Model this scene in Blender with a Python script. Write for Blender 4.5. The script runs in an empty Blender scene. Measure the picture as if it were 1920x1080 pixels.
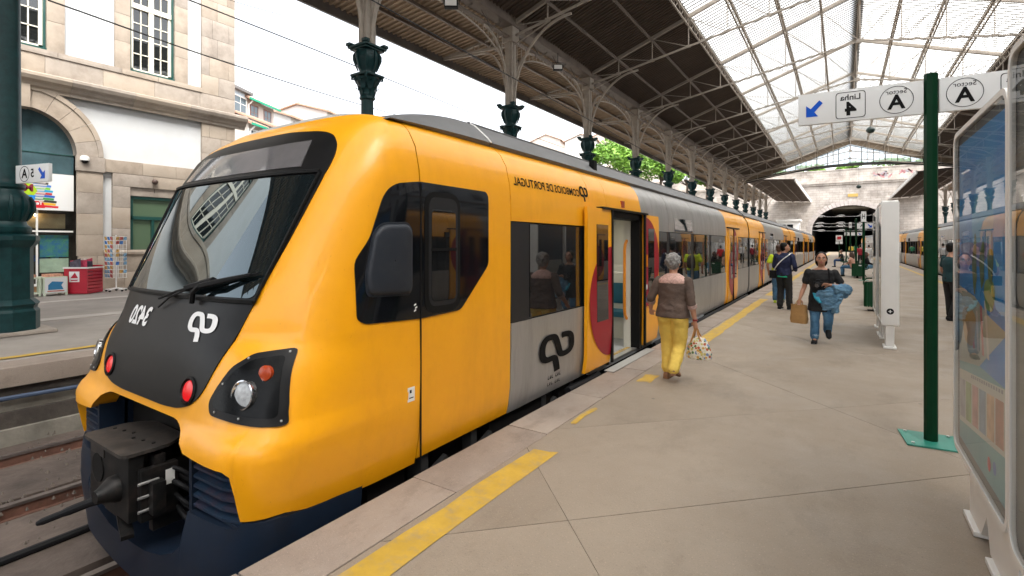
import bpy, bmesh, math, random
import numpy as np
from mathutils import Vector, Matrix, geometry
random.seed(7)
R = math.radians
PI = math.pi
sc = bpy.context.scene
C = sc.collection

# ------------------------------------------------------------------ camera, sky, sun
cam_d = bpy.data.cameras.new('camera')
cam_d.sensor_width = 36.0
cam_d.lens = 933.0 / 1920.0 * 36.0
cam_d.shift_y = -82.0 / 1920.0
cam_d.clip_start = 0.05
cam_d.clip_end = 2000
cam = bpy.data.objects.new('camera', cam_d)
C.objects.link(cam)
cam.location = (0, 0, 1.72)
cam.rotation_euler = (R(90), 0, math.atan2(620, 933))
sc.camera = cam

world = bpy.data.worlds.new('World')
sc.world = world
world.use_nodes = True
wn, wl = world.node_tree.nodes, world.node_tree.links
bg = wn['Background']
sky = wn.new('ShaderNodeTexSky')
sky.sky_type = 'NISHITA'
sky.sun_disc = False
sky.sun_elevation = R(57)
sky.sun_rotation = R(114)
sky.dust_density = 3.0
bw = wn.new('ShaderNodeRGBToBW')
mx = wn.new('ShaderNodeMixRGB')
mx.inputs[0].default_value = 0.85
wl.new(sky.outputs[0], bw.inputs[0])
wl.new(sky.outputs[0], mx.inputs[1])
wl.new(bw.outputs[0], mx.inputs[2])
wl.new(mx.outputs[0], bg.inputs[0])
bg.inputs[1].default_value = 0.15

sun_d = bpy.data.lights.new('sun', 'SUN')
sun_d.energy = 1.0
sun_d.angle = R(25)
sun_d.color = (1, 0.93, 0.84)
sun = bpy.data.objects.new('sun', sun_d)
C.objects.link(sun)
sun.rotation_euler = Vector((-.50, .22, -.84)).to_track_quat('-Z', 'Y').to_euler()

sc.view_settings.view_transform = 'Standard'
sc.view_settings.look = 'None'
sc.view_settings.exposure = 2.35
sc.view_settings.gamma = 1.0
sc.render.engine = 'CYCLES'
sc.cycles.use_denoising = True
sc.cycles.max_bounces = 10
sc.cycles.diffuse_bounces = 5
sc.cycles.transparent_max_bounces = 16
sc.cycles.sample_clamp_indirect = 8

# ------------------------------------------------------------------ materials
MATS = {}
def mat(name, col, rough=0.6, metal=0.0, var=0.0, scale=4.0, bump=0.0, bscale=30.0, col2=None,
        spec=None, coat=0.0, dirt=None, dirt_amt=0.0, dscale=1.5, stretch=None, emit=None, es=0.0, ior=None):
    if name in MATS:
        return MATS[name]
    m = bpy.data.materials.new(name)
    m.use_nodes = True
    nt = m.node_tree
    b = nt.nodes['Principled BSDF']
    b.inputs['Roughness'].default_value = rough
    b.inputs['Metallic'].default_value = metal
    b.inputs['Base Color'].default_value = (*col, 1)
    if ior: b.inputs['IOR'].default_value = ior
    if spec is not None: b.inputs['Specular IOR Level'].default_value = spec
    if coat:
        b.inputs['Coat Weight'].default_value = coat
        b.inputs['Coat Roughness'].default_value = 0.06
    if emit:
        b.inputs['Emission Color'].default_value = (*emit, 1)
        b.inputs['Emission Strength'].default_value = es
    L = nt.links.new
    tc = None
    def coords():
        nonlocal tc
        if tc is None:
            t = nt.nodes.new('ShaderNodeTexCoord')
            if stretch:
                mp = nt.nodes.new('ShaderNodeMapping')
                mp.inputs['Scale'].default_value = stretch
                L(t.outputs['Object'], mp.inputs[0]); tc = mp.outputs[0]
            else:
                tc = t.outputs['Object']
        return tc
    out = None
    if var or col2:
        n = nt.nodes.new('ShaderNodeTexNoise')
        n.inputs['Scale'].default_value = scale
        n.inputs['Detail'].default_value = 8
        n.inputs['Roughness'].default_value = 0.65
        L(coords(), n.inputs['Vector'])
        r = nt.nodes.new('ShaderNodeValToRGB')
        c2 = col2 or tuple(min(1, c * (1 + var)) for c in col)
        c1 = col if col2 else tuple(c * (1 - var) for c in col)
        r.color_ramp.elements[0].position = 0.3
        r.color_ramp.elements[1].position = 0.7
        r.color_ramp.elements[0].color = (*c1, 1)
        r.color_ramp.elements[1].color = (*c2, 1)
        L(n.outputs['Fac'], r.inputs[0])
        out = r.outputs[0]
    if dirt:
        n = nt.nodes.new('ShaderNodeTexNoise')
        n.inputs['Scale'].default_value = dscale
        n.inputs['Detail'].default_value = 10
        n.inputs['Roughness'].default_value = 0.7
        L(coords(), n.inputs['Vector'])
        r = nt.nodes.new('ShaderNodeValToRGB')
        r.color_ramp.elements[0].position = 0.48
        r.color_ramp.elements[1].position = 0.75
        r.color_ramp.elements[0].color = (0, 0, 0, 1)
        r.color_ramp.elements[1].color = (dirt_amt,) * 3 + (1,)
        L(n.outputs['Fac'], r.inputs[0])
        x = nt.nodes.new('ShaderNodeMixRGB')
        L(r.outputs[0], x.inputs[0])
        if out is not None: L(out, x.inputs[1])
        else: x.inputs[1].default_value = (*col, 1)
        x.inputs[2].default_value = (*dirt, 1)
        out = x.outputs[0]
    if out is not None:
        L(out, b.inputs['Base Color'])
    if bump:
        n = nt.nodes.new('ShaderNodeTexNoise')
        n.inputs['Scale'].default_value = bscale
        n.inputs['Detail'].default_value = 6
        L(coords(), n.inputs['Vector'])
        bp = nt.nodes.new('ShaderNodeBump')
        bp.inputs['Strength'].default_value = bump
        bp.inputs['Distance'].default_value = 0.02
        L(n.outputs['Fac'], bp.inputs['Height'])
        L(bp.outputs[0], b.inputs['Normal'])
    MATS[name] = m
    return m

def glass(name, tint=(0.9, 0.95, 0.95), rough=0.02, ior=1.5, trans=1.0):
    """thin pane: fresnel mirror over a tinted see-through layer"""
    if name in MATS: return MATS[name]
    m = bpy.data.materials.new(name); m.use_nodes = True
    nt = m.node_tree; nt.nodes.clear(); L = nt.links.new
    o = nt.nodes.new('ShaderNodeOutputMaterial')
    t = nt.nodes.new('ShaderNodeBsdfTransparent'); t.inputs[0].default_value = (*[c * trans for c in tint], 1)
    g = nt.nodes.new('ShaderNodeBsdfGlossy'); g.inputs['Roughness'].default_value = rough
    ge = nt.nodes.new('ShaderNodeNewGeometry'); dt = nt.nodes.new('ShaderNodeVectorMath'); dt.operation = 'DOT_PRODUCT'
    L(ge.outputs['Incoming'], dt.inputs[0]); L(ge.outputs['Normal'], dt.inputs[1])
    def mth(op, a, b=0.0):
        q = nt.nodes.new('ShaderNodeMath'); q.operation = op; L(a, q.inputs[0]); q.inputs[1].default_value = b; return q.outputs[0]
    f0 = ((ior - 1) / (ior + 1))**2
    v = mth('ABSOLUTE', dt.outputs['Value']); v = mth('MULTIPLY', v, -1.0); v = mth('ADD', v, 1.0); v = mth('POWER', v, 5.0); v = mth('MULTIPLY', v, 1 - f0); v = mth('ADD', v, f0)
    x = nt.nodes.new('ShaderNodeMixShader')
    L(v, x.inputs[0]); L(t.outputs[0], x.inputs[1]); L(g.outputs[0], x.inputs[2]); L(x.outputs[0], o.inputs[0])
    MATS[name] = m
    return m

def translucent(name, col, tr=0.25, dif=0.2, wave=0):
    if name in MATS: return MATS[name]
    m = bpy.data.materials.new(name); m.use_nodes = True
    nt = m.node_tree; nt.nodes.clear(); L = nt.links.new
    o = nt.nodes.new('ShaderNodeOutputMaterial')
    a = nt.nodes.new('ShaderNodeBsdfTranslucent'); a.inputs[0].default_value = (*col, 1)
    n = nt.nodes.new('ShaderNodeTexNoise'); n.inputs['Scale'].default_value = 0.8; n.inputs['Detail'].default_value = 10; n.inputs['Roughness'].default_value = .7
    tc = nt.nodes.new('ShaderNodeTexCoord'); L(tc.outputs['Object'], n.inputs['Vector'])
    r = nt.nodes.new('ShaderNodeValToRGB')
    r.color_ramp.elements[0].position = 0.3; r.color_ramp.elements[1].position = 0.7
    r.color_ramp.elements[0].color = (*[c * k for c, k in zip(col, (.80, .78, .73))], 1); r.color_ramp.elements[1].color = (*col, 1)
    L(n.outputs['Fac'], r.inputs[0]); L(r.outputs[0], a.inputs[0])
    d = nt.nodes.new('ShaderNodeBsdfDiffuse'); d.inputs[0].default_value = (*[c * 0.9 for c in col], 1)
    t = nt.nodes.new('ShaderNodeBsdfTransparent'); t.inputs[0].default_value = (*col, 1)
    x = nt.nodes.new('ShaderNodeMixShader'); x.inputs[0].default_value = dif
    y = nt.nodes.new('ShaderNodeMixShader'); y.inputs[0].default_value = tr
    L(a.outputs[0], x.inputs[1]); L(d.outputs[0], x.inputs[2])
    L(x.outputs[0], y.inputs[1]); L(t.outputs[0], y.inputs[2]); L(y.outputs[0], o.inputs[0])
    MATS[name] = m
    return m

def floor_mat(name, pale, mid, dark, speck, s0=.28, seed=0.0):
    """worn concrete: broad stains, scuffs and fine aggregate"""
    m = mat(name, pale, .72)
    nt = m.node_tree; L = nt.links.new; b = nt.nodes['Principled BSDF']
    ge = nt.nodes.new('ShaderNodeNewGeometry'); mp = nt.nodes.new('ShaderNodeMapping'); mp.inputs['Location'].default_value = (seed, seed * .7, 0); L(ge.outputs['Position'], mp.inputs[0])
    def noise(sc_, det=8, ro=.65, st=None):
        n = nt.nodes.new('ShaderNodeTexNoise'); n.inputs['Scale'].default_value = sc_; n.inputs['Detail'].default_value = det; n.inputs['Roughness'].default_value = ro
        if st:
            q = nt.nodes.new('ShaderNodeMapping'); q.inputs['Scale'].default_value = st; L(mp.outputs[0], q.inputs[0]); L(q.outputs[0], n.inputs['Vector'])
        else: L(mp.outputs[0], n.inputs['Vector'])
        return n.outputs['Fac']
    def ramp(fac, p0, p1, v0=0.0, v1=1.0):
        r = nt.nodes.new('ShaderNodeMapRange'); r.inputs[1].default_value = p0; r.inputs[2].default_value = p1; r.inputs[3].default_value = v0; r.inputs[4].default_value = v1; L(fac, r.inputs[0]); return r.outputs[0]
    def mix(fac, a, c2):
        x = nt.nodes.new('ShaderNodeMixRGB'); L(fac, x.inputs[0])
        if isinstance(a, tuple): x.inputs[1].default_value = (*a, 1)
        else: L(a, x.inputs[1])
        x.inputs[2].default_value = (*c2, 1); return x.outputs[0]
    c = mix(ramp(noise(s0, 6), .35, .65), pale, mid)
    c = mix(ramp(noise(s0 * 3.1, 10, .75, (1, .55, 1)), .50, .78, 0, .75), c, dark)
    c = mix(ramp(noise(9, 10, .8), .58, .74, 0, .55), c, dark)
    c = mix(ramp(noise(130, 3, .6), .60, .72, 0, .6), c, speck)
    c = mix(ramp(noise(95, 2, .5), .64, .72, 0, .5), c, tuple(min(1, k * 1.5) for k in pale))
    # gum spots
    vo = nt.nodes.new('ShaderNodeTexVoronoi'); vo.inputs['Scale'].default_value = 1.6; L(mp.outputs[0], vo.inputs['Vector'])
    c = mix(ramp(vo.outputs['Distance'], .035, .025, 0, .7), c, speck)
    L(c, b.inputs['Base Color'])
    bp = nt.nodes.new('ShaderNodeBump'); bp.inputs['Strength'].default_value = .25; bp.inputs['Distance'].default_value = .01; L(noise(70, 6), bp.inputs['Height']); L(bp.outputs[0], b.inputs['Normal'])
    rr = ramp(noise(1.2, 6), .3, .7, .5, .85); L(rr, b.inputs['Roughness'])
    return m

# ------------------------------------------------------------------ mesh builder
class MB:
    def __init__(s):
        s.v = []; s.f = []; s.mi = []; s.m = 0
    def add(s, vs, fs, m=None):
        o = len(s.v); s.v.extend([tuple(p) for p in vs])
        for f in fs:
            s.f.append(tuple(i + o for i in f)); s.mi.append(s.m if m is None else m)
        return s
    def box(s, x0, x1, y0, y1, z0, z1, bev=0.0, m=None):
        if x0 > x1: x0, x1 = x1, x0
        if y0 > y1: y0, y1 = y1, y0
        if z0 > z1: z0, z1 = z1, z0
        if bev > 0:
            b = min(bev, (x1 - x0) * .45, (y1 - y0) * .45, (z1 - z0) * .45)
            bm = bmesh.new()
            bmesh.ops.create_cube(bm, size=1)
            for q in bm.verts:
                q.co = Vector((x0 + (q.co.x + .5) * (x1 - x0), y0 + (q.co.y + .5) * (y1 - y0), z0 + (q.co.z + .5) * (z1 - z0)))
            bmesh.ops.bevel(bm, geom=bm.edges[:], offset=b, segments=2, affect='EDGES', profile=0.7)
            bm.verts.index_update()
            s.add([q.co[:] for q in bm.verts], [[q.index for q in f.verts] for f in bm.faces], m)
            bm.free(); return s
        return s.add([(x0,y0,z0),(x1,y0,z0),(x1,y1,z0),(x0,y1,z0),(x0,y0,z1),(x1,y0,z1),(x1,y1,z1),(x0,y1,z1)],
                     [(3,2,1,0),(4,5,6,7),(0,1,5,4),(1,2,6,5),(2,3,7,6),(3,0,4,7)], m)
    def tube(s, pts, rad, n=8, cap=True, m=None, flat=None):
        pts = [Vector(p) for p in pts]
        if not isinstance(rad, (list, tuple)): rad = [rad] * len(pts)
        vs = []; fs = []
        prev = None
        for i, p in enumerate(pts):
            d = (pts[min(i + 1, len(pts) - 1)] - pts[max(i - 1, 0)])
            if d.length < 1e-9: d = Vector((0, 0, 1))
            d.normalize()
            if prev is None:
                u = d.orthogonal().normalized()
                if abs(d.z) < .99: u = d.cross(Vector((0, 0, 1))).normalized()
                else: u = Vector((1, 0, 0))
            else:
                u = prev - d * prev.dot(d)
                u = u.normalized() if u.length > 1e-6 else d.orthogonal().normalized()
            prev = u
            w = d.cross(u)
            for k in range(n):
                a = 2 * PI * (k + .5) / n
                vs.append(p + (u * math.cos(a) + w * math.sin(a)) * rad[i])
        for i in range(len(pts) - 1):
            for k in range(n):
                fs.append((i*n + k, i*n + (k+1) % n, (i+1)*n + (k+1) % n, (i+1)*n + k))
        if cap:
            fs.append(tuple(range(n - 1, -1, -1))); fs.append(tuple(range((len(pts)-1)*n, len(pts)*n)))
        return s.add(vs, fs, m)
    def bar(s, p, q, w=.05, h=None, up=(0, 0, 1), m=None):
        """rectangular bar from p to q, w wide, h high"""
        p, q = Vector(p), Vector(q); h = h or w
        d = (q - p).normalized(); u = d.cross(Vector(up))
        if u.length < 1e-5: u = d.cross(Vector((0, 1, 0)))
        u.normalize(); t = u.cross(d)
        vs = []
        for e in (p, q):
            for a, b in ((-1, -1), (1, -1), (1, 1), (-1, 1)):
                vs.append(e + u * a * w / 2 + t * b * h / 2)
        return s.add(vs, [(0,1,2,3),(7,6,5,4),(0,4,5,1),(1,5,6,2),(2,6,7,3),(3,7,4,0)], m)
    def lathe(s, prof, c=(0, 0, 0), n=24, m=None, sq=None, lobes=0, la=0.0):
        vs = []; fs = []
        for r, z in prof:
            for k in range(n):
                a = 2 * PI * k / n
                rr = r * (1 + la * math.cos(lobes * a)) if lobes else r
                vs.append((c[0] + rr * math.cos(a), c[1] + rr * math.sin(a), c[2] + z))
        for i in range(len(prof) - 1):
            for k in range(n):
                fs.append((i*n + k, i*n + (k+1) % n, (i+1)*n + (k+1) % n, (i+1)*n + k))
        fs.append(tuple(range(n - 1, -1, -1))); fs.append(tuple(range((len(prof)-1)*n, len(prof)*n)))
        return s.add(vs, fs, m)
    def poly(s, pts, ext, m=None):
        """prism: planar polygon pts (3d) extruded by vector ext"""
        n = len(pts); e = Vector(ext)
        vs = [Vector(p) for p in pts] + [Vector(p) + e for p in pts]
        fs = [tuple(range(n - 1, -1, -1)), tuple(range(n, 2 * n))] + [(i, (i+1) % n, n + (i+1) % n, n + i) for i in range(n)]
        return s.add(vs, fs, m)
    def grid(s, rows, close=False, m=None):
        nr, nc = len(rows), len(rows[0])
        vs = [p for r in rows for p in r]; fs = []
        for i in range(nr - 1):
            for j in range(nc - (0 if close else 1)):
                fs.append((i*nc + j, i*nc + (j+1) % nc, (i+1)*nc + (j+1) % nc, (i+1)*nc + j))
        return s.add(vs, fs, m)
    def ell(s, c, r, n=12, m=None, rot=None):
        rows = []
        c = Vector(c)
        vs = []; fs = []
        k = max(6, n // 2 + 1)
        for i in range(k + 1):
            t = PI * i / k
            for j in range(n):
                a = 2 * PI * j / n
                p = Vector((r[0] * math.sin(t) * math.cos(a), r[1] * math.sin(t) * math.sin(a), r[2] * math.cos(t)))
                if rot: p = rot @ p
                vs.append(c + p)
        for i in range(k):
            for j in range(n):
                fs.append((i*n + j, (i+1)*n + j, (i+1)*n + (j+1) % n, i*n + (j+1) % n))
        return s.add(vs, fs, m)
    def build(s, name, mats, parent=None, smooth=35, label=None, loc=None, fix=True, kind=None):
        me = bpy.data.meshes.new(name)
        me.from_pydata([tuple(p) for p in s.v], [], s.f)
        if not isinstance(mats, (list, tuple)): mats = [mats]
        for k in mats: me.materials.append(k)
        if len(mats) > 1: me.polygons.foreach_set('material_index', s.mi)
        me.update()
        if fix:
            bm = bmesh.new(); bm.from_mesh(me)
            bmesh.ops.remove_doubles(bm, verts=bm.verts, dist=1e-5)
            bmesh.ops.recalc_face_normals(bm, faces=bm.faces)
            bm.to_mesh(me); bm.free()
        if smooth:
            me.polygons.foreach_set('use_smooth', [True] * len(me.polygons))
            me.set_sharp_from_angle(angle=R(smooth))
        o = bpy.data.objects.new(name, me)
        C.objects.link(o)
        if parent is not None: o.parent = parent
        if loc is not None: o.location = loc
        if label: o['label'] = label
        if kind: o['kind'] = kind
        return o

def tag(o, label=None, cat=None, group=None, kind=None):
    if label: o['label'] = label
    if cat: o['category'] = cat
    if group: o['group'] = group
    if kind: o['kind'] = kind
    return o
def thing(name, label, cat, loc=(0, 0, 0), rz=0.0, group=None):
    o = bpy.data.objects.new(name, None)
    C.objects.link(o); o.location = loc; o.rotation_euler = (0, 0, rz)
    o.empty_display_size = .1
    return tag(o, label, cat, group)
CHILD = {}
def dup(o, loc=None, rz=None, label=None, parent=None, kids=None):
    if kids is None:
        kids = {}
        for q in C.objects:
            if q.parent: kids.setdefault(q.parent.name, []).append(q)
    c = o.copy(); C.objects.link(c)
    if parent is not None: c.parent = parent
    if loc is not None: c.location = loc
    if rz is not None: c.rotation_euler = (0, 0, rz)
    if label: c['label'] = label
    for ch in kids.get(o.name, []): dup(ch, parent=c, kids=kids)
    return c
def inst(o, parent, loc=None, rot=None, scale=None):
    c = o.copy(); C.objects.link(c); c.parent = parent
    if loc is not None: c.location = loc
    if rot is not None: c.rotation_euler = rot
    if scale is not None: c.scale = scale
    return c

def cat_rom(pts, n=8):
    P = [Vector(p) for p in pts]; P = [P[0] * 2 - P[1]] + P + [P[-1] * 2 - P[-2]]
    out = []
    for i in range(1, len(P) - 2):
        a, b, c, d = P[i-1], P[i], P[i+1], P[i+2]
        for k in range(n):
            t = k / n
            out.append(.5 * ((2*b) + (c - a) * t + (2*a - 5*b + 4*c - d) * t*t + (3*b - a - 3*c + d) * t**3))
    out.append(P[-2]); return out

def dens(poly, step):
    out = []
    n = len(poly)
    for i in range(n):
        a, b = Vector(poly[i]), Vector(poly[(i+1) % n])
        k = max(1, int((b - a).length / step))
        for j in range(k): out.append(a + (b - a) * j / k)
    return out
def round_poly(poly, r, seg=4):
    n = len(poly); out = []
    for i in range(n):
        p = Vector(poly[i]); a = Vector(poly[i-1]) - p; b = Vector(poly[(i+1) % n]) - p
        rr = min(r, a.length * .45, b.length * .45)
        s, e = p + a.normalized() * rr, p + b.normalized() * rr
        for k in range(seg + 1):
            t = k / seg
            out.append(s * (1-t)**2 + p * 2 * t * (1-t) + e * t * t)
    return out
def tri_fill(poly, step, holes=()):
    """2-d polygon -> (verts, faces, boundary vertex count) filled with a fine grid"""
    P = dens(poly, step); nb = len(P)
    xs = [p.x for p in P]; ys = [p.y for p in P]
    pts = list(P); faces = [list(range(nb))]
    for h in holes:
        H = dens(h, step); o = len(pts); pts += H; faces.append(list(range(o, o + len(H)))[::-1])
    nx = int((max(xs) - min(xs)) / step); ny = int((max(ys) - min(ys)) / step)
    def inside(x, y, pl):
        c = False; n = len(pl)
        for i in range(n):
            a, b = pl[i], pl[i-1]
            if (a[1] > y) != (b[1] > y) and x < (b[0]-a[0]) * (y-a[1]) / (b[1]-a[1]) + a[0]: c = not c
        return c
    for i in range(1, nx + 1):
        for j in range(1, ny + 1):
            x, y = min(xs) + i * step * 1.0007, min(ys) + j * step * 1.0003
            if inside(x, y, P) and not any(inside(x, y, h) for h in holes):
                if min((p - Vector((x, y))).length_squared for p in P) > (step * .4)**2: pts.append(Vector((x, y)))
    r = geometry.delaunay_2d_cdt(pts, [], faces, 1 if not holes else 2, 1e-5)
    return r[0], r[2], nb
def map_patch(mb, poly, step, fn, holes=(), m=None, back=None):
    """map a 2-d polygon onto a surface by fn(p, q, depth); back = thickness of the turned-in rim"""
    vs, fs, nb = tri_fill(poly, step, holes)
    mb.add([fn(p[0], p[1], 0) for p in vs], fs, m)
    if back:
        P = dens(poly, step); n = len(P)
        V = [fn(p[0], p[1], 0) for p in P] + [fn(p[0], p[1], -back) for p in P]
        mb.add(V, [(i, (i+1) % n, n + (i+1) % n, n + i) for i in range(n)], m)

FONT = {}
def text_shape(txt, size, bold=0.0, shear=0.0, depth=0.0):
    """2-d outline of a word as a triangle mesh (built-in font)"""
    cu = bpy.data.curves.new('t', 'FONT'); cu.body = txt; cu.size = size; cu.offset = bold; cu.shear = shear
    cu.align_x = 'CENTER'; cu.align_y = 'CENTER'; cu.resolution_u = 3
    o = bpy.data.objects.new('t', cu); C.objects.link(o)
    dg = bpy.context.evaluated_depsgraph_get()
    me = bpy.data.meshes.new_from_object(o.evaluated_get(dg))
    V = [(v.co.x, v.co.y) for v in me.vertices]; Fs = [tuple(p.vertices) for p in me.polygons]
    bpy.data.objects.remove(o); bpy.data.curves.remove(cu); bpy.data.meshes.remove(me)
    return V, Fs
def lettering(txt, size, fn, parent, m, bold=0.0, shear=0.0, name='lettering', label=None, sx=1.0):
    V, Fs = text_shape(txt, size, bold, shear)
    mb = MB(); mb.add([fn(x * sx, y, 0) for x, y in V], Fs)
    return mb.build(name, m, parent, smooth=0, label=label, fix=False)
def ribbon2(path, w, n=8):
    P = cat_rom([(*p, 0) for p in path], n); L_, R_ = [], []
    for i, p in enumerate(P):
        d = (P[min(i+1, len(P)-1)] - P[max(i-1, 0)]).normalized(); q = Vector((-d.y, d.x, 0))
        L_.append(p + q * w / 2); R_.append(p - q * w / 2)
    return L_, R_
def ribbon(path, w, fn, name, m, parent, n=8):
    L_, R_ = ribbon2(path, w, n)
    mb = MB(); mb.grid([[fn(p.x, p.y, 0) for p in L_], [fn(p.x, p.y, 0) for p in R_]])
    return mb.build(name, m, parent, smooth=0, fix=False)

# implicit-like union of closed pieces -> one continuous skin
def blob(name, mb, m, parent, voxel=.012, smooth=4, noise=0.0, nscale=6.0, label=None):
    o = mb.build(name, m, None, smooth=0, fix=False)
    md = o.modifiers.new('r', 'REMESH'); md.mode = 'VOXEL'; md.voxel_size = voxel
    if smooth:
        sm = o.modifiers.new('s', 'SMOOTH'); sm.iterations = smooth; sm.factor = .5
    dg = bpy.context.evaluated_depsgraph_get()
    me = bpy.data.meshes.new_from_object(o.evaluated_get(dg))
    old = o.data; o.modifiers.clear(); o.data = me; bpy.data.meshes.remove(old); me.name = name
    if noise:
        from mathutils import noise as nz
        me.update()
        for v in me.vertices:
            k = nz.noise(Vector((v.co.x * nscale, v.co.y * nscale, v.co.z * nscale * 1.6)))
            k2 = nz.noise(Vector((v.co.x * nscale * 2.7 + 5, v.co.y * nscale * 2.7, v.co.z * nscale * 3.6)))
            v.co += v.normal * (k + .5 * k2) * noise
    me.polygons.foreach_set('use_smooth', [True] * len(me.polygons))
    o.parent = parent
    if label: o['label'] = label
    return o
# ------------------------------------------------------------------ materials in use
M_conc = floor_mat('platform concrete', (.302, .248, .190), (.240, .192, .143), (.128, .099, .071), (.10, .08, .065))
M_conc2 = floor_mat('platform concrete b', (.288, .235, .179), (.230, .184, .137), (.123, .095, .068), (.10, .08, .065), .33, 31.0)
M_joint = mat('joint dark', (.19, .155, .12), .9)
M_cope = floor_mat('coping granite', (.30, .245, .20), (.24, .19, .155), (.13, .095, .075), (.07, .055, .045), 1.1, 5.0)
M_cope2 = floor_mat('coping granite b', (.335, .275, .225), (.27, .215, .175), (.15, .11, .085), (.07, .055, .045), 1.3, 17.0)
M_copedark = mat('old coping', (.11, .085, .068), .9, var=.4, scale=3, bump=.6, bscale=20, dirt=(.05, .04, .035), dirt_amt=.8, dscale=2)
M_ypaint = mat('worn yellow line', (.48, .30, .035), .7, var=.15, scale=5, dirt=(.27, .215, .15), dirt_amt=.9, dscale=7)
M_bed = mat('track bed', (.10, .078, .065), .9, var=.35, scale=1.5, bump=.5, bscale=12, dirt=(.06, .045, .04), dirt_amt=.8, dscale=1.2)
M_rail = mat('rusty rail', (.13, .06, .04), .7, var=.4, scale=6, dirt=(.05, .03, .025), dirt_amt=.6, dscale=4)
M_railtop = mat('rail head', (.20, .165, .15), .35, .6, var=.2, scale=8)
M_wallc = mat('dirty wall concrete', (.22, .20, .165), .9, var=.3, scale=2, bump=.4, bscale=18, dirt=(.08, .065, .05), dirt_amt=.7, dscale=1.5)
M_walld = mat('dark wall concrete and recess shade', (.055, .045, .037), .9, var=.4, scale=2, bump=.4, bscale=18, dirt=(.10, .085, .07), dirt_amt=.5, dscale=2)
M_bluepipe = mat('blue pipe', (.05, .075, .13), .5)
M_black = mat('black rubber', (.009, .009, .010), .6, spec=.2)
M_granite = mat('granite ashlar', (.35, .292, .232), .85, var=.14, scale=2.2, bump=.25, bscale=60, dirt=(.165, .125, .092), dirt_amt=.7, dscale=.8)
M_granite2 = mat('granite ashlar b', (.385, .325, .26), .85, var=.14, scale=2, bump=.25, bscale=60, dirt=(.19, .14, .10), dirt_amt=.7, dscale=1)
M_granite3 = mat('granite ashlar c', (.33, .285, .24), .85, var=.14, scale=2.6, bump=.25, bscale=60, dirt=(.15, .115, .09), dirt_amt=.7, dscale=1.2)
GR = [M_granite, M_granite2, M_granite3]
M_plaster = mat('white plaster', (.54, .555, .56), .9, var=.04, scale=1.2, bump=.05, dirt=(.46, .44, .41), dirt_amt=.35, dscale=.7)
M_cream = mat('cream window paint', (.70, .66, .55), .5)
M_greenfr = mat('dark green paint', (.008, .06, .05), .35, coat=.3)
M_colgreen = mat('column teal iron', (.004, .033, .035), .45, var=.35, scale=5, spec=.28, bump=.1, bscale=14, dirt=(.004, .02, .024), dirt_amt=.6, dscale=3)
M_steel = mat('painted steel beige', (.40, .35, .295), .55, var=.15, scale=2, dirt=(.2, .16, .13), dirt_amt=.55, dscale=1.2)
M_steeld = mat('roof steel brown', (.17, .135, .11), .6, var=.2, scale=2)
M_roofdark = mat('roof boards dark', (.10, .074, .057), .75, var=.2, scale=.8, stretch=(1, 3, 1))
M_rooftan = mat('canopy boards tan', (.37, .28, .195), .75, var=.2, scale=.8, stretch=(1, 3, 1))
M_fascia = mat('fascia grey', (.16, .15, .145), .6, var=.2, scale=1)
M_glaze = translucent('translucent roof sheet', (.95, .96, .96), tr=.26, dif=.10)
M_gbar = mat('glazing bar', (.13, .125, .11), .6)
M_window = mat('window glass dark', (.012, .014, .014), .03, ior=1.7)
M_teal = mat('fanlight glass', (.055, .10, .115), .06, ior=1.7, var=.3, scale=1.5)
M_shop = mat('shop interior', (.05, .04, .032), .5, var=.5, scale=2)
M_white = mat('white paint', (.78, .77, .74), .45, var=.03, scale=3, dirt=(.5, .46, .4), dirt_amt=.3, dscale=2)
M_signw = mat('sign white', (.72, .725, .715), .4)
M_ink = mat('sign black', (.006, .006, .006), .7, spec=.15)
M_blue = mat('sign blue', (.002, .085, .55), .5, spec=.2)
M_leaf = [mat('leaf a', (.12, .26, .022), .6), mat('leaf b', (.09, .21, .018), .6), mat('leaf c', (.16, .30, .03), .6)]
M_bark = mat('bark', (.08, .055, .04), .9, var=.3, scale=10)
M_wire = mat('wire', (.03, .03, .033), .5)
M_postgreen = mat('post green', (.0015, .032, .012), .45, var=.1, scale=8, spec=.14)

def at(u, depth, z=0.0):
    """a point seen at image column u, at a given depth"""
    d = Vector((-620 / math.hypot(620, 933), 933 / math.hypot(620, 933)))
    r = Vector((d.y, -d.x)); k = (u - 960) / 933.0 * depth
    return Vector((d.x * depth + r.x * k, d.y * depth + r.y * k, z))
def zat(v, depth): return 1.72 + (458 - v) / 933.0 * depth

# ------------------------------------------------------------------ ground, track, platforms
mb = MB(); mb.box(-400, 400, -60, 600, -1.9, -1.16); tag(mb.build('ground', M_bed, smooth=0), kind='structure')
mb = MB(); mb.box(-9.6, -2.72, -8, 138, -1.16, -1.08); mb.box(4.55, 11, -8, 138, -1.16, -1.08)
tag(mb.build('track_bed', M_bed, smooth=0), kind='structure')
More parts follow.
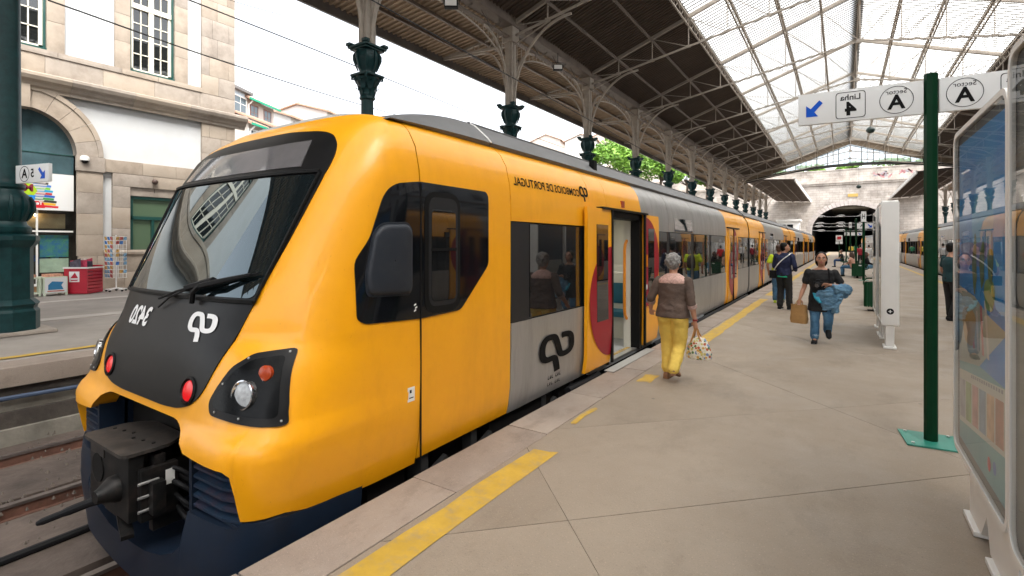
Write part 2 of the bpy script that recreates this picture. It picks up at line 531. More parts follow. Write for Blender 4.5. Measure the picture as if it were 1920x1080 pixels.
# concrete strips between the rails
mb = MB()
for x0, x1, z in ((-9.3, -8.95, -.98), (-8.45, -7.35, -.99), (-6.8, -5.3, -1.0), (-4.75, -3.65, -.99), (-3.2, -2.85, -1.0), (5.3, 6.9, -.99)):
    y = -8.0
    while y < 100:
        l = random.uniform(3.2, 4.6)
        mb.box(x0 + random.uniform(-.02, .02), x1 + random.uniform(-.02, .02), y, y + l - .03, -1.15, z + random.uniform(-.012, .012))
        y += l
tag(mb.build('track_slab', mat('track slab', (.105, .080, .066), .9, var=.45, scale=1.3, bump=.6, bscale=15, dirt=(.03, .021, .017), dirt_amt=.8, dscale=1.6), smooth=0), kind='structure')
for xr in (-8.734, -7.066, -5.034, -3.366, 5.2, 6.87):
    mb = MB()
    mb.box(xr - .07, xr + .07, -8, 138, -1.079, -1.06, m=0); mb.box(xr - .018, xr + .018, -8, 138, -1.06, -.955, m=0)
    mb.box(xr - .036, xr + .036, -8, 138, -.955, -.925, m=1)
    tag(mb.build('rail', [M_rail, M_railtop], smooth=0), kind='structure')
mb = MB(); mb.tube([(-5.95, -3, -.96), (-5.9, 1, -.955), (-6.0, 3, -.96), (-6.0, 14, -.96)], .035, 8)
tag(mb.build('track_cable', M_black), 'black cable pipe lying between the rails beside the train', 'cable')

def clip(poly, x0, x1, y0, y1):
    for ax, v, sg in ((0, x0, 1), (0, x1, -1), (1, y0, 1), (1, y1, -1)):
        out = []
        for i in range(len(poly)):
            a, b = poly[i - 1], poly[i]
            ia, ib = (a[ax] - v) * sg >= 0, (b[ax] - v) * sg >= 0
            if ia != ib:
                t = (v - a[ax]) / (b[ax] - a[ax]); out.append((a[0] + t * (b[0]-a[0]), a[1] + t * (b[1]-a[1])))
            if ib: out.append(b)
        poly = out
        if not poly: return []
    return poly
PX0, PX1, PY0, PY1 = -2.65, 4.5, -6.0, 134.0
mb = MB(); mb.box(PX0 + .05, PX1 - .05, PY0, PY1, -1.15, -.012, m=0)
mb.box(PX0 + .02, PX0 + .05, PY0, PY1, -1.14, -.16, m=1)
plat = tag(mb.build('platform', [M_joint, M_walld], smooth=0), kind='structure')
qs = [-9.9, -5.2, -1.0, 2.0, 4.2, 6.3, 9.2]; ps = [-9, -6.5, -2.8, 1.35, 6.1, 9.8]
while qs[-1] < 138: qs.append(qs[-1] + random.uniform(3.8, 4.7))
while ps[-1] < 140: ps.append(ps[-1] + random.uniform(3.8, 4.7))
k = 0; g = .0024
for i in range(len(qs) - 1):
    for j in range(len(ps) - 1):
        q0, q1, p0, p1 = qs[i] + g, qs[i+1] - g, ps[j] + g, ps[j+1] - g
        pl = [((p - q) / 2, (p + q) / 2) for p, q in ((p0, q0), (p1, q0), (p1, q1), (p0, q1))]
        pl = clip(pl, PX0 + .425, PX1 - .425, PY0, PY1)
        if len(pl) < 3: continue
        a = sum(pl[n-1][0] * pl[n][1] - pl[n][0] * pl[n-1][1] for n in range(len(pl)))
        if abs(a) < .05: continue
        mb = MB(); mb.poly([(x, y, -.05) for x, y in pl], (0, 0, .05 + random.uniform(-.0012, .0012)))
        mb.build('concrete_slab', random.choice([M_conc, M_conc2]), plat, smooth=0); k += 1
for x0, x1 in ((PX0, PX0 + .415), (PX1 - .415, PX1)):
    y = 1.30 - 5 * 1.33
    while y < 90:
        l = random.uniform(1.22, 1.5)
        mb = MB(); mb.box(x0 + random.uniform(-.008, .008), x1 + random.uniform(-.003, .003), y, y + l - .008, -.17, random.uniform(-.004, .003), bev=.012)
        mb.build('coping_stone', random.choice([M_cope, M_cope2]), plat, smooth=30)
        y += l
    mb = MB(); mb.box(x0, x1, y, PY1, -.17, 0); mb.build('coping_run', M_cope, plat, smooth=0)

def paint(name, x0, x1, y0, y1, jag=.03, parent=None):
    pts = []; n = max(2, int((y1 - y0) / .35))
    L_ = [(x0 + random.uniform(-jag, jag) * .35, y0 + (y1-y0) * i / n) for i in range(n + 1)]
    R_ = [(x1 + random.uniform(-jag, jag) * .35, y0 + (y1-y0) * i / n) for i in range(n + 1)]
    if y1 - y0 > .6:
        for s_, e in ((0, -1), (-1, 1)):
            pass
    mb = MB(); rows = [[(a[0], a[1], .0045), (b[0], b[1] + (random.uniform(-.06, .06) if i in (0, n) else 0), .0045)] for i, (a, b) in enumerate(zip(L_, R_))]
    # ragged end caps
    e0, e1 = rows[0], rows[-1]
    mid = lambda r, d: [((r[0][0]*(1-t) + r[1][0]*t), (r[0][1]*(1-t) + r[1][1]*t) + d * random.uniform(.2, 1), .0045) for t in (0, .33, .66, 1)]
    mb.grid(rows)
    mb.add([*rows[0], *mid(rows[0], -.09)[::-1]], [(0, 1, 2, 3, 4, 5)]); mb.add([*rows[-1], *mid(rows[-1], .09)[::-1]], [(0, 1, 2, 3, 4, 5)])
    o = mb.build(name, M_ypaint, parent, smooth=0); 
    if parent is None: tag(o, kind='structure')
    return o
for a, b in ((-6, 3.52), (8.55, 17.3), (18.7, 20.2), (23.5, 36), (37.5, 60), (61, 110)):
    paint('yellow_line', -2.17, -1.95, a, b, .05)
paint('yellow_line', -2.16, -1.98, 6.12, 6.42, .05); paint('yellow_line', -2.2, -2.13, 4.35, 4.75, .05)
paint('yellow_line', 3.6, 3.78, -6, 110, .04)

# left platform, set back behind its wall
LX = -9.63
mb = MB(); mb.box(-60, LX - .62, -20, 137.5, -1.15, -.01)
lp = tag(mb.build('far_platform', mat('far platform concrete', (.27, .24, .21), .8, var=.2, scale=.7, bump=.15, bscale=50, dirt=(.17, .145, .125), dirt_amt=.6, dscale=.5), smooth=0), kind='structure')
y = -8.0
while y < 90:
    l = random.uniform(1.6, 2.3)
    mb = MB(); mb.box(LX + random.uniform(-.015, .015), LX - .615, y, y + l - .01, -.27 + random.uniform(-.01, .01), random.uniform(-.004, .004), bev=.02)
    mb.build('coping_stone', M_copedark if random.random() < .6 else M_cope, lp, smooth=30); y += l
mb = MB(); mb.box(LX - .08, LX - .62, -8, 137, -.40, -.27, m=1); mb.box(LX - .10, LX - .6, -8, 137, -.62, -.40, m=0)  # top band's dark colour paints in the recess shadow under the coping
mb.box(LX - .02, LX - .6, -8, 137, -.84, -.62, m=1); mb.box(LX + .06, LX - .6, -8, 137, -1.1, -.84, m=0)
mb.build('platform_wall', [M_wallc, M_walld], lp, smooth=0)
mb = MB(); mb.tube([(LX - .02, yy, -.43 + .02 * math.sin(yy * 1.3)) for yy in np.arange(-6, 30, .8)], .032, 8)
mb.build('wall_pipe', M_bluepipe, lp)
rnd = random.Random(3); mb = MB()
for k in range(1500):
    x, y = rnd.uniform(-9.5, -5.9), rnd.uniform(-1, 16); r = rnd.uniform(.006, .022)
    if rnd.random() < .5: x = rnd.choice((-8.734, -7.066, -8.95, -7.35, -6.8)) + rnd.gauss(0, .09)
    mb.add([(x - r, y - r, -1.0), (x + r, y - r * .6, -1.0), (x + r * .5, y + r, -1.0), (x, y, -.975 + r)], [(0, 1, 3), (1, 2, 3), (2, 0, 3)])
tag(mb.build('track_grit', mat('grit', (.14, .115, .095), .9, var=.5, scale=30), smooth=0, fix=False), 'loose grit and litter scattered between the rails', 'grit', kind='stuff')
paint('yellow_line', LX - 1.0, LX - .82, -6, 100, .03, lp)
mb = MB()
for xx in (-14.9, -19.5):
    mb.box(xx, xx - .5, -8, 60, -.01, .004)
mb.build('paving_strip', mat('pale strip', (.40, .36, .32), .8, var=.15, scale=2), lp, smooth=0)

# ------------------------------------------------------------------ train shed
CY = [2.6 + 8.8 * i for i in range(-2, 15)]
BEAM, RIDGE_X, PITCH, XC0 = 12.55, .9, .35, -13.5
def rz_(x): return BEAM + PITCH * ((x - XC0) if x <= RIDGE_X else (2 * RIDGE_X - x - XC0))
def cz_(x): return BEAM - .75 + .18 * ((x - XC0) if x <= RIDGE_X else (2 * RIDGE_X - x - XC0))
PUR = [XC0, -11.43, -9.35, -7.27, -5.23, -3.19, -1.14, RIDGE_X]
YEND = 89.0
shed = thing('train_shed', 'great station roof with dark boarded sides and a glazed ridge on pale steel trusses', 'station roof', (0, 0, 0))
RY = [y for y in CY if y < YEND]
def mirror_x(x): return 2 * RIDGE_X - x
# one truss mesh, shared
mb = MB()
allx = PUR + [mirror_x(x) for x in PUR[-2::-1]]
for sgn in (0, 1):
    f = (lambda x: x) if not sgn else mirror_x
    mb.bar((f(XC0), 0, rz_(XC0) - .12), (f(RIDGE_X), 0, rz_(RIDGE_X) - .12), .14, .24)
    mb.bar((f(XC0), 0, cz_(XC0)), (f(RIDGE_X), 0, cz_(RIDGE_X)), .085, .10)
    for i, x in enumerate(PUR[:-1]):
        if i: mb.bar((f(x), 0, cz_(x)), (f(x), 0, rz_(x) - .2), .05)
        a, b = (x, PUR[i+1])
        mb.bar((f(a), 0, rz_(a) - .2), (f(b), 0, cz_(b)), .035)
        mb.box(f(b) - .12, f(b) + .12, -.06, .06, cz_(b) - .06, cz_(b) + .07)
mb.bar((RIDGE_X, 0, cz_(RIDGE_X)), (RIDGE_X, 0, rz_(RIDGE_X) - .2), .06)
mb.box(RIDGE_X - .2, RIDGE_X + .2, -.08, .08, cz_(RIDGE_X) - .12, cz_(RIDGE_X) + .1)
tr0 = mb.build('truss', M_steel, shed, smooth=0); tr0.location.y = RY[0]
for y in RY[1:] + [YEND - .3]: inst(tr0, shed, (0, y, 0))
Y0S, Y1S = RY[0] - 6, YEND
# wind bracing in the plane of the glazing
mb = MB()
for i in range(len(RY) - 1):
    for f in ((lambda x: x), mirror_x):
        for k in (3, 5):
            mb.tube([(f(PUR[k]), RY[i], rz_(PUR[k]) - .3), (f(PUR[k+1 if k == 5 else k + 2]), RY[i+1], rz_(PUR[k+1 if k == 5 else k + 2]) - .3)], .018, 5)
mb.build('wind_brace', M_steel, shed, smooth=0)
for i, x in enumerate(PUR):
    for xx in ([x] if x == RIDGE_X else [x, mirror_x(x)]):
        mb = MB(); z = rz_(x)
        if i in (1, 2): mb.box(xx - .05, xx + .05, Y0S, Y1S, z - .34, z - .22)
        elif i == 0:
            mb.box(xx - .34, xx + .34, Y0S, Y1S, z - .32, z + .2); mb.box(xx - .14, xx + .14, Y0S, Y1S, z - .85, z - .78)
            yy = Y0S
            while yy < Y1S - .1:
                mb.bar((xx, yy, z - .8), (xx, yy + 1.1, z - .1), .05); mb.bar((xx, yy + 1.1, z - .1), (xx, yy + 2.2, z - .8), .05); yy += 2.2
        else:
            h = .62 if i != 7 else .9
            mb.box(xx - .06, xx + .06, Y0S, Y1S, z - .2, z - .1); mb.box(xx - .04, xx + .04, Y0S, Y1S, z - h - .06, z - h)
            yy = Y0S
            while yy < Y1S - .1:
                mb.bar((xx, yy, z - h), (xx, yy + .55, z - .15), .03); mb.bar((xx, yy + .55, z - .15), (xx, yy + 1.1, z - h), .03); yy += 1.1
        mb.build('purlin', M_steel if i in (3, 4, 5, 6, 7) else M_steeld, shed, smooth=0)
# boarded panels: ribbed sheets, one per bay between purlins
def ribbed(w, run, rise, pitch=.26, dep=.08):
    mb = MB(); rows = []
    n = int(w / pitch)
    for i in range(n):
        y = i * w / n; p = w / n
        for yy, d in ((y, 0), (y + p * .62, 0), (y + p * .66, -dep), (y + p * .96, -dep)):
            rows.append([(0, yy, d), (run, yy, rise + d)])
    rows.append([(0, w, 0), (run, w, rise)])
    mb.grid(rows); return mb
dk = 2.10
base_panel = {}
bays = [(RY[0] - 6, RY[0])] + [(RY[i], RY[i+1]) for i in range(len(RY) - 1)] + [(RY[-1], YEND)]
for (ya, yb) in bays:
    for sgn in (1, -1):
        for i in range(3):
            key = ('d', sgn, round(yb - ya, 2))
            if key not in base_panel:
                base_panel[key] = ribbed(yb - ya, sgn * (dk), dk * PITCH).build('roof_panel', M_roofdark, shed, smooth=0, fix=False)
                o = base_panel[key]
            else: o = inst(base_panel[key], shed)
            x = PUR[i] if sgn > 0 else mirror_x(PUR[i])
            o.location = (x, ya, rz_(PUR[i]) + .02)
        for i in range(3, 7):
            key = ('g', sgn, round(yb - ya, 2)); gk = PUR[4] - PUR[3]
            if key not in base_panel:
                mb = MB(); w = yb - ya; n = max(2, int(w / .36)); rows = []
                for q in range(n * 4 + 1):
                    yy = w * q / (n * 4); d = .022 * math.cos(2 * PI * q / 4)
                    rows.append([(0, yy, d), (sgn * gk, yy, gk * PITCH + d)])
                mb.grid(rows, m=0)
                for q in range(n + 1):
                    yy = w * q / n
                    mb.bar((0, yy, -.05), (sgn * gk, yy, gk * PITCH - .05), .05, .05, m=1)
                mb.bar((sgn * .03, 0, -.04), (sgn * .03, w, -.04), .05, .03, m=1)
                o = base_panel[key] = mb.build('glazing_panel', [M_glaze, M_gbar], shed, smooth=0, fix=False)
            else: o = inst(base_panel[key], shed)
            x = PUR[i] if sgn > 0 else mirror_x(PUR[i])
            o.location = (x, ya, rz_(PUR[i]) + .03)
mb = MB(); mb.box(RIDGE_X - .3, RIDGE_X + .3, Y0S, Y1S, rz_(RIDGE_X) + .02, rz_(RIDGE_X) + .16); mb.build('ridge_cap', M_steeld, shed, smooth=0)
# side canopies outside the column rows, they run on past the gable
EX = -17.9
for sgn in (1, -1):
    f = (lambda x: x) if sgn > 0 else mirror_x
    run = -(XC0 - .25 - EX) * sgn
    for i in range(len(CY) - 1):
        ya, yb = CY[i], CY[i+1]
        key = ('c', sgn)
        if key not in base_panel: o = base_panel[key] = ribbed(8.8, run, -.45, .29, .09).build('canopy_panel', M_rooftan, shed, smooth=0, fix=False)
        else: o = inst(base_panel[key], shed)
        o.location = (f(XC0 - .25), ya, 12.25)
    mb = MB(); mb.box(f(EX) - .06, f(EX) + .06, CY[0], CY[-1], 11.35, 11.95); mb.box(f(EX) - .2, f(EX) + .2, CY[0], CY[-1], 11.95, 12.0)
    mb.build('fascia', M_fascia, shed, smooth=0)
    mb = MB()
    for t in (.33, .66): xx = f(XC0 - .25 + (EX - XC0 + .25) * t); mb.box(xx - .06, xx + .06, CY[0], CY[-1], 12.0 - .45 * t, 12.14 - .45 * t)
    mb.build('canopy_purlin', M_steeld, shed, smooth=0)
    # boarded inner wings beyond the gable
    xi = -6.2 if sgn > 0 else 8.6
    mb = MB(); xo = f(XC0)
    a, b = (xo, xi) if xo < xi else (xi, xo)
    mb.add([(a, YEND, 12.35 if a == xo else 11.9), (b, YEND, 12.35 if b == xo else 11.9), (b, 137.9, 12.35 if b == xo else 11.9), (a, 137.9, 12.35 if a == xo else 11.9)], [(0, 1, 2, 3)])
    mb.build('wing_roof', M_roofdark, shed, smooth=0)
    mb = MB()
    for yy in np.arange(YEND + 1, 137, 2.2): mb.bar((xo, yy, 12.27), (xi, yy, 11.82), .08, .14)
    for t in (.25, .5, .75): xx = xo + (xi - xo) * t; zz = 12.3 - .45 * t; mb.box(xx - .05, xx + .05, YEND, 137.9, zz - .3, zz - .2)
    mb.build('wing_rafters', M_steeld, shed, smooth=0)
    mb = MB(); mb.box(xi - .08, xi + .08, YEND, 137.9, 11.55, 12.1); mb.build('wing_fascia', M_white, shed, smooth=0)
# glazed gable
def arch_z(x): return 13.5 - ((x - RIDGE_X) / 14.4)**2 * 1.75
mb = MB(); gx = np.linspace(XC0 + .4, mirror_x(XC0) - .4, 41)
mb.grid([[(x, YEND, arch_z(x)) for x in gx], [(x, YEND, max(arch_z(x) + .05, rz_(x) - .1)) for x in gx]])
mb.build('gable_glazing', translucent('gable glass', (.80, .88, .93), tr=.55, dif=.2), shed, smooth=0, fix=False)
mb = MB()
for i in range(40):
    a, b = gx[i], gx[i+1]
    mb.bar((a, YEND - .05, arch_z(a)), (b, YEND - .05, arch_z(b)), .2, .42, m=0)
    mb.box(a - .02, a + .02, YEND - .05, YEND - .02, arch_z(a), max(arch_z(a) + .1, rz_(a) - .1), m=0)
    if i % 2 == 0: mb.box(a - .05, a + .05, YEND - .1, YEND - .02, arch_z(a), max(arch_z(a) + .1, rz_(a) - .1), m=0)
for f in ((lambda x: x), mirror_x):
    mb.bar((f(XC0), YEND - .06, rz_(XC0) - .55), (f(RIDGE_X), YEND - .06, rz_(RIDGE_X) - .55), .12, 1.0, m=1)
    mb.bar((f(XC0), YEND + .1, rz_(XC0) - 1.0), (f(RIDGE_X), YEND + .1, rz_(RIDGE_X) - 1.2), .1, .12, m=0)
mb.build('gable_frame', [mat('gable iron', (.035, .033, .03), .6), mat('gable boards', (.20, .15, .10), .7, var=.2, scale=2)], shed, smooth=0)

# ------------------------------------------------------------------ iron columns
def capital_mb():
    mb = MB()
    # lower leafy bell
    mb.lathe([(.215, 6.62), (.25, 6.66), (.25, 6.72), (.225, 6.76), (.24, 6.95), (.30, 7.2), (.36, 7.36)], n=24, lobes=8, la=.05)
    for tier, (z0, r0, h, w) in enumerate(((6.78, .24, .30, .11), (6.98, .28, .34, .12))):
        for k in range(8):
            a = 2 * PI * (k + .5 * tier) / 8
            c, s_ = math.cos(a), math.sin(a)
            rows = []
            for t in np.linspace(0, 1, 6):
                rr = r0 + .02 + .12 * t**2.2 + (.03 if t > .9 else 0); zz = z0 + h * (t if t < .9 else .86); ww = w * math.sin(PI * (.25 + .7 * t)) * .8
                rows.append([(c * rr - s_ * q * ww, s_ * rr + c * q * ww, zz - abs(q) * .02) for q in (-1, -.3, .3, 1)])
            mb.grid(rows)
    for k in range(4):
        a = PI / 4 + PI / 2 * k; c, s_ = math.cos(a), math.sin(a)
        mb.tube([(c * .3, s_ * .3, 7.15), (c * .42, s_ * .42, 7.38), (c * .5, s_ * .5, 7.4), (c * .5, s_ * .5, 7.31), (c * .44, s_ * .44, 7.3)], [.05, .055, .05, .04, .02], 6)
    mb.box(-.40, .40, -.40, .40, 7.40, 7.48, bev=.02)
    # urn
    mb.lathe([(.30, 7.48), (.26, 7.54), (.25, 7.6), (.30, 7.72), (.37, 7.95), (.385, 8.1), (.35, 8.22), (.36, 8.28)], n=24, lobes=8, la=.04)
    for k in range(8):
        a = 2 * PI * k / 8; c, s_ = math.cos(a), math.sin(a)
        mb.tube([(c * r, s_ * r, z) for r, z in ((.30, 7.6), (.36, 7.75), (.43, 7.98), (.43, 8.12), (.38, 8.24))], [.02, .03, .05, .05, .03], 6)
    mb.box(-.40, .40, -.40, .40, 8.28, 8.34, bev=.015); mb.box(-.46, .46, -.46, .46, 8.34, 8.42, bev=.02)
    for sx in (1, -1):
        for sy in (1, -1): mb.box(sx * .30, sx * .50, sy * .30, sy * .50, 8.42, 8.52, bev=.02)
    return mb
def bracket_mb(dx, dy, reach, z0, z1, w=.10):
    mb = MB(); n = 14
    P = []
    for i in range(n + 1):
        t = i / n * PI / 2
        P.append((dx * (.2 + reach * (1 - math.cos(t))), dy * (.2 + reach * (1 - math.cos(t))), z0 + (z1 - z0) * math.sin(t)))
    for i in range(n): mb.bar(P[i], P[i+1], w, .09, up=(dx, dy, .01) if i > -1 else (0, 0, 1))
    return mb, P
def make_column(name, label, group):
    t = thing(name, label, 'column', (XC0, CY[0], 0), 0, group)
    mb = MB(); mb.box(-.62, .62, -.62, .62, 0, .06, bev=.02); mb.build('plinth', M_granite3, t)
    mb = MB()
    oct_ = lambda r: r
    prof = [(.50, .06), (.50, .42), (.46, .47), (.47, .52), (.50, .56), (.45, .62), (.405, .66), (.40, 1.62), (.41, 1.66), (.46, 1.72), (.50, 1.80), (.50, 1.88), (.40, 1.92)]
    mb.lathe([(r * .92 / math.cos(PI / 8), z) for r, z in prof], n=8); mb.build('pedestal', M_colgreen, t, smooth=20)
    mb = MB()
    mb.lathe([(.34, 1.92), (.37, 1.97), (.37, 2.05), (.31, 2.10), (.29, 2.16), (.33, 2.24), (.385, 2.38), (.39, 2.52), (.34, 2.66), (.26, 2.74), (.25, 2.78), (.28, 2.82), (.28, 2.88), (.24, 2.92), (.225, 2.98), (.205, 6.60)], n=28)
    for k in range(12):
        a = 2 * PI * k / 12; c, s_ = math.cos(a), math.sin(a)
        mb.tube([(c * r, s_ * r, z) for r, z in ((.30, 2.18), (.345, 2.26), (.40, 2.40), (.40, 2.54), (.36, 2.65))], [.015, .03, .045, .04, .02], 5)
    mb.build('shaft', M_colgreen, t)
    capital_mb().build('capital', M_colgreen, t)
    mb = MB()
    mb.box(-.20, .20, -.20, .20, 8.42, 12.4); mb.box(-.24, .24, -.06, .06, 8.42, 12.4); mb.box(-.06, .06, -.24, .24, 8.42, 12.4)
    mb.box(-.30, .30, -.30, .30, 11.5, 12.42)
    mb.build('post', M_steel, t, smooth=0)
    mbk, P = bracket_mb(1, 0, 3.1, 8.5, 12.15)
    mbk.bar((.2, 0, 11.4), (2.2, 0, 12.1), .05); mbk.build('bracket', M_steel, t, smooth=0)
    mbk, P = bracket_mb(-1, 0, 1.5, 8.5, 11.4); 
    mbk.bar((-.2, 0, 11.45), (-4.3, 0, 11.75), .09, .12); mbk.bar((-1.7, 0, 11.4), (-4.3, 0, 11.6), .08)
    for q in range(5): mbk.bar((-.5 - .8 * q, 0, 11.5), (-.9 - .8 * q, 0, 12.15), .04); mbk.bar((-.9 - .8 * q, 0, 12.1), (-1.3 - .8 * q, 0, 11.6), .04)
    mbk.bar((-.2, 0, 12.12), (-4.3, 0, 11.72), .1, .14)
    mbk.build('bracket', M_steel, t, smooth=0)
    for sy in (1, -1):
        mbk, P = bracket_mb(0, sy, 2.0, 8.5, 11.65); mbk.build('bracket', M_steel, t, smooth=0)
        mbk2 = MB(); 
        P2 = [(-.05, sy * (.3 + 4.1 * t), 9.9 + 1.7 * math.sqrt(max(0, 1 - (1 - t)**2))) for t in np.linspace(0, 1, 12)]
        for i in range(11): mbk2.bar(P2[i], P2[i+1], .06, .06)
        for i in range(1, 11): mbk2.bar(P2[i], (P2[i][0], P2[i][1], 11.75), .03)
        mbk2.build('spandrel', M_steel, t, smooth=0)
    return t
ORD = ['first', 'second', 'third', 'fourth', 'fifth', 'sixth', 'seventh', 'eighth', 'ninth', 'tenth', 'eleventh', 'twelfth', 'thirteenth', 'fourteenth', 'fifteenth']
col0 = make_column('iron_column', 'nearest dark green iron column, its octagonal pedestal standing before the gift shop', 'iron columns of the left row')
col0.location = (XC0, CY[2], 0)
KIDS = {}
for q in C.objects:
    if q.parent: KIDS.setdefault(q.parent.name, []).append(q)
for i, y in enumerate(CY[3:-1]):
    dup(col0, (XC0, y, 0), label='%s teal column rising behind the train, counted from the shop end' % ORD[i + 1], kids=KIDS)
for i, y in enumerate(CY[8:-1]):
    o = dup(col0, (mirror_x(XC0), y, 0), PI, label='%s teal column of the right hand row behind the second train' % ORD[i], kids=KIDS); o['group'] = 'iron columns of the right row'

# ------------------------------------------------------------------ tunnel wall
WY, TCX, TR = 138.0, 1.5, 7.6
SPZ = 5.0
tw = thing('tunnel_portal', 'pale stone retaining wall with the wide dark arched tunnel mouth at the platform end', 'tunnel', (0, WY, 0))
M_stone = mat('portal stone', (.50, .455, .41), .9, var=.25, scale=.5, bump=.6, bscale=3, dirt=(.12, .10, .085), dirt_amt=.9, dscale=.2)
nt = M_stone.node_tree
bt = nt.nodes.new('ShaderNodeTexBrick'); tcn = nt.nodes.new('ShaderNodeTexCoord'); mpn = nt.nodes.new('ShaderNodeMapping')
mpn.inputs['Rotation'].default_value = (R(90), 0, 0)
bt.inputs['Scale'].default_value = 1; bt.inputs['Brick Width'].default_value = 1.3; bt.inputs['Row Height'].default_value = .55; bt.inputs['Mortar Size'].default_value = .03
bt.inputs['Color1'].default_value = (1, 1, 1, 1); bt.inputs['Color2'].default_value = (.82, .8, .78, 1); bt.inputs['Mortar'].default_value = (.55, .5, .47, 1)
nt.links.new(tcn.outputs['Object'], mpn.inputs[0]); nt.links.new(mpn.outputs[0], bt.inputs[0])
pb = nt.nodes['Principled BSDF']; src = pb.inputs['Base Color'].links[0].from_socket
ml = nt.nodes.new('ShaderNodeMixRGB'); ml.blend_type = 'MULTIPLY'; ml.inputs[0].default_value = .8
nt.links.new(src, ml.inputs[1]); nt.links.new(bt.outputs[0], ml.inputs[2]); nt.links.new(ml.outputs[0], pb.inputs['Base Color'])
mb = MB(); na = 32
arc = [(TCX + TR * math.cos(PI * i / na), SPZ + TR * .75 * math.sin(PI * i / na)) for i in range(na + 1)]
rows = [[(x, 0, z) for x, z in arc], [(TCX + (x - TCX) * 1.0 if 0 else max(-40, min(40, TCX + (x - TCX) * 1.001)), 0, 15.9) for x, z in arc]]
mb.grid(rows)
mb.add([(-60, 0, -1.2), (TCX - TR, 0, -1.2), (TCX - TR, 0, 15.9), (-60, 0, 15.9)], [(0, 1, 2, 3)])
mb.add([(60, 0, -1.2), (TCX + TR, 0, -1.2), (TCX + TR, 0, 15.9), (60, 0, 15.9)], [(3, 2, 1, 0)])
mb.build('wall', M_stone, tw, smooth=0)
mb = MB(); mb.box(-60, 60, -.5, .3, 15.9, 16.3); mb.box(-60, 60, -.3, .3, 15.5, 15.9); mb.build('string_course', M_stone, tw, smooth=0)
mb = MB(); mb.box(-60, 60, .1, 1.2, 16.3, 18.9); mb.box(-60, 60, 0, 1.3, 18.9, 19.1); mb.build('parapet', M_stone, tw, smooth=0)
M_vous = mat('voussoir stone', (.5, .45, .42), .9, var=.3, scale=1, bump=.5, bscale=4, dirt=(.2, .17, .15), dirt_amt=.7, dscale=.5)
nv = 31
for i in range(nv):
    a0, a1 = PI * i / nv + .008, PI * (i + 1) / nv - .008; ro = TR + (1.15 if i % 2 else .95)
    pts = [(TCX + r * math.cos(a), -.12, SPZ + (5.7 + r - TR) * math.sin(a)) for r, a in ((TR - .02, a0), (ro, a0), (ro, a1), (TR - .02, a1))]
    mb = MB(); mb.poly(pts, (0, .5, 0)); mb.build('voussoir', M_vous, tw, smooth=0)
M_tun = mat('tunnel lining', (.045, .042, .04), .95, var=.3, scale=.5, bump=.4, bscale=3)
mb = MB(); ring = [(TCX - TR, -1.2)] + [(x, z) for x, z in arc[::-1]] + [(TCX + TR, -1.2)]
mb.grid([[(x, .3, z) for x, z in ring], [(x, 90, z) for x, z in ring]])
mb.add([(TCX - 9, 90, -1.2), (TCX + 9, 90, -1.2), (TCX + 9, 90, 12), (TCX - 9, 90, 12)], [(0, 1, 2, 3)])
mb.build('tunnel_lining', M_tun, tw, smooth=0)
mb = MB(); mb.box(1.0, 2.9, -.14, 0, 12.6, 13.3); mb.build('plaque', mat('plaque ochre', (.45, .30, .08), .6), tw, smooth=0)
random.seed(4)
for k in range(14):
    x = 6 + random.uniform(0, 6.4); z = 17.3 + random.uniform(-.3, .7)
    pth = [(x + random.uniform(-.6, .6), z + random.uniform(-.5, .5)) for _ in range(4)]
    ribbon(pth, random.uniform(.14, .3), lambda p, q, d: (p, .092 - .004 * (k % 5), q), 'graffiti', mat('graffiti pink', (.42, .20, .21), .8) if k % 3 else mat('graffiti grey', (.3, .28, .3), .8), tw, 4)
# wire rigs with insulators across the mouth
for k, (y, z) in enumerate(((-3, 8.2), (-9, 6.4), (-14, 5.6), (-5, 4.9))):
    r = thing('wire_rig', 'thin catenary cross wire with white insulators before the tunnel mouth, %s from the top' % ORD[k], 'wire', (0, WY + y, z), 0, 'cross wires at the tunnel')
    mb = MB(); mb.tube([(-6.5 + i * 1.3, 0, -.25 * math.sin(PI * i / 10) + .03 * random.random()) for i in range(11)], .02, 5); mb.build('cross_wire', mat('pale wire', (.45, .45, .43), .5), r)
    for x in (-4.2, -.4, 3.6):
        mb = MB(); mb.tube([(x - .7, 0, -.05), (x - .2, 0, .12), (x + .5, 0, .1), (x + .8, 0, -.02)], .03, 5)
        for q in range(5): mb.ell((x - .3 + .16 * q, 0, -.2), (.05, .06, .06), 8)
        mb.build('insulator', M_white, r)

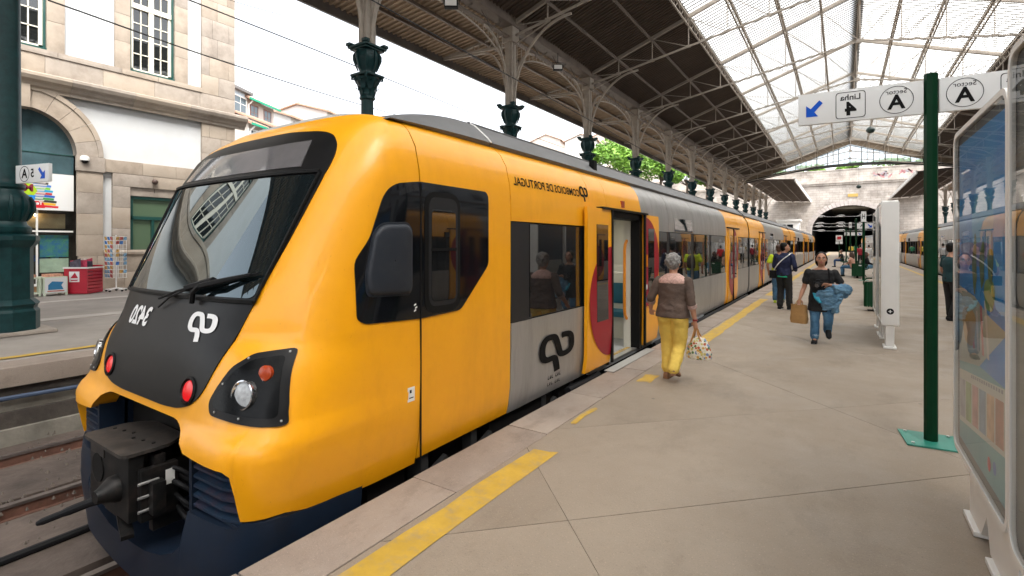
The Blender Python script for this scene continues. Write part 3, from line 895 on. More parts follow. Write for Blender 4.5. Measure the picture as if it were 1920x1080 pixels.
# added unseen buildings that cut the open-sky fill, met only in reflections
def fill_blocking_wall(name, label, loc, rz, L_, h, n):
    t = thing(name, label, 'building', loc, rz)
    mb = MB(); mb.box(0, L_, 0, 8, -1.1, h); mb.build('wall', M_plaster, t, smooth=0)
    mb = MB(); mb.box(0, L_, -.3, 0, 7.1, 7.7); mb.box(0, L_, -.12, 0, 0, 1.3); mb.build('cornice', M_granite, t, smooth=0)
    for i in range(n):
        x = L_ * (i + .5) / n; w_ = L_ / n * .28
        mb = MB(); mb.add([(x - w_, -.04, .3), (x + w_, -.04, .3), *[(x + w_ * math.cos(PI * k / 14), -.04, 4.6 + w_ * math.sin(PI * k / 14)) for k in range(15)]], [tuple(range(17))]); d = mb.build('arched_door', M_teal, t, smooth=0)
        mb = MB(); mb.box(x - .04, x + .04, -.1, -.04, .3, 4.6 + w_); mb.box(x - w_, x + w_, -.1, -.04, 4.5, 4.65); mb.build('door_bar', M_greenfr, d, smooth=0)
        mb = MB(); mb.box(x - w_ * .6, x + w_ * .6, -.06, 0, 8.7, 12.2); wd = mb.build('window', M_window, t, smooth=0)
        mb = MB(); mb.box(x - .06, x + .06, -.1, -.06, 8.7, 12.2); mb.box(x - w_ * .6, x + w_ * .6, -.1, -.06, 11, 11.2); mb.build('sash', M_cream, wd, smooth=0)
fill_blocking_wall('added_side_building', 'added unseen side building beyond the right hand train, cutting the sky fill', (24.5, 100, 0), -PI / 2, 125, 15, 26)
fill_blocking_wall('added_end_building', 'added unseen end building behind the camera, cutting the sky fill', (30, -34, 0), PI, 60, 13, 11)

# signal hut
hut = thing('signal_hut', 'small white flat roofed hut at the left foot of the tunnel wall', 'hut', (-9.6, 122, 0))
mb = MB(); mb.box(-2, 2, -2, 2, 0, 6.6); mb.build('wall', M_white, hut, smooth=0)
mb = MB(); mb.box(-2.3, 2.3, -2.3, 2.3, 6.6, 6.95); mb.box(-2.15, 2.15, -2.15, 2.15, 6.4, 6.6); mb.build('roof', M_white, hut, smooth=0)
for x in (-1.0, .35):
    mb = MB(); mb.box(x - .55, x + .55, -2.03, -1.9, 4.3, 5.9); mb.build('window', M_window, hut, smooth=0)
mb = MB(); mb.box(1.9, 2.03, -1.2, .2, 4.3, 5.9); mb.build('window', M_window, hut, smooth=0)
# dark green globes hung along the ridge
for k, (u, v, dep) in enumerate(((1632, 244, 40), (1610, 350, 70))):
    p = at(u, dep, zat(v, dep))
    l = thing('hanging_globe', ('larger nearer dark green globe hanging under the glazed ridge', 'smaller farther dark globe hanging before the tunnel wall')[k], 'lamp', p)
    mb = MB(); mb.lathe([(.05, -.27), (.22, -.2), (.30, -.05), (.30, .05), (.2, .2), (.06, .28)], n=16); mb.build('globe', mat('globe green', (.02, .04, .035), .35), l)
    mb = MB(); mb.tube([(0, 0, .27), (0, 0, 14.6 - p.z)], .012, 5); mb.build('cord', M_wire, l)
for k, (u, v, dep) in enumerate(((846, 8, 17.5), (1046, 127, 25.5))):
    p = at(u, dep, zat(v, dep))
    l = thing('floodlight', ('nearer black floodlight clamped under the canopy edge beam', 'farther black floodlight clamped under the canopy edge beam')[k], 'floodlight', p, .6)
    mb = MB(); mb.box(-.24, .24, -.12, .12, -.14, .14, bev=.03); mb.build('housing', M_black, l)
    mb = MB(); mb.box(-.2, .2, -.14, -.121, -.1, .1); mb.build('lamp_glass', M_white, l)
    mb = MB(); mb.tube([(-.28, 0, 0), (-.28, 0, .25), (.28, 0, .25), (.28, 0, 0)], .018, 5); mb.tube([(0, 0, .25), (0, 0, .75)], .02, 5); mb.build('yoke', M_black, l)

# overhead wires
for k, (a, b, sag, r, lab) in enumerate((((-9.5, -4, 9.2), (-4.6, 60, 6.9), .5, .012, 'lower'), ((-4.2, -4, 7.55), (-4.2, 60, 7.3), .0, .012, 'middle'), ((-8, -6, 12.5), (-8.2, 70, 8.8), .9, .011, 'upper'))):
    pass
def wire(name, label, pts, r):
    mb = MB(); mb.tube(cat_rom(pts, 6), r * 1.25, 5); return tag(mb.build(name, M_wire), label, 'wire', 'overhead wires left of the train')
wire('overhead_wire', 'lowest dark overhead wire crossing the station building windows', [at(90, 9.0, zat(0, 9)), at(440, 13.5, zat(122, 13.5)), at(745, 22, zat(216, 22)), at(1100, 40, zat(315, 40))], .013)
wire('overhead_wire', 'middle dark overhead wire running past the building corner into the open sky', [at(350, 11, zat(-2, 11)), at(650, 17, zat(117, 17)), at(950, 30, zat(238, 30)), at(1100, 44, zat(292, 44))], .013)
wire('overhead_wire', 'faint thin upper overhead wire in the white sky', [at(420, 12, zat(-3, 12)), at(640, 20, zat(66, 20)), at(800, 34, zat(142, 34))], .005)
wire('overhead_wire', 'dark wire running along under the canopy past the iron columns', [at(690, 15.8, zat(-4, 15.8)), at(960, 21.6, zat(145, 21.6)), at(1105, 29, zat(225, 29)), at(1300, 50, zat(333, 50)), at(1420, 80, zat(392, 80))], .018)
# ------------------------------------------------------------------ station building on the left
BX = -23.6
bld = thing('station_building', 'grey granite and white plaster station building with tall cream windows and an arched shop', 'building', (BX, 0, 0))
BY0, BY1 = -8.0, 12.16
# body behind the facing
mb = MB()
DEP = -9.0
def wall_rect(y0, y1, z0, z1, m=0, x=-.12): mb.add([(x, y0, z0), (x, y1, z0), (x, y1, z1), (x, y0, z1)], [(0, 1, 2, 3)], m)
# plaster zones (flush facing), holes left for the openings
WIN = [(-3.9, -2.32), (.02, 1.6), (4.0, 5.58), (8.08, 9.66)]
for y0, y1 in ((-8, -4.3), (-1.9, -.4), (2.0, 3.6), (5.98, 7.68), (10.06, 10.8)):
    wall_rect(y0, y1, 8.62, 16)
wall_rect(-8, 2.9, 5.0, 7.2); wall_rect(6.9, 10.8, 4.9, 7.2)
for k in range(24):
    ya, yb = 2.9 + 4.0 * k / 24, 2.9 + 4.0 * (k + 1) / 24
    zl = lambda y: 5.02 + math.sqrt(max(0, 1.95**2 - (y - 4.9)**2))
    mb.add([(-.12, ya, zl(ya)), (-.12, yb, zl(yb)), (-.12, yb, 7.2), (-.12, ya, 7.2)], [(0, 1, 2, 3)])
wall_rect(7.1, 7.7, 1.4, 4.6); wall_rect(10.1, 10.8, 1.4, 4.6)
mb.build('plaster_wall', M_plaster, bld, smooth=0)
mb = MB(); mb.box(DEP, -.9, BY0, BY1 - .05, 0, 16); mb.add([(-.13, BY1 - .02, 0), (DEP, BY1 - .02, 0), (DEP, BY1 - .02, 16), (-.13, BY1 - .02, 16)], [(0, 1, 2, 3)])
mb.box(-.9, -.14, BY0, 3.4, 7.0, 8.6); mb.box(-.9, -.14, 6.4, BY1 - .05, 7.0, 8.6)
mb.build('inner_wall', M_shop, bld, smooth=0)
def stones(y0, y1, z0, z1, x=0.0, hrow=.62, lrow=1.3, dep=.14, name='stone', jit=.006):
    """courses of ashlar blocks with recessed joints"""
    nr = max(1, round((z1 - z0) / hrow)); h = (z1 - z0) / nr
    for r in range(nr):
        n = max(1, round((y1 - y0) / lrow)); off = .5 if (r % 2 and n > 1) else 0
        cuts = [y0] + sorted(y0 + (y1 - y0) * (i + off + random.uniform(-.12, .12)) / n for i in range(1 if not off else 0, n)) + [y1]
        for a, b in zip(cuts[:-1], cuts[1:]):
            if b - a < .05: continue
            q = MB(); q.box(x - dep, x + random.uniform(0, jit), a + .004, b - .004, z0 + r * h + .004, z0 + (r + 1) * h - .004, bev=.008)
            q.build(name, random.choice(GR), bld, smooth=30)
random.seed(11)
# corner quoins, upper and lower
stones(10.73, 12.16, 8.42, 16, .03, .8, .75); stones(10.73, 12.16, 1.5, 7.2, .03, .72, .75)
# window surrounds (granite) upper storey
for y0, y1 in WIN:
    a, b = y0 - .62, y1 + .62
    stones(a + .12, y0, 8.62, 14, .03, 1.1, .6); stones(y1, b - .12, 8.62, 14, .03, 1.1, .6)
stones(BY0, BY1, 7.75, 8.42, .02, .67, 1.75); stones(BY0, 10.74, 8.42, 8.625, .06, .25, 1.6)
# storey cornice: moulded, one profile run
prof = [(0, 7.1), (.10, 7.1), (.12, 7.2), (.2, 7.26), (.24, 7.36), (.36, 7.44), (.42, 7.56), (.42, 7.66), (.34, 7.70), (.05, 7.75), (0, 7.75)]
yy = BY0; 
while yy < BY1 + .4:
    l = min(random.uniform(1.7, 2.3), BY1 + .42 - yy)
    if BY1 + .42 - yy - l < .6: l = BY1 + .42 - yy
    q = MB(); q.poly([(x, yy + .003, z) for x, z in prof], (0, l - .006, 0)); q.build('cornice', random.choice(GR), bld, smooth=20); yy += l
# plinth course with a moulding
stones(6.45, BY1 + .05, 0, 1.28, .08, .64, 1.5)
q = MB(); q.poly([(x, 7.2, z) for x, z in ((-.1, 1.28), (.10, 1.28), (.14, 1.34), (.14, 1.42), (.08, 1.5), (-.1, 1.5))], (0, 5.0, 0)); q.build('plinth_moulding', M_granite, bld, smooth=20)
# impost band and pilasters
stones(7.25, 10.73, 4.5, 5.0, .03, .5, 1.1); stones(6.38, 7.25, 4.45, 5.02, .10, .6, .9)
stones(6.42, 7.2, 1.28, 4.45, .05, .8, .9); stones(2.6, 3.38, 0, 4.45, .05, .8, .9); stones(2.55, 3.42, 4.45, 5.02, .10, .6, .9)
stones(BY0, 2.6, 0, 5.1, .02, .8, 1.5)
# arch ring of voussoirs with a moulded outer edge
AC, AZ, RI, RO = 4.9, 5.02, 1.5, 2.3
nv = 11
for i in range(nv):
    a0, a1 = PI * i / nv + .003, PI * (i + 1) / nv - .003
    q = MB(); sg = 5
    inn = [(0, AC + RI * math.cos(a0 + (a1 - a0) * k / sg), AZ + RI * math.sin(a0 + (a1 - a0) * k / sg)) for k in range(sg + 1)]
    out = [(0, AC + RO * math.cos(a0 + (a1 - a0) * k / sg), AZ + RO * math.sin(a0 + (a1 - a0) * k / sg)) for k in range(sg + 1)]
    q.poly([(-.5, p[1], p[2]) for p in inn] + [(-.5, p[1], p[2]) for p in out[::-1]], (.56, 0, 0))
    for r0, r1, d in ((RO - .16, RO, .10), (RI, RI + .12, .085)):
        n1 = [(-.1, AC + r0 * math.cos(a0 + (a1 - a0) * k / sg), AZ + r0 * math.sin(a0 + (a1 - a0) * k / sg)) for k in range(sg + 1)]
        n2 = [(-.1, AC + r1 * math.cos(a0 + (a1 - a0) * k / sg), AZ + r1 * math.sin(a0 + (a1 - a0) * k / sg)) for k in range(sg + 1)]
        q.poly(n1 + n2[::-1], (.1 + d, 0, 0))
    q.build('arch_stone', random.choice(GR), bld, smooth=20)
q = MB(); q.box(-.3, .2, AC - .22, AC + .22, AZ + RI - .06, AZ + RO + .02, bev=.03); q.build('keystone', M_granite2, bld)
# fanlight behind the arch
mb = MB(); fa = [(-.35, AC + (RI + .02) * math.cos(PI * k / 20), AZ + (RI + .02) * math.sin(PI * k / 20)) for k in range(21)]
mb.poly([(-.38, 6.42, 4.3), *fa, (-.38, 3.38, 4.3)], (.03, 0, 0)); mb.build('fanlight', M_teal, bld, smooth=0)
mb = MB(); mb.bar((-.32, 3.4, 5.0), (-.32, 6.4, 5.0), .03); mb.build('glazing_bar', M_greenfr, bld, smooth=0)
# tall windows
def tall_window(y0, y1, z0, z1, name='window'):
    w = MB(); w.box(-.34, -.10, y0, y0 + .07, z0, z1); w.box(-.34, -.10, y1 - .07, y1, z0, z1); w.box(-.34, .0, y0 - .06, y1 + .06, z0 - .06, z0); w.box(-.34, -.1, y0, y1, z1, z1 + .08)
    f = w.build(name, M_greenfr, bld, smooth=0)
    mb = MB(); a, b = y0 + .07, y1 - .07
    mb.box(-.28, -.2, a, a + .1, z0, z1); mb.box(-.28, -.2, b - .1, b, z0, z1); mb.box(-.28, -.2, a, b, z0, z0 + .12)
    m_ = (a + b) / 2; mb.box(-.28, -.17, m_ - .09, m_ + .09, z0, z1); tz = z0 + 2.55; mb.box(-.28, -.15, a, b, tz, tz + .2)
    for s0, s1 in ((a + .1, m_ - .09), (m_ + .09, b - .1)):
        mm = (s0 + s1) / 2; mb.box(-.27, -.21, mm - .02, mm + .02, z0, z1)
        for z in (.62, 1.24, 1.86): mb.box(-.27, -.21, s0, s1, z0 + .12 + z - .02, z0 + .12 + z + .02)
        for z in (.6, 1.2): mb.box(-.27, -.21, s0, s1, tz + .2 + z - .02, tz + .2 + z + .02)
    mb.build('sash', M_cream, f, smooth=0)
    ys = [a + .1, (a + .1 + m_ - .09) / 2, m_ - .09, m_ + .09, (m_ + .09 + b - .1) / 2, b - .1]
    zs = [z0 + .12, z0 + .74, z0 + 1.36, z0 + 1.98, tz]
    for c0, c1 in ((0, 1), (1, 2), (3, 4), (4, 5)):
        for r in range(5):
            za, zb = (zs[r], zs[r+1]) if r < 4 else (tz + .2, z1)
            t = random.uniform(-.004, .004)
            q = MB(); q.add([(-.245 + t, ys[c0], za), (-.245 - t, ys[c1], za), (-.245 - t, ys[c1], zb), (-.245 + t, ys[c0], zb)], [(0, 1, 2, 3)]); q.build('pane', M_window, f, smooth=0)
for y0, y1 in WIN: tall_window(y0, y1, 8.7, 12.6)
# green street window with frosted panes
stones(7.5, 8.08, 1.5, 4.0, .02, .85, .7); stones(9.7, 10.3, 1.5, 4.0, .02, .85, .7); stones(7.5, 10.3, 4.0, 4.5, .02, .5, 1.5)
w = MB(); w.box(-.3, -.1, 8.1, 8.2, 1.5, 3.62); w.box(-.3, -.1, 9.6, 9.7, 1.5, 3.62); w.box(-.3, -.1, 8.1, 9.7, 3.55, 3.66); w.box(-.3, -.1, 8.1, 9.7, 2.72, 2.85); w.box(-.3, -.1, 8.85, 8.95, 1.5, 2.72)
f = w.build('window', M_greenfr, bld, smooth=0, label='dark green framed window with frosted green panes')
M_frost = mat('frosted green glass', (.085, .135, .08), .35)
for a, b, c, d in ((8.2, 8.85, 1.5, 2.72), (8.95, 9.6, 1.5, 2.72), (8.2, 9.6, 2.85, 3.55)):
    q = MB(); q.box(-.22, -.2, a, b, c, d); q.build('pane', M_frost, f, smooth=0)
stones(8.1, 9.7, 3.66, 4.0, -.06, .4, 1.7)
# wall fittings
cctv = thing('security_camera', 'small white dome security camera on the pilaster beside the shop arch', 'camera', (BX + .12, 6.62, 4.85))
mb = MB(); mb.lathe([(.14, -.02), (.15, .03), (.13, .12), (.08, .16)], n=14); mb.build('housing', M_white, cctv)
mb = MB(); mb.ell((.02, 0, -.04), (.1, .1, .09), 12); mb.build('dome', M_black, cctv)
sp = thing('wall_lamp', 'small brown round wall lamp above the green window', 'lamp', (BX, 8.9, 4.28))
mb = MB(); mb.ell((.1, 0, 0), (.12, .11, .11), 12); mb.tube([(-.1, 0, 0), (.08, 0, 0)], .03, 6); mb.tube([(.0, 0, -.05), (.0, .02, -.45)], .012, 5); mb.build('lamp_body', mat('brown lamp', (.08, .05, .04), .5), sp)

# ---- shop front
shop = thing('shop_sign', 'white printed shop fascia with a stack of coloured books under the arch', 'sign', (BX - .30, 3.4, 0))
mb = MB(); mb.box(0, .05, .02, 3.0, 2.95, 4.28); mb.build('board', M_signw, shop, smooth=0)
sh = .053
def sp_poly(name, pts, m, d=0.0):
    q = MB(); q.add([(sh + d, a, b) for a, b in pts], [tuple(range(len(pts)))]); return q.build(name, m, shop, smooth=0)
# books: seen mirrored like all print here; stack towards the far end
bc = [((.62, .02, .03), 0), ((.8, .45, .03), 1), ((.04, .04, .03), 0), ((.05, .3, .06), 1), ((.02, .12, .5), 0), ((.55, .05, .06), 1), ((.02, .35, .6), 0), ((.2, .55, .05), 1), ((.05, .2, .6), 0), ((.09, .07, .06), 1)]
z = 3.06
for i, (c, k) in enumerate(bc):
    w0, w1 = 1.72 + .02 * (i % 3) + .012 * i, 2.56 - .025 * i - .05 * (i % 2)
    h = .085
    m = mat('book %d' % i, c, .5)
    sp_poly('book', [(w0, z), (w1, z - .03), (w1 + .01, z + h - .04), (w0 + .02, z + h)], m, .001 * (i % 3))
    sp_poly('pages', [(w0 - .02, z + .02), (w0 + .38, z + .01), (w0 + .40, z + h - .03), (w0, z + h - .02)], mat('pages', (.6, .58, .55), .6), .004)
    z += .092
sp_poly('colour_band', [(1.3, 3.47), (1.9, 3.45), (2.0, 3.62), (1.86, 3.86), (1.3, 3.88)], mat('lime', (.36, .55, .01), .5), .005)
sp_poly('colour_band', [(1.3, 3.27), (1.92, 3.27), (1.95, 3.46), (1.3, 3.46)], mat('sky blue', (.01, .22, .65), .5), .005)
sp_poly('colour_band', [(1.3, 3.02), (2.2, 3.02), (2.14, 3.26), (1.3, 3.26)], mat('poster red', (.6, .008, .02), .5), .005)
fsh = lambda oy, oz: (lambda p, q, d: (sh + .009, oy - p, oz + q))
lettering('M', .36, fsh(1.76, 3.70), shop, mat('maroon ink', (.2, .01, .03), .5), bold=.012)
lettering('S\u00e3o', .17, fsh(1.68, 3.36), shop, M_signw, bold=.006) if 0 else lettering('Sa', .19, fsh(1.70, 3.35), shop, M_signw, bold=.006)
lettering('Temos o', .15, fsh(1.86, 3.18), shop, M_signw, bold=.006)
lettering('ao', .10, fsh(1.66, 3.065), shop, M_signw, bold=.003)
# glazing, frame and goods behind
front = thing('shop_window', 'dark glazed shop front below the white sign, goods and warm lamps inside', 'shop front', (BX - .36, 3.4, 0))
mb = MB(); mb.add([(0, .0, .3), (0, 3.0, .3), (0, 3.0, 2.95), (0, .0, 2.95)], [(0, 1, 2, 3)]); mb.build('pane', glass('shop glass', (.8, .85, .85), ior=1.45), front, smooth=0)
mb = MB(); mb.box(-.03, .05, 0, 3.0, 2.16, 2.22); mb.box(-.03, .05, 0, 3, .22, .3); mb.box(-.02, .04, 1.98, 2.03, .3, 2.95); mb.build('frame', M_white, front, smooth=0)
mb = MB(); mb.box(-.55, -.5, 0, 3.0, 0, 3.2, m=0); mb.box(-.5, 0, 0, 3, 2.97, 3.1, m=1); mb.box(-.5, 0, 0, 3, .0, .22, m=1); mb.build('backing', [M_shop, mat('shop wood', (.3, .17, .08), .6)], front, smooth=0)
mb = MB(); mb.box(-.48, -.44, .1, 2.9, 2.3, 2.85); mb.build('wall_panel', mat('warm panel', (.42, .32, .18), .6, var=.2), front, smooth=0)
for yy in (1.3, 2.05):
    mb = MB(); mb.ell((-.3, yy, 2.78), (.05, .05, .05), 10); mb.build('spot_lamp', mat('spot glow', (1, .8, .5), .5, emit=(1, .72, .38), es=6), front)
gc = [(.03, .12, .3), (.3, .24, .06), (.06, .2, .08), (.4, .06, .04), (.02, .05, .15), (.5, .45, .4), (.1, .3, .4)]
for k in range(26):
    yy, zz = random.uniform(.3, 2.7), random.uniform(.35, 2.0); w_, h_ = random.uniform(.12, .3), random.uniform(.1, .3)
    q = MB(); q.box(-.42 + .002 * k, -.34 + .002 * k, yy, yy + w_, zz, zz + h_); q.build('goods', mat('goods %d' % (k % 7), gc[k % 7], .6, var=.5, scale=12), front, smooth=0)
q = MB(); q.box(-.1, -.08, 2.1, 2.9, 1.25, 2.05); q.build('hanging_cloth', mat('blue print cloth', (.02, .13, .4), .7, col2=(.10, .32, .12), scale=5), front, smooth=0)
q = MB(); q.box(-.1, -.08, 2.1, 2.9, .7, 1.2); q.build('notice', mat('pale notice', (.5, .6, .45), .7, var=.2), front, smooth=0)
q = MB(); q.box(.01, .02, .55, 1.45, 1.75, 2.13, m=0); q.add([(.022, .6, 1.98), (.022, 1.4, 1.98), (.022, 1.4, 2.1), (.022, .6, 2.1)], [(0, 1, 2, 3)], 1); q.add([(.022, .6, 1.79), (.022, .95, 1.79), (.022, 1.0, 1.93), (.022, .6, 1.93)], [(0, 1, 2, 3)], 2); q.add([(.022, 1.0, 1.79), (.022, 1.4, 1.79), (.022, 1.4, 1.95), (.022, 1.05, 1.95)], [(0, 1, 2, 3)], 3)
q.build('poster', [mat('yellow poster', (.75, .6, .06), .5), mat('red strip', (.6, .03, .03), .5), mat('green strip', (.05, .4, .2), .5), mat('blue strip', (.04, .2, .6), .5)], front, smooth=0)

# ---- goods standing outside the shop
def crate(y, x, label, ry):
    t = thing('display_crate', label, 'crate', (x, y, 0), ry)
    for k in range(4):
        a, b = ((-.28, -.28), (.28, -.28), (-.28, .28), (.28, .28))[k]
        q = MB(); q.box(a - .03, a + .03, b - .03, b + .03, 0, .62); q.build('leg', M_pale, t, smooth=0)
    q = MB(); q.box(-.3, .3, -.3, .3, .08, .12); q.box(-.3, .3, -.3, .3, .58, .63); q.box(-.3, -.26, -.3, .3, .1, .6); q.build('shelf', M_pale, t, smooth=0)
    for k in range(3):
        q = MB(); q.box(-.2 + .16 * k, -.1 + .16 * k, -.22, .22, .63, .72, bev=.01); q.build('booklet', mat('booklet', (.6, .3, .2), .6, var=.4, scale=15), t)
    return t
M_pale = mat('pale green wood', (.60, .66, .52), .6, var=.05)
t = crate(4.75, BX + 1.25, 'pale open crate of booklets nearest the dark column', .1)
t2 = crate(5.42, BX + 1.3, 'pale crate with a blue book poster beside the red bin', .05)
q = MB(); q.box(.305, .32, -.28, .28, .1, .6, m=0); q.add([(.323, -.2, .2), (.323, .2, .2), (.323, .14, .34), (.323, .2, .45), (.323, -.1, .48), (.323, -.2, .36)], [(0, 1, 2, 3, 4, 5)], 1); q.add([(.324, -.22, .14), (.324, .22, .14), (.324, .22, .17), (.324, -.22, .17)], [(0, 1, 2, 3)], 2)
q.build('poster', [M_signw, mat('teal ink', (.03, .2, .4), .5), mat('red ink', (.5, .1, .05), .5)], t2, smooth=0)
rb = thing('red_bin', 'red slatted bin filled with magazines, a white boat emblem on its end', 'bin', (BX + 1.35, 6.25, 0), -.85)
M_red = mat('bin red', (.42, .012, .03), .45, var=.1)
q = MB(); q.box(.36, .40, -.36, .36, .02, .88); q.box(-.40, -.36, -.36, .36, .02, .98); q.box(-.36, .36, -.36, .36, .02, .06); q.build('end_panel', M_red, rb, smooth=0)
for k in range(7):
    for yy in (-.36, .34):
        q = MB(); q.box(-.36, .36, yy, yy + .02, .08 + .115 * k, .17 + .115 * k); q.build('slat', M_red, rb, smooth=0)
q = MB(); q.box(-.42, .42, -.39, -.34, .88, .93); q.box(-.42, .42, .34, .39, .88, .93); q.box(.37, .42, -.34, .34, .88, .93); q.build('rim', M_white, rb, smooth=0)
q = MB(); q.add([(.402, -.2, .42), (.402, .12, .42), (.402, .12, .78), (.402, -.2, .78)], [(0, 1, 2, 3)], 0); q.add([(.404, -.16, .55), (.404, .08, .55), (.404, -.02, .75)], [(0, 1, 2)], 1); q.add([(.404, -.17, .50), (.404, .09, .50), (.404, .05, .46), (.404, -.13, .46)], [(0, 1, 2, 3)], 1)
q.build('emblem', [M_signw, M_red], rb, smooth=0)
for k in range(9):
    q = MB(); a = -.3 + .07 * k; q.add([(a, -.3 + .03 * (k % 3), .6), (a + .02, .1 + .05 * (k % 4), .6), (a + .08, .12 + .05 * (k % 4), 1.12 + .06 * (k % 3)), (a + .06, -.3 + .03 * (k % 3), 1.1 + .05 * (k % 2))], [(0, 1, 2, 3)])
    q.build('magazine', mat('mag %d' % (k % 5), [(.6, .55, .5), (.5, .3, .05), (.5, .05, .1), (.08, .07, .1), (.6, .4, .45)][k % 5], .5, var=.5, scale=14), rb, smooth=0)
rk = thing('postcard_rack', 'tall white wire postcard rack on castors beside the pilaster', 'rack', (BX + 1.45, 7.15, 0), .3)
q = MB(); q.tube([(0, 0, .08), (0, 0, 2.05)], .025, 8); 
for k in range(5):
    a = 2 * PI * k / 5; q.tube([(0, 0, .12), (.32 * math.cos(a), .32 * math.sin(a), .07)], .022, 6)
q.build('stand', M_white, rk)
for k in range(5):
    a = 2 * PI * k / 5; q = MB(); q.tube([(.3 * math.cos(a) - .02, .3 * math.sin(a), .035), (.3 * math.cos(a) + .02, .3 * math.sin(a), .035)], .035, 8); q.build('castor', M_black, rk)
q = MB()
for f in range(4):
    a = PI / 2 * f; c, s_ = math.cos(a), math.sin(a)
    for kx in (-.2, -.07, .07, .2): q.tube([(c * .22 - s_ * kx, s_ * .22 + c * kx, .5), (c * .22 - s_ * kx, s_ * .22 + c * kx, 2.0)], .006, 4)
    for kz in range(11): z = .5 + .15 * kz; q.tube([(c * .24 - s_ * -.21, s_ * .24 + c * -.21, z), (c * .24 - s_ * .21, s_ * .24 + c * .21, z)], .006, 4)
q.build('wire_frame', M_white, rk, smooth=0)
for f in (0, 3):
    a = PI / 2 * f; c, s_ = math.cos(a), math.sin(a)
    for kz in range(10):
        for kx in (-.135, 0, .135):
            if f == 0 and random.random() < .6: continue
            z = .52 + .15 * kz; q = MB()
            w = .055; P_ = lambda kk, dd, zz: (c * (.245 + dd) - s_ * kk, s_ * (.245 + dd) + c * kk, zz)
            q.add([P_(kx - w, 0, z), P_(kx + w, 0, z), P_(kx + w, .03, z + .12), P_(kx - w, .03, z + .12)], [(0, 1, 2, 3)])
            q.build('postcard', mat('card %d' % random.randrange(6), random.choice([(.05, .2, .6), (.6, .35, .1), (.5, .1, .1), (.2, .4, .6), (.6, .55, .4), (.05, .15, .35)]), .4, var=.6, scale=18), rk, smooth=0)
# platform sign fixed to the nearest column
cs = thing('column_sign', 'small white direction sign with an A and arrow fixed to the nearest column', 'sign', (XC0 + .32, CY[2] + .1, 3.05), R(14))
q = MB(); q.box(0, 1.0, -.03, .03, -.17, .17, bev=.008); q.build('board', M_signw, cs)
fcs = lambda ox: (lambda p, q, d: (ox - p, -.033, q))
lettering('A', .24, fcs(.28), cs, M_ink, .006); lettering('5', .22, fcs(.52), cs, M_ink, .005)
def ring_mb(cx, cz, r, w, fn, n=32, sx=1.0):
    q = MB(); q.grid([[fn(cx + sx * rr * math.cos(2 * PI * k / n), cz + rr * math.sin(2 * PI * k / n), 0) for k in range(n)] for rr in (r - w, r)], close=True); return q
ring_mb(0, 0, .15, .012, fcs(.28)).build('ring', M_ink, cs, smooth=0, fix=False)
ARROW = [(-.5, -.5), (.22, -.5), (.0, -.22), (.5, .3), (.3, .5), (-.22, 0.0), (-.5, .22)]
q = MB(); q.add([(.80 - a * .2, -.034, b * .22) for a, b in ARROW], [(0, 1, 2), (0, 2, 5), (2, 3, 4), (2, 4, 5), (0, 5, 6)]); q.build('arrow', M_blue, cs, smooth=0, fix=False)

# ------------------------------------------------------------------ hill, houses and trees beyond
mb = MB(); rows = []
for i in range(13):
    t = i / 12; row = []
    for j in range(25):
        yy = -40 + 260 * j / 24
        row.append((-31 - 110 * t, yy, -1.2 + (22 * t**.8) * (.5 + .5 * min(1, max(0, (yy - 20) / 60))) + 1.2 * math.sin(yy * .13 + 5 * t)))
    rows.append(row)
mb.grid(rows); tag(mb.build('hillside', mat('hill ground', (.22, .2, .15), .95, var=.3, scale=.2), smooth=60), kind='structure')
mb = MB(); mb.box(-60, 70, 139.4, 260, 10, 16); tag(mb.build('hilltop', mat('hill ground', (.22, .2, .15))), kind='structure')
rw = MB(); rw.box(-29.3, -28.4, 36, 137.8, -1.15, 11.2); rw.box(-29.5, -28.2, 36, 137.8, 11.2, 11.5)
tag(rw.build('retaining_wall', M_white, smooth=0), 'white retaining wall below the bright green bushes', 'wall')
M_tile = mat('roof tile', (.36, .23, .165), .8, var=.3, scale=6)
M_hw = [mat('house white', (.56, .55, .53), .9, var=.06, scale=.6), mat('house cream', (.52, .47, .42), .9, var=.1, scale=.6), mat('house pink', (.48, .41, .37), .9, var=.12, scale=.5), mat('house blue', (.45, .52, .58), .8, var=.1, scale=.8)]
M_hwin = mat('house window', (.10, .13, .15), .08, ior=1.6)
M_gut = mat('green gutter', (.01, .28, .16), .5)
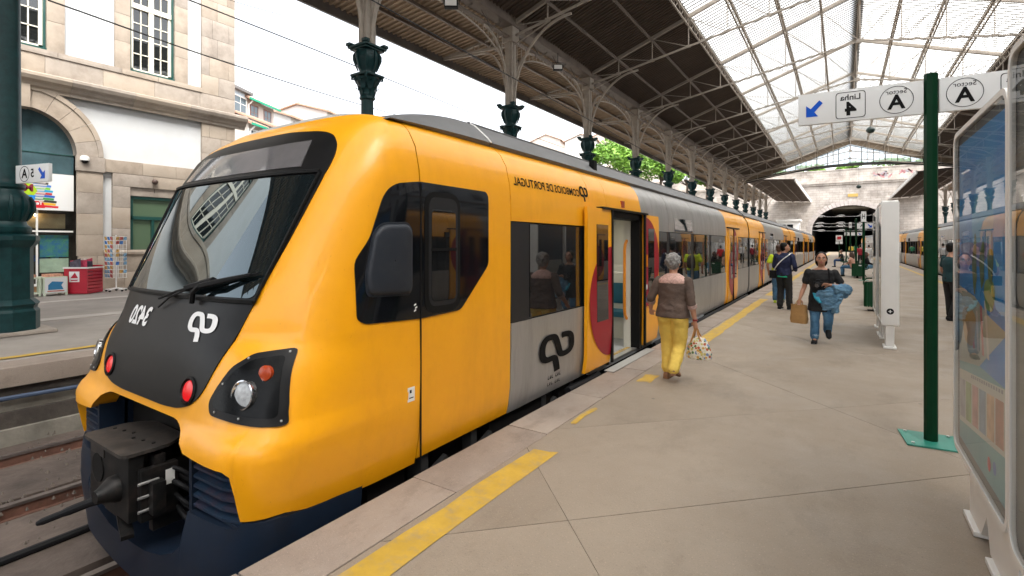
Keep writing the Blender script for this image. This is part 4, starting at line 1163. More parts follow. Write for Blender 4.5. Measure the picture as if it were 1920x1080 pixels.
def house(label, u0, u1, vtop, depth, hw, ang, nx, nz, roof='gable', gut=None, wh=1.5, ww=.95, dpt=8, rise=1.6, fl=2.9, frame=None):
    """facade starts at image column u0 at `depth` and runs along heading ang to column u1"""
    p = at(u0, depth); d = Vector((math.cos(R(ang)), math.sin(R(ang)), 0))
    lo, hi = .5, 60
    def ucol(w):
        q = p + d * w; dp = -q.x * .5535 + q.y * .8329; rt = q.x * .8329 + q.y * .5535
        return 960 + 933 * rt / max(.1, dp)
    for _ in range(40):
        mid = (lo + hi) / 2
        if ucol(mid) < u1: lo = mid
        else: hi = mid
    w = lo; top = zat(vtop, depth)
    t = thing('house', label, 'house', (p.x, p.y, 0), R(ang))
    q = MB(); q.box(0, w, 0, dpt, -1.2, top)
    if roof == 'side':
        q.poly([(0, 0, top), (0, dpt, top), (0, dpt * .5, top + rise)], (w, 0, 0))
    if roof == 'front':
        q.poly([(0, 0, top), (w, 0, top), (w * .5, 0, top + rise)], (0, dpt, 0))
    q.build('wall', hw, t, smooth=0)
    if roof == 'side':
        q = MB(); n = int(w / .35)
        for sy, yy in ((-1, 0), (1, dpt)):
            q.poly([(-.3, yy + sy * .5, top - .15), (-.3, dpt * .5, top + rise + .05), (-.3, dpt * .5, top + rise + .2), (-.3, yy + sy * .5, top + .02)], (w + .6, 0, 0))
        for k in range(n): q.tube([(-.2 + k * (w + .4) / n, -.5, top + .03), (-.2 + k * (w + .4) / n, dpt * .5, top + rise + .2)], .06, 5)
        rf = q.build('roof', M_tile, t, smooth=0)
    elif roof == 'front':
        q = MB()
        for a, b in ((0, w * .5), (w, w * .5)):
            s_ = -1 if a == 0 else 1
            q.poly([(a + s_ * .4, -.4, top - .2), (b, -.4, top + rise + .05), (b, -.4, top + rise + .2), (a + s_ * .4, -.4, top - .05)], (0, dpt + .6, 0))
        rf = q.build('roof', M_tile, t, smooth=0)
    else:
        q = MB(); q.box(-.3, w + .3, -.4, dpt, top, top + .25); rf = q.build('roof', M_fascia, t, smooth=0)
    if gut:
        q = MB(); q.box(-.3, w + .3, -.62, -.5, top - .2, top - .02); q.build('gutter', gut, t, smooth=0)
        q = MB(); q.tube([(.15, -.5, top - .2), (.1, -.1, top - .6), (.1, -.1, top - 6)], .07, 6); q.build('downpipe', M_white, t)
    for j in range(nz):
        for i in range(nx):
            cx = w * (i + .5) / nx; z0 = top - .5 - wh - fl * j
            if z0 < 0: continue
            q = MB(); q.box(cx - ww/2 - .1, cx + ww/2 + .1, -.05, .02, z0 - .1, z0); q.box(cx - ww/2 - .1, cx - ww/2, -.04, .02, z0, z0 + wh); q.box(cx + ww/2, cx + ww/2 + .1, -.04, .02, z0, z0 + wh); q.box(cx - ww/2 - .1, cx + ww/2 + .1, -.05, .02, z0 + wh, z0 + wh + .12)
            q.box(cx - .03, cx + .03, -.035, .01, z0, z0 + wh); q.box(cx - ww/2, cx + ww/2, -.035, .01, z0 + wh * .62, z0 + wh * .62 + .05)
            f = q.build('window', frame or M_white, t, smooth=0)
            q = MB(); q.box(cx - ww/2, cx + ww/2, -.02, .0, z0, z0 + wh); q.build('pane', M_hwin, f, smooth=0)
    return t
M_brfr = mat('brown frame', (.2, .1, .08), .6)
house('tall narrow house with a blue glazed top bay beside the building corner', 436, 464, 165, 44, M_hw[3], 118, 1, 4, 'flat', None, 1.6, 1.6)
house('upper cream house with green gutter and two brown framed windows', 463, 513, 184, 46, M_hw[2], 114.6, 2, 2, 'side', M_gut, 1.7, .95, frame=M_brfr)
house('lower house with green gutter and wide shuttered windows', 466, 520, 231, 41, M_hw[1], 114.6, 3, 2, 'side', M_gut, 1.9, 1.2)
house('lower dark blue house with red tile eave', 520, 552, 243, 43, M_hw[3], 112, 2, 1, 'side', None, 1.4, .8)
house('large white house with a wide gable', 512, 604, 216, 62, M_hw[0], 60, 4, 2, 'front', None, 1.3, .8, rise=1.75)
house('white house with brown eaves and yellowish windows', 545, 612, 219, 54, M_hw[0], 112, 3, 2, 'side', None, 1.9, 1.1, rise=1.2, frame=M_brfr)
house('far white house with a dark sloping roof edge behind the column', 613, 680, 209, 60, M_hw[0], 112, 3, 2, 'side', None, 1.5, .9, rise=1.0)
house('distant pinkish houses block seen under the canopy, lowest on the left', 1005, 1060, 285, 120, M_hw[2], 105, 4, 2, 'side', None, 1.6, 1.0)
house('distant cream house with tiled roof behind the third column', 1050, 1120, 262, 135, M_hw[1], 105, 4, 3, 'side', None, 1.6, 1.0)
house('distant white house with one large dark window above the bushes', 1118, 1165, 262, 125, M_hw[0], 105, 2, 3, 'side', None, 2.4, 1.6)
house('distant grey house above the bushes between the far columns', 1160, 1240, 255, 140, M_hw[1], 105, 5, 4, 'side', None, 1.6, 1.0)
house('distant pale house high behind the retaining wall', 1225, 1300, 285, 160, M_hw[2], 105, 4, 4, 'side', None, 1.6, 1.0)

def bush(name, label, cx, cy, z0, rx, ry, rz, n, trunk=True, leaf=.30, seed=0):
    rnd = random.Random(seed)
    t = thing(name, label, 'tree' if trunk else 'bush', (cx, cy, z0), 0, 'green trees behind the station')
    vs = [[], [], []]; cl = []
    for k in range(14):
        a = rnd.uniform(0, 2 * PI); e = rnd.uniform(-.5, 1)
        cl.append((rx * .62 * math.cos(a) * math.sqrt(1 - min(1, abs(e))**2 + .01), ry * .62 * math.sin(a) * math.sqrt(1 - min(1, abs(e))**2 + .01), rz * (1.05 + .62 * e), rnd.uniform(.32, .5)))
    mbs = [MB(), MB(), MB()]
    for k in range(n):
        c = cl[rnd.randrange(len(cl))]
        d = Vector((rnd.gauss(0, 1), rnd.gauss(0, 1), rnd.gauss(0, 1))).normalized() * (rnd.random()**.35)
        p = Vector((c[0] + d.x * rx * c[3], c[1] + d.y * ry * c[3], c[2] + d.z * rz * c[3] * .8))
        u = Vector((rnd.gauss(0, 1), rnd.gauss(0, 1), rnd.gauss(0, .6))).normalized(); w = u.orthogonal().normalized(); s_ = leaf * rnd.uniform(.6, 1.3)
        mbs[rnd.randrange(3)].add([p - u * s_, p + w * s_ * .5, p + u * s_, p - w * s_ * .5], [(0, 1, 2, 3)])
    big = MB()
    for i, q in enumerate(mbs): big.add(q.v, q.f, i)
    o = big.build('crown', M_leaf, t, smooth=0, fix=False)
    q = MB(); q.tube([(0, 0, -2.5), (.1, 0, rz * .4), (-.1, .1, rz)], [.3, .22, .1], 7)
    for k in range(6): c = cl[k]; q.tube([(0, 0, rz * .35), (c[0] * .5, c[1] * .5, c[2] * .7), (c[0], c[1], c[2])], [.14, .08, .03], 5)
    q.build('trunk', M_bark, t)
    return t
for k, (u, v0, v1, dep, wpx, lab) in enumerate(((1160, 270, 345, 84, 125, 'large bright green tree between the third and fourth columns'), (1238, 289, 345, 92, 100, 'bright green tree right of the fourth column'), (1288, 304, 350, 104, 75, 'smaller bright green tree under the canopy right of the fifth column'), (1325, 318, 350, 120, 40, 'farthest green tree low under the canopy'))):
    p = at(u, dep); zt, zb = zat(v0, dep), zat(v1, dep); r_ = wpx / 933 * dep / 2
    bush('tree', lab, p.x, p.y, zb - 1, r_ * 1.1, r_ * 1.1, (zt - zb + 1) / 1.75, 5200, True, .34, k + 3)
for k, (x, w_) in enumerate(((-7, 4), (1.5, 3), (9, 4.5), (17, 4), (-16, 5))):
    bush('shrub', '%s green shrub from the left on top of the tunnel wall' % ORD[k], x, 141.5, 18.0, w_, 2, 1.7, 1500, False, .3, k + 20)
# ------------------------------------------------------------------ trains
M_yel = mat('train yellow paint', (.90, .385, .004), .34, var=.02, scale=1.5, coat=.25, dirt=(.74, .29, .005), dirt_amt=.35, dscale=1.2)
def grime(m, col, amt=.5, stretch=(2.2, 2.2, .35), sc_=3.0, lo=.50, hi=.72):
    nt = m.node_tree; L = nt.links.new; b = nt.nodes['Principled BSDF']; src = b.inputs['Base Color'].links[0].from_socket
    tc = nt.nodes.new('ShaderNodeTexCoord'); mp = nt.nodes.new('ShaderNodeMapping'); mp.inputs['Scale'].default_value = stretch; L(tc.outputs['Object'], mp.inputs[0])
    n = nt.nodes.new('ShaderNodeTexNoise'); n.inputs['Scale'].default_value = sc_; n.inputs['Detail'].default_value = 12; n.inputs['Roughness'].default_value = .75; L(mp.outputs[0], n.inputs['Vector'])
    r = nt.nodes.new('ShaderNodeMapRange'); r.inputs[1].default_value = lo; r.inputs[2].default_value = hi; r.inputs[4].default_value = amt; L(n.outputs['Fac'], r.inputs[0])
    sp = nt.nodes.new('ShaderNodeTexNoise'); sp.inputs['Scale'].default_value = 60; sp.inputs['Detail'].default_value = 3; L(tc.outputs['Object'], sp.inputs['Vector'])
    r2 = nt.nodes.new('ShaderNodeMapRange'); r2.inputs[1].default_value = .70; r2.inputs[2].default_value = .76; r2.inputs[4].default_value = .35; L(sp.outputs['Fac'], r2.inputs[0])
    mxx = nt.nodes.new('ShaderNodeMath'); mxx.operation = 'MAXIMUM'; L(r.outputs[0], mxx.inputs[0]); L(r2.outputs[0], mxx.inputs[1])
    x = nt.nodes.new('ShaderNodeMixRGB'); L(mxx.outputs[0], x.inputs[0]); L(src, x.inputs[1]); x.inputs[2].default_value = (*col, 1); L(x.outputs[0], b.inputs['Base Color'])
    rr = nt.nodes.new('ShaderNodeMapRange'); rr.inputs[3].default_value = b.inputs['Roughness'].default_value - .08; rr.inputs[4].default_value = b.inputs['Roughness'].default_value + .14; L(n.outputs['Fac'], rr.inputs[0]); L(rr.outputs[0], b.inputs['Roughness'])
grime(M_yel, (.42, .155, .008), .26, (1.2, 1.2, .35), 1.6, .5, .8)
M_gry = mat('train brushed grey', (.40, .39, .375), .36, .55, var=.08, scale=2.2, stretch=(1, 3, .4), dirt=(.25, .235, .22), dirt_amt=.35, dscale=1)
grime(M_gry, (.20, .18, .16), .4)
M_roofg = mat('train roof grey', (.125, .126, .128), .5, var=.1, scale=2, dirt=(.10, .09, .08), dirt_amt=.5, dscale=1.5)
M_roofl = mat('train roof light', (.42, .42, .41), .45, var=.06, scale=2)
M_mask = mat('train black mask', (.006, .006, .0065), .40, spec=.22, dirt=(.022, .02, .018), dirt_amt=.3, dscale=9)
M_tgl = mat('train glass', (.010, .011, .012), .02, ior=1.95)
M_tgl2 = mat('train cab side glass', (.006, .007, .009), .06, ior=1.5)
M_wsc = mat('windscreen glass', (.006, .010, .012), .012, ior=2.2)
M_wsc.node_tree.nodes['Principled BSDF'].inputs['Specular Tint'].default_value = (.74, .93, 1, 1)
M_navy = mat('train navy skirt', (.009, .017, .033), .42, spec=.25, var=.15, scale=3, dirt=(.018, .017, .018), dirt_amt=.5, dscale=4)
M_trub = mat('train rubber seam', (.006, .006, .006), .55, spec=.2)
M_tred = mat('train red', (.30, .004, .016), .35, spec=.35)
M_under = mat('underframe', (.010, .009, .0085), .8, var=.4, scale=5, spec=.15)
M_mirror = mat('mirror housing', (.022, .026, .034), .45, spec=.3, dirt=(.08, .08, .08), dirt_amt=.2, dscale=6)
M_band = mat('window band frame', (.02, .0205, .022), .4, spec=.3)
M_alu = mat('aluminium', (.55, .54, .52), .35, .8)
M_oran = mat('grab orange', (.75, .26, .01), .4)
M_inter = mat('interior cream', (.62, .60, .53), .5)
M_lamp = mat('lamp silver', (.75, .75, .75), .12, .95)
M_lens = mat('lamp lens', (.42, .44, .46), .16, var=.3, scale=30)
M_redl = mat('tail light', (.22, .004, .006), .2, emit=(1, .01, .015), es=.12)
M_orl = mat('indicator lens', (.38, .05, .012), .25, spec=.4)

def ip(t, xs, ys): return float(np.interp(t, xs, ys))
ZY = [-.7, -.5, .1, .46, .56, .75, .95, 1.36, 2.22, 2.5, 2.62, 2.72, 2.80]
Y0 = [1.58, 1.52, 1.468, 1.45, 1.50, 1.533, 1.575, 1.706, 2.106, 2.288, 2.39, 2.52, 2.66]
ZW = [-.7, -.5, 0, .12, .3, .5, .75, 1.2, 2.1, 2.3, 2.5, 2.62, 2.70, 2.76]
W0 = [1.24, 1.27, 1.39, 1.42, 1.442, 1.452, 1.456, 1.45, 1.45, 1.435, 1.39, 1.32, 1.24, 1.1]
ZN = [-.5, .5, .75, 1.1, 3]
N0 = [9, 9, 6, 3.6, 3.4]
YS = 2.84
def wz(z): return ip(z, ZW, W0)
def S_t(t, z, off=0.0):
    def raw(t, z):
        y0, w, n = ip(z, ZY, Y0), wz(z), ip(z, ZN, N0)
        a = min(1, abs(t)); th = a * PI / 2
        px, py = w * math.sin(th)**(2 / n), YS - (YS - y0) * max(0, math.cos(th))**(2 / n)
        lat = ip(px, [.5, 1.15], [0, 1]); fade = ip(py, [1.55, 2.75], [1, 0]); fade = fade * fade * (3 - 2 * fade)
        b1 = ip(z, [.05, .16, .47, .545, .585, .66], [.0, .008, .040, .048, .012, 0]) * fade * lat
        b2 = ip(z, [1.02, 1.075, 1.10, 1.5], [0, .004, .020, 0]) * ip(py, [1.75, 1.9, 2.1, 2.6], [0, 1, 1, 0])
        px += (b1 + b2) * min(1, a * 1.2); py -= b1 * .8 * (1 - a)
        return Vector(((1 if t >= 0 else -1) * px, py, z))
    p = raw(t, z)
    if off:
        e = .004
        du = raw(t + e, z) - raw(t - e, z); dv = raw(t, z + e) - raw(t, z - e)
        n = du.cross(dv)
        if n.length > 1e-12: p = p + n.normalized() * off
    return p
def S_a(a, z, off=0.0):
    """front surface by lateral offset a and height z"""
    w, n = wz(z), ip(z, ZN, N0)
    r = min(1, abs(a) / w)
    t = math.asin(min(1, r**(n / 2))) / (PI / 2)
    return S_t(math.copysign(max(t, 1e-6), a if a else 1), z, off)
def S_y(y, z, off=0.0):
    """+x side by distance y along the train"""
    if y >= YS: return Vector((wz(z) + off, y, z))
    y0, n = ip(z, ZY, Y0), ip(z, ZN, N0)
    t = math.acos(max(0, min(1, ((YS - y) / (YS - y0))))**(n / 2)) / (PI / 2)
    return S_t(t, z, off)
def rebase(t, loc):
    d = Vector(loc) - t.location; t.location = loc
    for q in C.objects:
        if q.parent == t: q.location -= d
def strip(y0, y1, z0, z1, off, mb=None, m=None, side=1, ny=1, rim=.0):
    mb = mb or MB()
    zs = [z0] + [z for z in (0, .12, .3, 1.2, 2.1, 2.2, 2.3, 2.4, 2.5, 2.56, 2.62, 2.66, 2.70, 2.73) if z0 + .01 < z < z1 - .01] + [z1]
    ys = [y0 + (y1 - y0) * i / ny for i in range(ny + 1)]
    mb.grid([[(side * (wz(z) + off), y, z) for y in ys] for z in zs], m=m)
    if rim:
        lo = [(side * (wz(z) + off), y0, z) for z in zs]; li = [(side * (wz(z) + off - rim), y0, z) for z in zs]
        mb.grid([lo, li], m=m); mb.grid([[(p[0], y1, p[2]) for p in lo], [(p[0], y1, p[2]) for p in li]], m=m)
        for z in (z0, z1): mb.grid([[(side * (wz(z) + off), y, z) for y in (y0, y1)], [(side * (wz(z) + off - rim), y, z) for y in (y0, y1)]], m=m)
    return mb
def panel(name, t, y0, y1, z0, z1, m, off=0.0, g=.006, side=1, rim=.02):
    return strip(y0 + g, y1 - g, z0 + g * .6, z1 - g * .6, off, side=side, rim=rim).build(name, m, t, smooth=40)
def door_leaf(t, y0, y1, half, off=.02, zlo=.03, zhi=2.18, far=False, win=True):
    """one sliding leaf; half = -1 / +1 which half of the red disc it carries"""
    d = strip(y0, y1, zlo, zhi, off, rim=.045).build('door', M_yel, t, smooth=40)
    edge = y1 if half < 0 else y0
    zc = .94 if half < 0 else 1.43; r = min(.75, y1 - y0)
    pts = [(edge + half * r * math.sin(PI * k / 24), zc - r * math.cos(PI * k / 24)) for k in range(25)]
    mb = MB()
    V, Fs, nb = tri_fill(pts, .12)
    mb.add([(wz(q[1]) + off + .003, q[0], q[1]) for q in V], Fs); mb.build('red_disc', M_tred, d, smooth=40)
    ya, yb = (y0 + .27, y1 - .15) if half < 0 else (y0 + .15, y1 - .27)
    strip(ya, yb, .70, 1.98, off + .006, rim=.008).build('door_window', M_tgl, d, smooth=40)
    mb = MB(); mb.box(wz(1) + off - .02, wz(1) + off + .012, edge - .022, edge + .022, zlo, zhi); mb.build('edge_seal', M_trub, d, smooth=0)
    return d
def windows(t, spans, z0=.93, z1=1.95, off=-.012):
    for a, b in spans:
        f = panel('window', t, a, b, z0, z1, M_tgl, off, .02, rim=.01)
def common(t, y0, y1, both=True, holes=(), fholes=()):
    """shell behind the panels, far side, roof fairing, underframe"""
    zs = [.0, .12, .3, 1.2, 2.1, 2.3, 2.5, 2.62, 2.70, 2.75]
    mb = MB()
    segs = [(y0, y1)]
    if holes:
        segs = []; c = y0
        for a, b in holes: segs.append((c, a)); c = b
        segs.append((c, y1))
    for a, b in segs: mb.grid([[(wz(z) - .035, y, z) for y in (a, b)] for z in zs])
    for a, b in holes: mb.grid([[(wz(z) - .035, y, z) for y in (a, b)] for z in (2.14, 2.3, 2.5, 2.62, 2.70, 2.75)])
    c = y0
    for a, b in list(fholes) + [(y1, y1)]:
        mb.grid([[(-(wz(z) - .03), y, z) for y in (c, a)] for z in zs])
        if b > a:
            mb.grid([[(-(wz(z) - .03), y, z) for y in (a, b)] for z in (0, .12, .3, .93)]); mb.grid([[(-(wz(z) - .03), y, z) for y in (a, b)] for z in (1.88, 2.1, 2.3, 2.5, 2.62, 2.70, 2.75)])
        c = b
    mb.grid([[(x, y, 2.75) for y in (y0, y1)] for x in (-1.1, 1.1)])
    for y in (y0, y1):
        mb.add([(wz(z) - .035, y, z) for z in zs] + [(-(wz(z) - .03), y, z) for z in zs[::-1]], [tuple(range(2 * len(zs)))])
    mb.build('shell', M_trub, t, smooth=0)
    mb = MB()
    strip(y0, y1, .02, .93, 0, mb, 0, -1); strip(y0, y1, 1.95, 2.70, 0, mb, 0, -1); [strip(a, b, .93, 1.95, -.01, mb, 1, -1) for a, b in zip([y0] + [h[1] for h in fholes], [h[0] for h in fholes] + [y1])]
    mb.build('far_side', [M_gry, M_tgl], t, smooth=40)
    mb = MB()
    for x0, x1 in ((-1.32, 1.32),):
        mb.box(-1.25, 1.25, y0 + .3, y1 - .3, -.45, .0)
    yy = y0 + 1.0; rnd = random.Random(int(y0 * 10))
    while yy < y1 - 1.5:
        l = rnd.uniform(.5, 1.8); mb.box(rnd.uniform(1.0, 1.15), 1.34, yy, yy + l, rnd.uniform(-.75, -.6), -.02); yy += l + rnd.uniform(.1, .5)
    mb.build('underframe', M_under, t, smooth=0)
    for yb in (y0 + 2.6, y1 - 2.6):
        mb = MB()
        for yy in (yb - 1.1, yb + 1.1):
            for x in (-.834, .834):
                mb.tube([(x - .06, yy, -.5), (x + .06, yy, -.5)], .42, 20)
        mb.box(-1.05, 1.05, yb - 1.6, yb + 1.6, -.62, -.42); mb.build('bogie', M_under, t)
FAIR = [(1.245, 2.70), (1.27, 2.735), (1.22, 2.79), (1.06, 2.93), (.95, 2.985), (.75, 3.01), (0, 3.025)]
def fairing(t, y0, y1, ramp=0.0, name='roof_fairing'):
    mb = MB(); rows = []
    ys = list(np.linspace(y0, y0 + ramp, 10)) + [y1] if ramp else [y0, y1]
    for y in ys:
        k = 1.0 if not ramp else min(1, (y - y0) / ramp); k = math.sin(k * PI / 2)**.8 if k < 1 else 1
        pr = [(x, 2.705 + (z - 2.705) * (.06 + .94 * k)) for x, z in FAIR]
        rows.append([(x, y, z) for x, z in pr] + [(-x, y, z) for x, z in pr[-2::-1]])
    mb.grid(rows)
    mb.add(rows[-1], [tuple(range(len(rows[-1])))]); mb.add(rows[0], [tuple(range(len(rows[0])))])
    mb.build(name, M_roofg, t, smooth=30)
    mb = MB()
    for x in (1.0, -1.0): mb.box(x - .012, x + .012, y0 + ramp, y1, 2.955, 2.975)
    mb.build('roof_rib', M_roofg, t, smooth=0)

def carriage(label, loc, rz, L_=16.7, group='carriages of the yellow and grey trains'):
    t = thing('railway_carriage', label, 'carriage', (0, 0, 0), 0, group)
    common(t, 0.12, L_ - .12); fairing(t, .25, L_ - .25)
    mb = MB(); mb.box(-1.3, 1.3, -.12, .12, .05, 2.68); mb.build('gangway', M_trub, t, smooth=0)
    for a, b in ((.12, 2.55), (4.15, 4.35), (L_ - 4.35, L_ - 4.15), (L_ - 2.55, L_ - .12)):
        if b - a > .5:
            panel('side_panel', t, a, b, .02, .93, M_gry); panel('window_band', t, a, b, .93, 1.95, M_band, -.02)
            windows(t, [(a + .1, (a + b) / 2 - .05), ((a + b) / 2 + .05, b - .1)])
        panel('yellow_panel', t, a, b, 1.95, 2.70, M_yel)
    for a in (2.55, L_ - 4.15):
        door_leaf(t, a + .05, a + .795, -1); door_leaf(t, a + .805, a + 1.55, 1)
        panel('yellow_panel', t, a, a + 1.6, 2.18, 2.70, M_yel)
        mb = MB(); mb.box(wz(2.2), wz(2.2) + .05, a - .1, a + 1.7, 2.185, 2.215); mb.build('drip_rail', M_trub, t, smooth=0)
    a, b = 4.15, L_ - 4.15
    n = 4; ln = (b - a) / n
    for i in range(n):
        panel('side_panel', t, a + ln * i, a + ln * (i + 1), .02, .93, M_gry); panel('roof_panel', t, a + ln * i, a + ln * (i + 1), 1.95, 2.70, M_gry)
    panel('window_band', t, a, b, .93, 1.95, M_band, -.02)
    n = 5; ln = (b - a) / n
    windows(t, [(a + ln * i + .1, a + ln * (i + 1) - .1) for i in range(n)])
    panel('display', t, a + 1.9, a + 3.2, 1.97, 2.22, M_tgl, .004)
    t.location = loc; t.rotation_euler = (0, 0, rz)
    return t

# ------------------------------------------------------------------ leading carriage with the cab
XT = -4.2
cab = thing('railway_carriage', 'front carriage with yellow cab, black nose and open door beside the platform', 'carriage', (0, 0, 0), 0, 'carriages of the yellow and grey trains')
# nose hull, cut away below for coupler and grilles
def hull_low(a):
    a = abs(a)
    if a < .52: return .575
    if a < 1.20: return ip(a, [.52, .60, .70, .76, 1.20], [.575, .565, .52, .42, .40])
    if a < 1.272: return ip(a, [1.20, 1.245, 1.262, 1.272], [.40, .375, .26, .10])
    return .10
mb = MB()
avals = list(np.linspace(0, 1.20, 24)) + [1.225, 1.245, 1.253, 1.262, 1.267, 1.273, 1.29, 1.33, 1.36, 1.39]
ts = []
for a in avals:
    ts.append(('a', a))
tl = [math.asin((1.40 / wz(.3))**(ip(.3, ZN, N0) / 2)) / (PI / 2)]
cols = [('a', a) for a in avals] + [('t', t_) for t_ in np.linspace(.56, 1.0, 16)]
zf = [0, .03, .07, .12, .18, .25, .33, .42, .5, .58, .66, .73, .79, .84, .88, .91, .935, .955, .972, .987, 1.0]
zf = list(range(28))
ZR = [.66, .72, .80, .90, 1.0, 1.07, 1.10, 1.16, 1.26, 1.42, 1.6, 1.78, 1.95, 2.1, 2.22, 2.32, 2.41, 2.49, 2.56, 2.62, 2.68, 2.735]
def hull_z(zl, f): return zl + (.66 - zl) * (0, .35, .6, .72, .82, .93)[f] if f < 6 else ZR[f - 6]
def hull_pt(c, f, sg):
    k, v = c
    ztop = 2.735
    if k == 'a':
        zl = hull_low(v); z = hull_z(zl, f)
        # at heights where the section narrows keep the column proportional
        q = v / 1.455 * wz(z) if z > .5 else v
        # blend from exact a low down to a t-like spread higher up
        n = ip(z, ZN, N0)
        tmax = .555
        tq = math.asin(min(1, (v / 1.455)**(6.0)))/(PI/2)
        return S_t(sg * tcol(v, z), z)
    z = hull_z(.10 - .105 * max(0, min(1, (v - .56) / .44)), f)
    return S_t(sg * tcol2(v, z), z)
A_END = 1.39
def tcol(v, z):
    """lateral offset v (0..1.39) -> t, v kept near true a low down, spread to the shoulder higher up"""
    w, n = wz(z), ip(z, ZN, N0)
    if z < .62: return math.asin(min(1, (v / w))**(n / 2)) / (PI / 2) if v < w else 1
    t_true = math.asin((v / 1.455)**(ip(.62, ZN, N0) / 2)) / (PI / 2)
    return math.asin(min(1, v / A_END * .90)**(n / 2)) / (PI / 2) * min(1, (z - .62) / .4) + (math.asin(min(1, (v / w))**(n / 2)) / (PI / 2)) * (1 - min(1, (z - .62) / .4))
def tcol2(v, z):
    t0 = tcol(A_END, z); f = (v - .56) / .44
    # f=0 would repeat the last 'a' column, so start a step past it
    return t0 + (1 - t0) * (f * 15 + 1) / 16
for sg in (1, -1):
    rows = [[hull_pt(c, f, sg) for f in zf] for c in cols]
    rows.append([S_t(sg, hull_z(-.005, f)) for f in zf])
    mb.grid(rows)
    # turned-in lip of the openings
    lo = [r[0] for r in rows[:len(avals)]]
    mb.grid([lo, [Vector((p.x * .97, p.y + .16, p.z + .012)) for p in lo]])
    mb.grid([[r[0] for r in rows[len(avals) - 1:]], [Vector((r[0].x - sg * .06, r[0].y, r[0].z)) for r in rows[len(avals) - 1:]]])
# crown of the cab roof
mbr = MB()
for sg in (1, -1):
    top = [hull_pt(c, 27, sg) for c in cols] + [S_t(sg, 2.735)]
    rows = [top]
    for k, (f, dz) in enumerate(((.12, .035), (.3, .075), (.55, .10), (1, .12))):
        rows.append([Vector((p.x * (1 - f * .9), p.y + (YS - p.y) * f * .9, p.z + dz)) for p in top])
    mb.grid(rows[:2]); mbr.grid(rows[1:])
hull = mb.build('cab_hull', M_yel, cab, smooth=58)
mbr.build('cab_roof', M_roofl, cab, smooth=50)
mb = MB(); mb.box(-1.30, 1.30, 2.45, 2.82, -.4, 1.9); mb.add([(-1.3, 1.72, .1), (1.3, 1.72, .1), (1.3, 1.72, .6), (-1.3, 1.72, .6)], [(0, 1, 2, 3)])
mb.build('cab_bulkhead', M_under, cab, smooth=0)
# black mask
half = [(0, .625), (.35, .625), (.557, .64), (.70, .68), (.80, .75), (.855, .86), (.90, 1.0), (.985, 1.33), (1.06, 1.75), (1.125, 2.17), (1.135, 2.28), (1.125, 2.38), (1.09, 2.47), (1.02, 2.535), (.92, 2.575), (.8, 2.597), (.4, 2.635), (0, 2.64)]
full = [(p[0], p[1]) for p in half] + [(-p[0], p[1]) for p in half[-2:0:-1]]
mb = MB(); map_patch(mb, round_poly(full, .07, 4), .07, lambda p, q, d: S_a(p, q, .008 + d), back=.03); mask = mb.build('nose_mask', M_mask, cab, smooth=40)
mb = MB(); map_patch(mb, round_poly([(-.975, 1.36), (.975, 1.36), (1.08, 2.215), (-1.08, 2.215)], .05), .07, lambda p, q, d: S_a(p, q, .013 + d), back=.01); mb.build('windscreen', M_wsc, cab, smooth=60)
mb = MB()
for a in (1, -1): pass
wr = [(-.99, 1.33), (.99, 1.33), (1.1, 2.24), (-1.1, 2.24)]; wi = round_poly([(-.965, 1.37), (.965, 1.37), (1.07, 2.205), (-1.07, 2.205)], .05)
mb.tube([S_a(-.99 + 1.98 * k / 20, 1.335, .018) for k in range(21)], .014, 5); mb.tube([S_a(-1.09 + 2.18 * k / 20, 2.235, .018) for k in range(21)], .016, 5)
for s_ in (1, -1): mb.tube([S_a(s_ * (.99 + .105 * k / 10), 1.335 + .9 * k / 10, .016) for k in range(11)], .012, 5)
mb.build('windscreen_seal', M_trub, cab)
mb = MB(); map_patch(mb, [(-.89, 2.285), (.89, 2.285), (.83, 2.505), (-.83, 2.505)], .08, lambda p, q, d: S_a(p, q, .013 + d), back=.01); mb.build('destination_display', mat('display glass', (.13, .125, .13), .06, ior=1.7, var=.15, scale=3), cab, smooth=60)
lettering('PORTO', .16, lambda p, q, d: S_a(-p, 2.40 + q, .016), cab, mat('faint display', (.36, .34, .28), .3), .004, name='display_lettering') if 0 else None
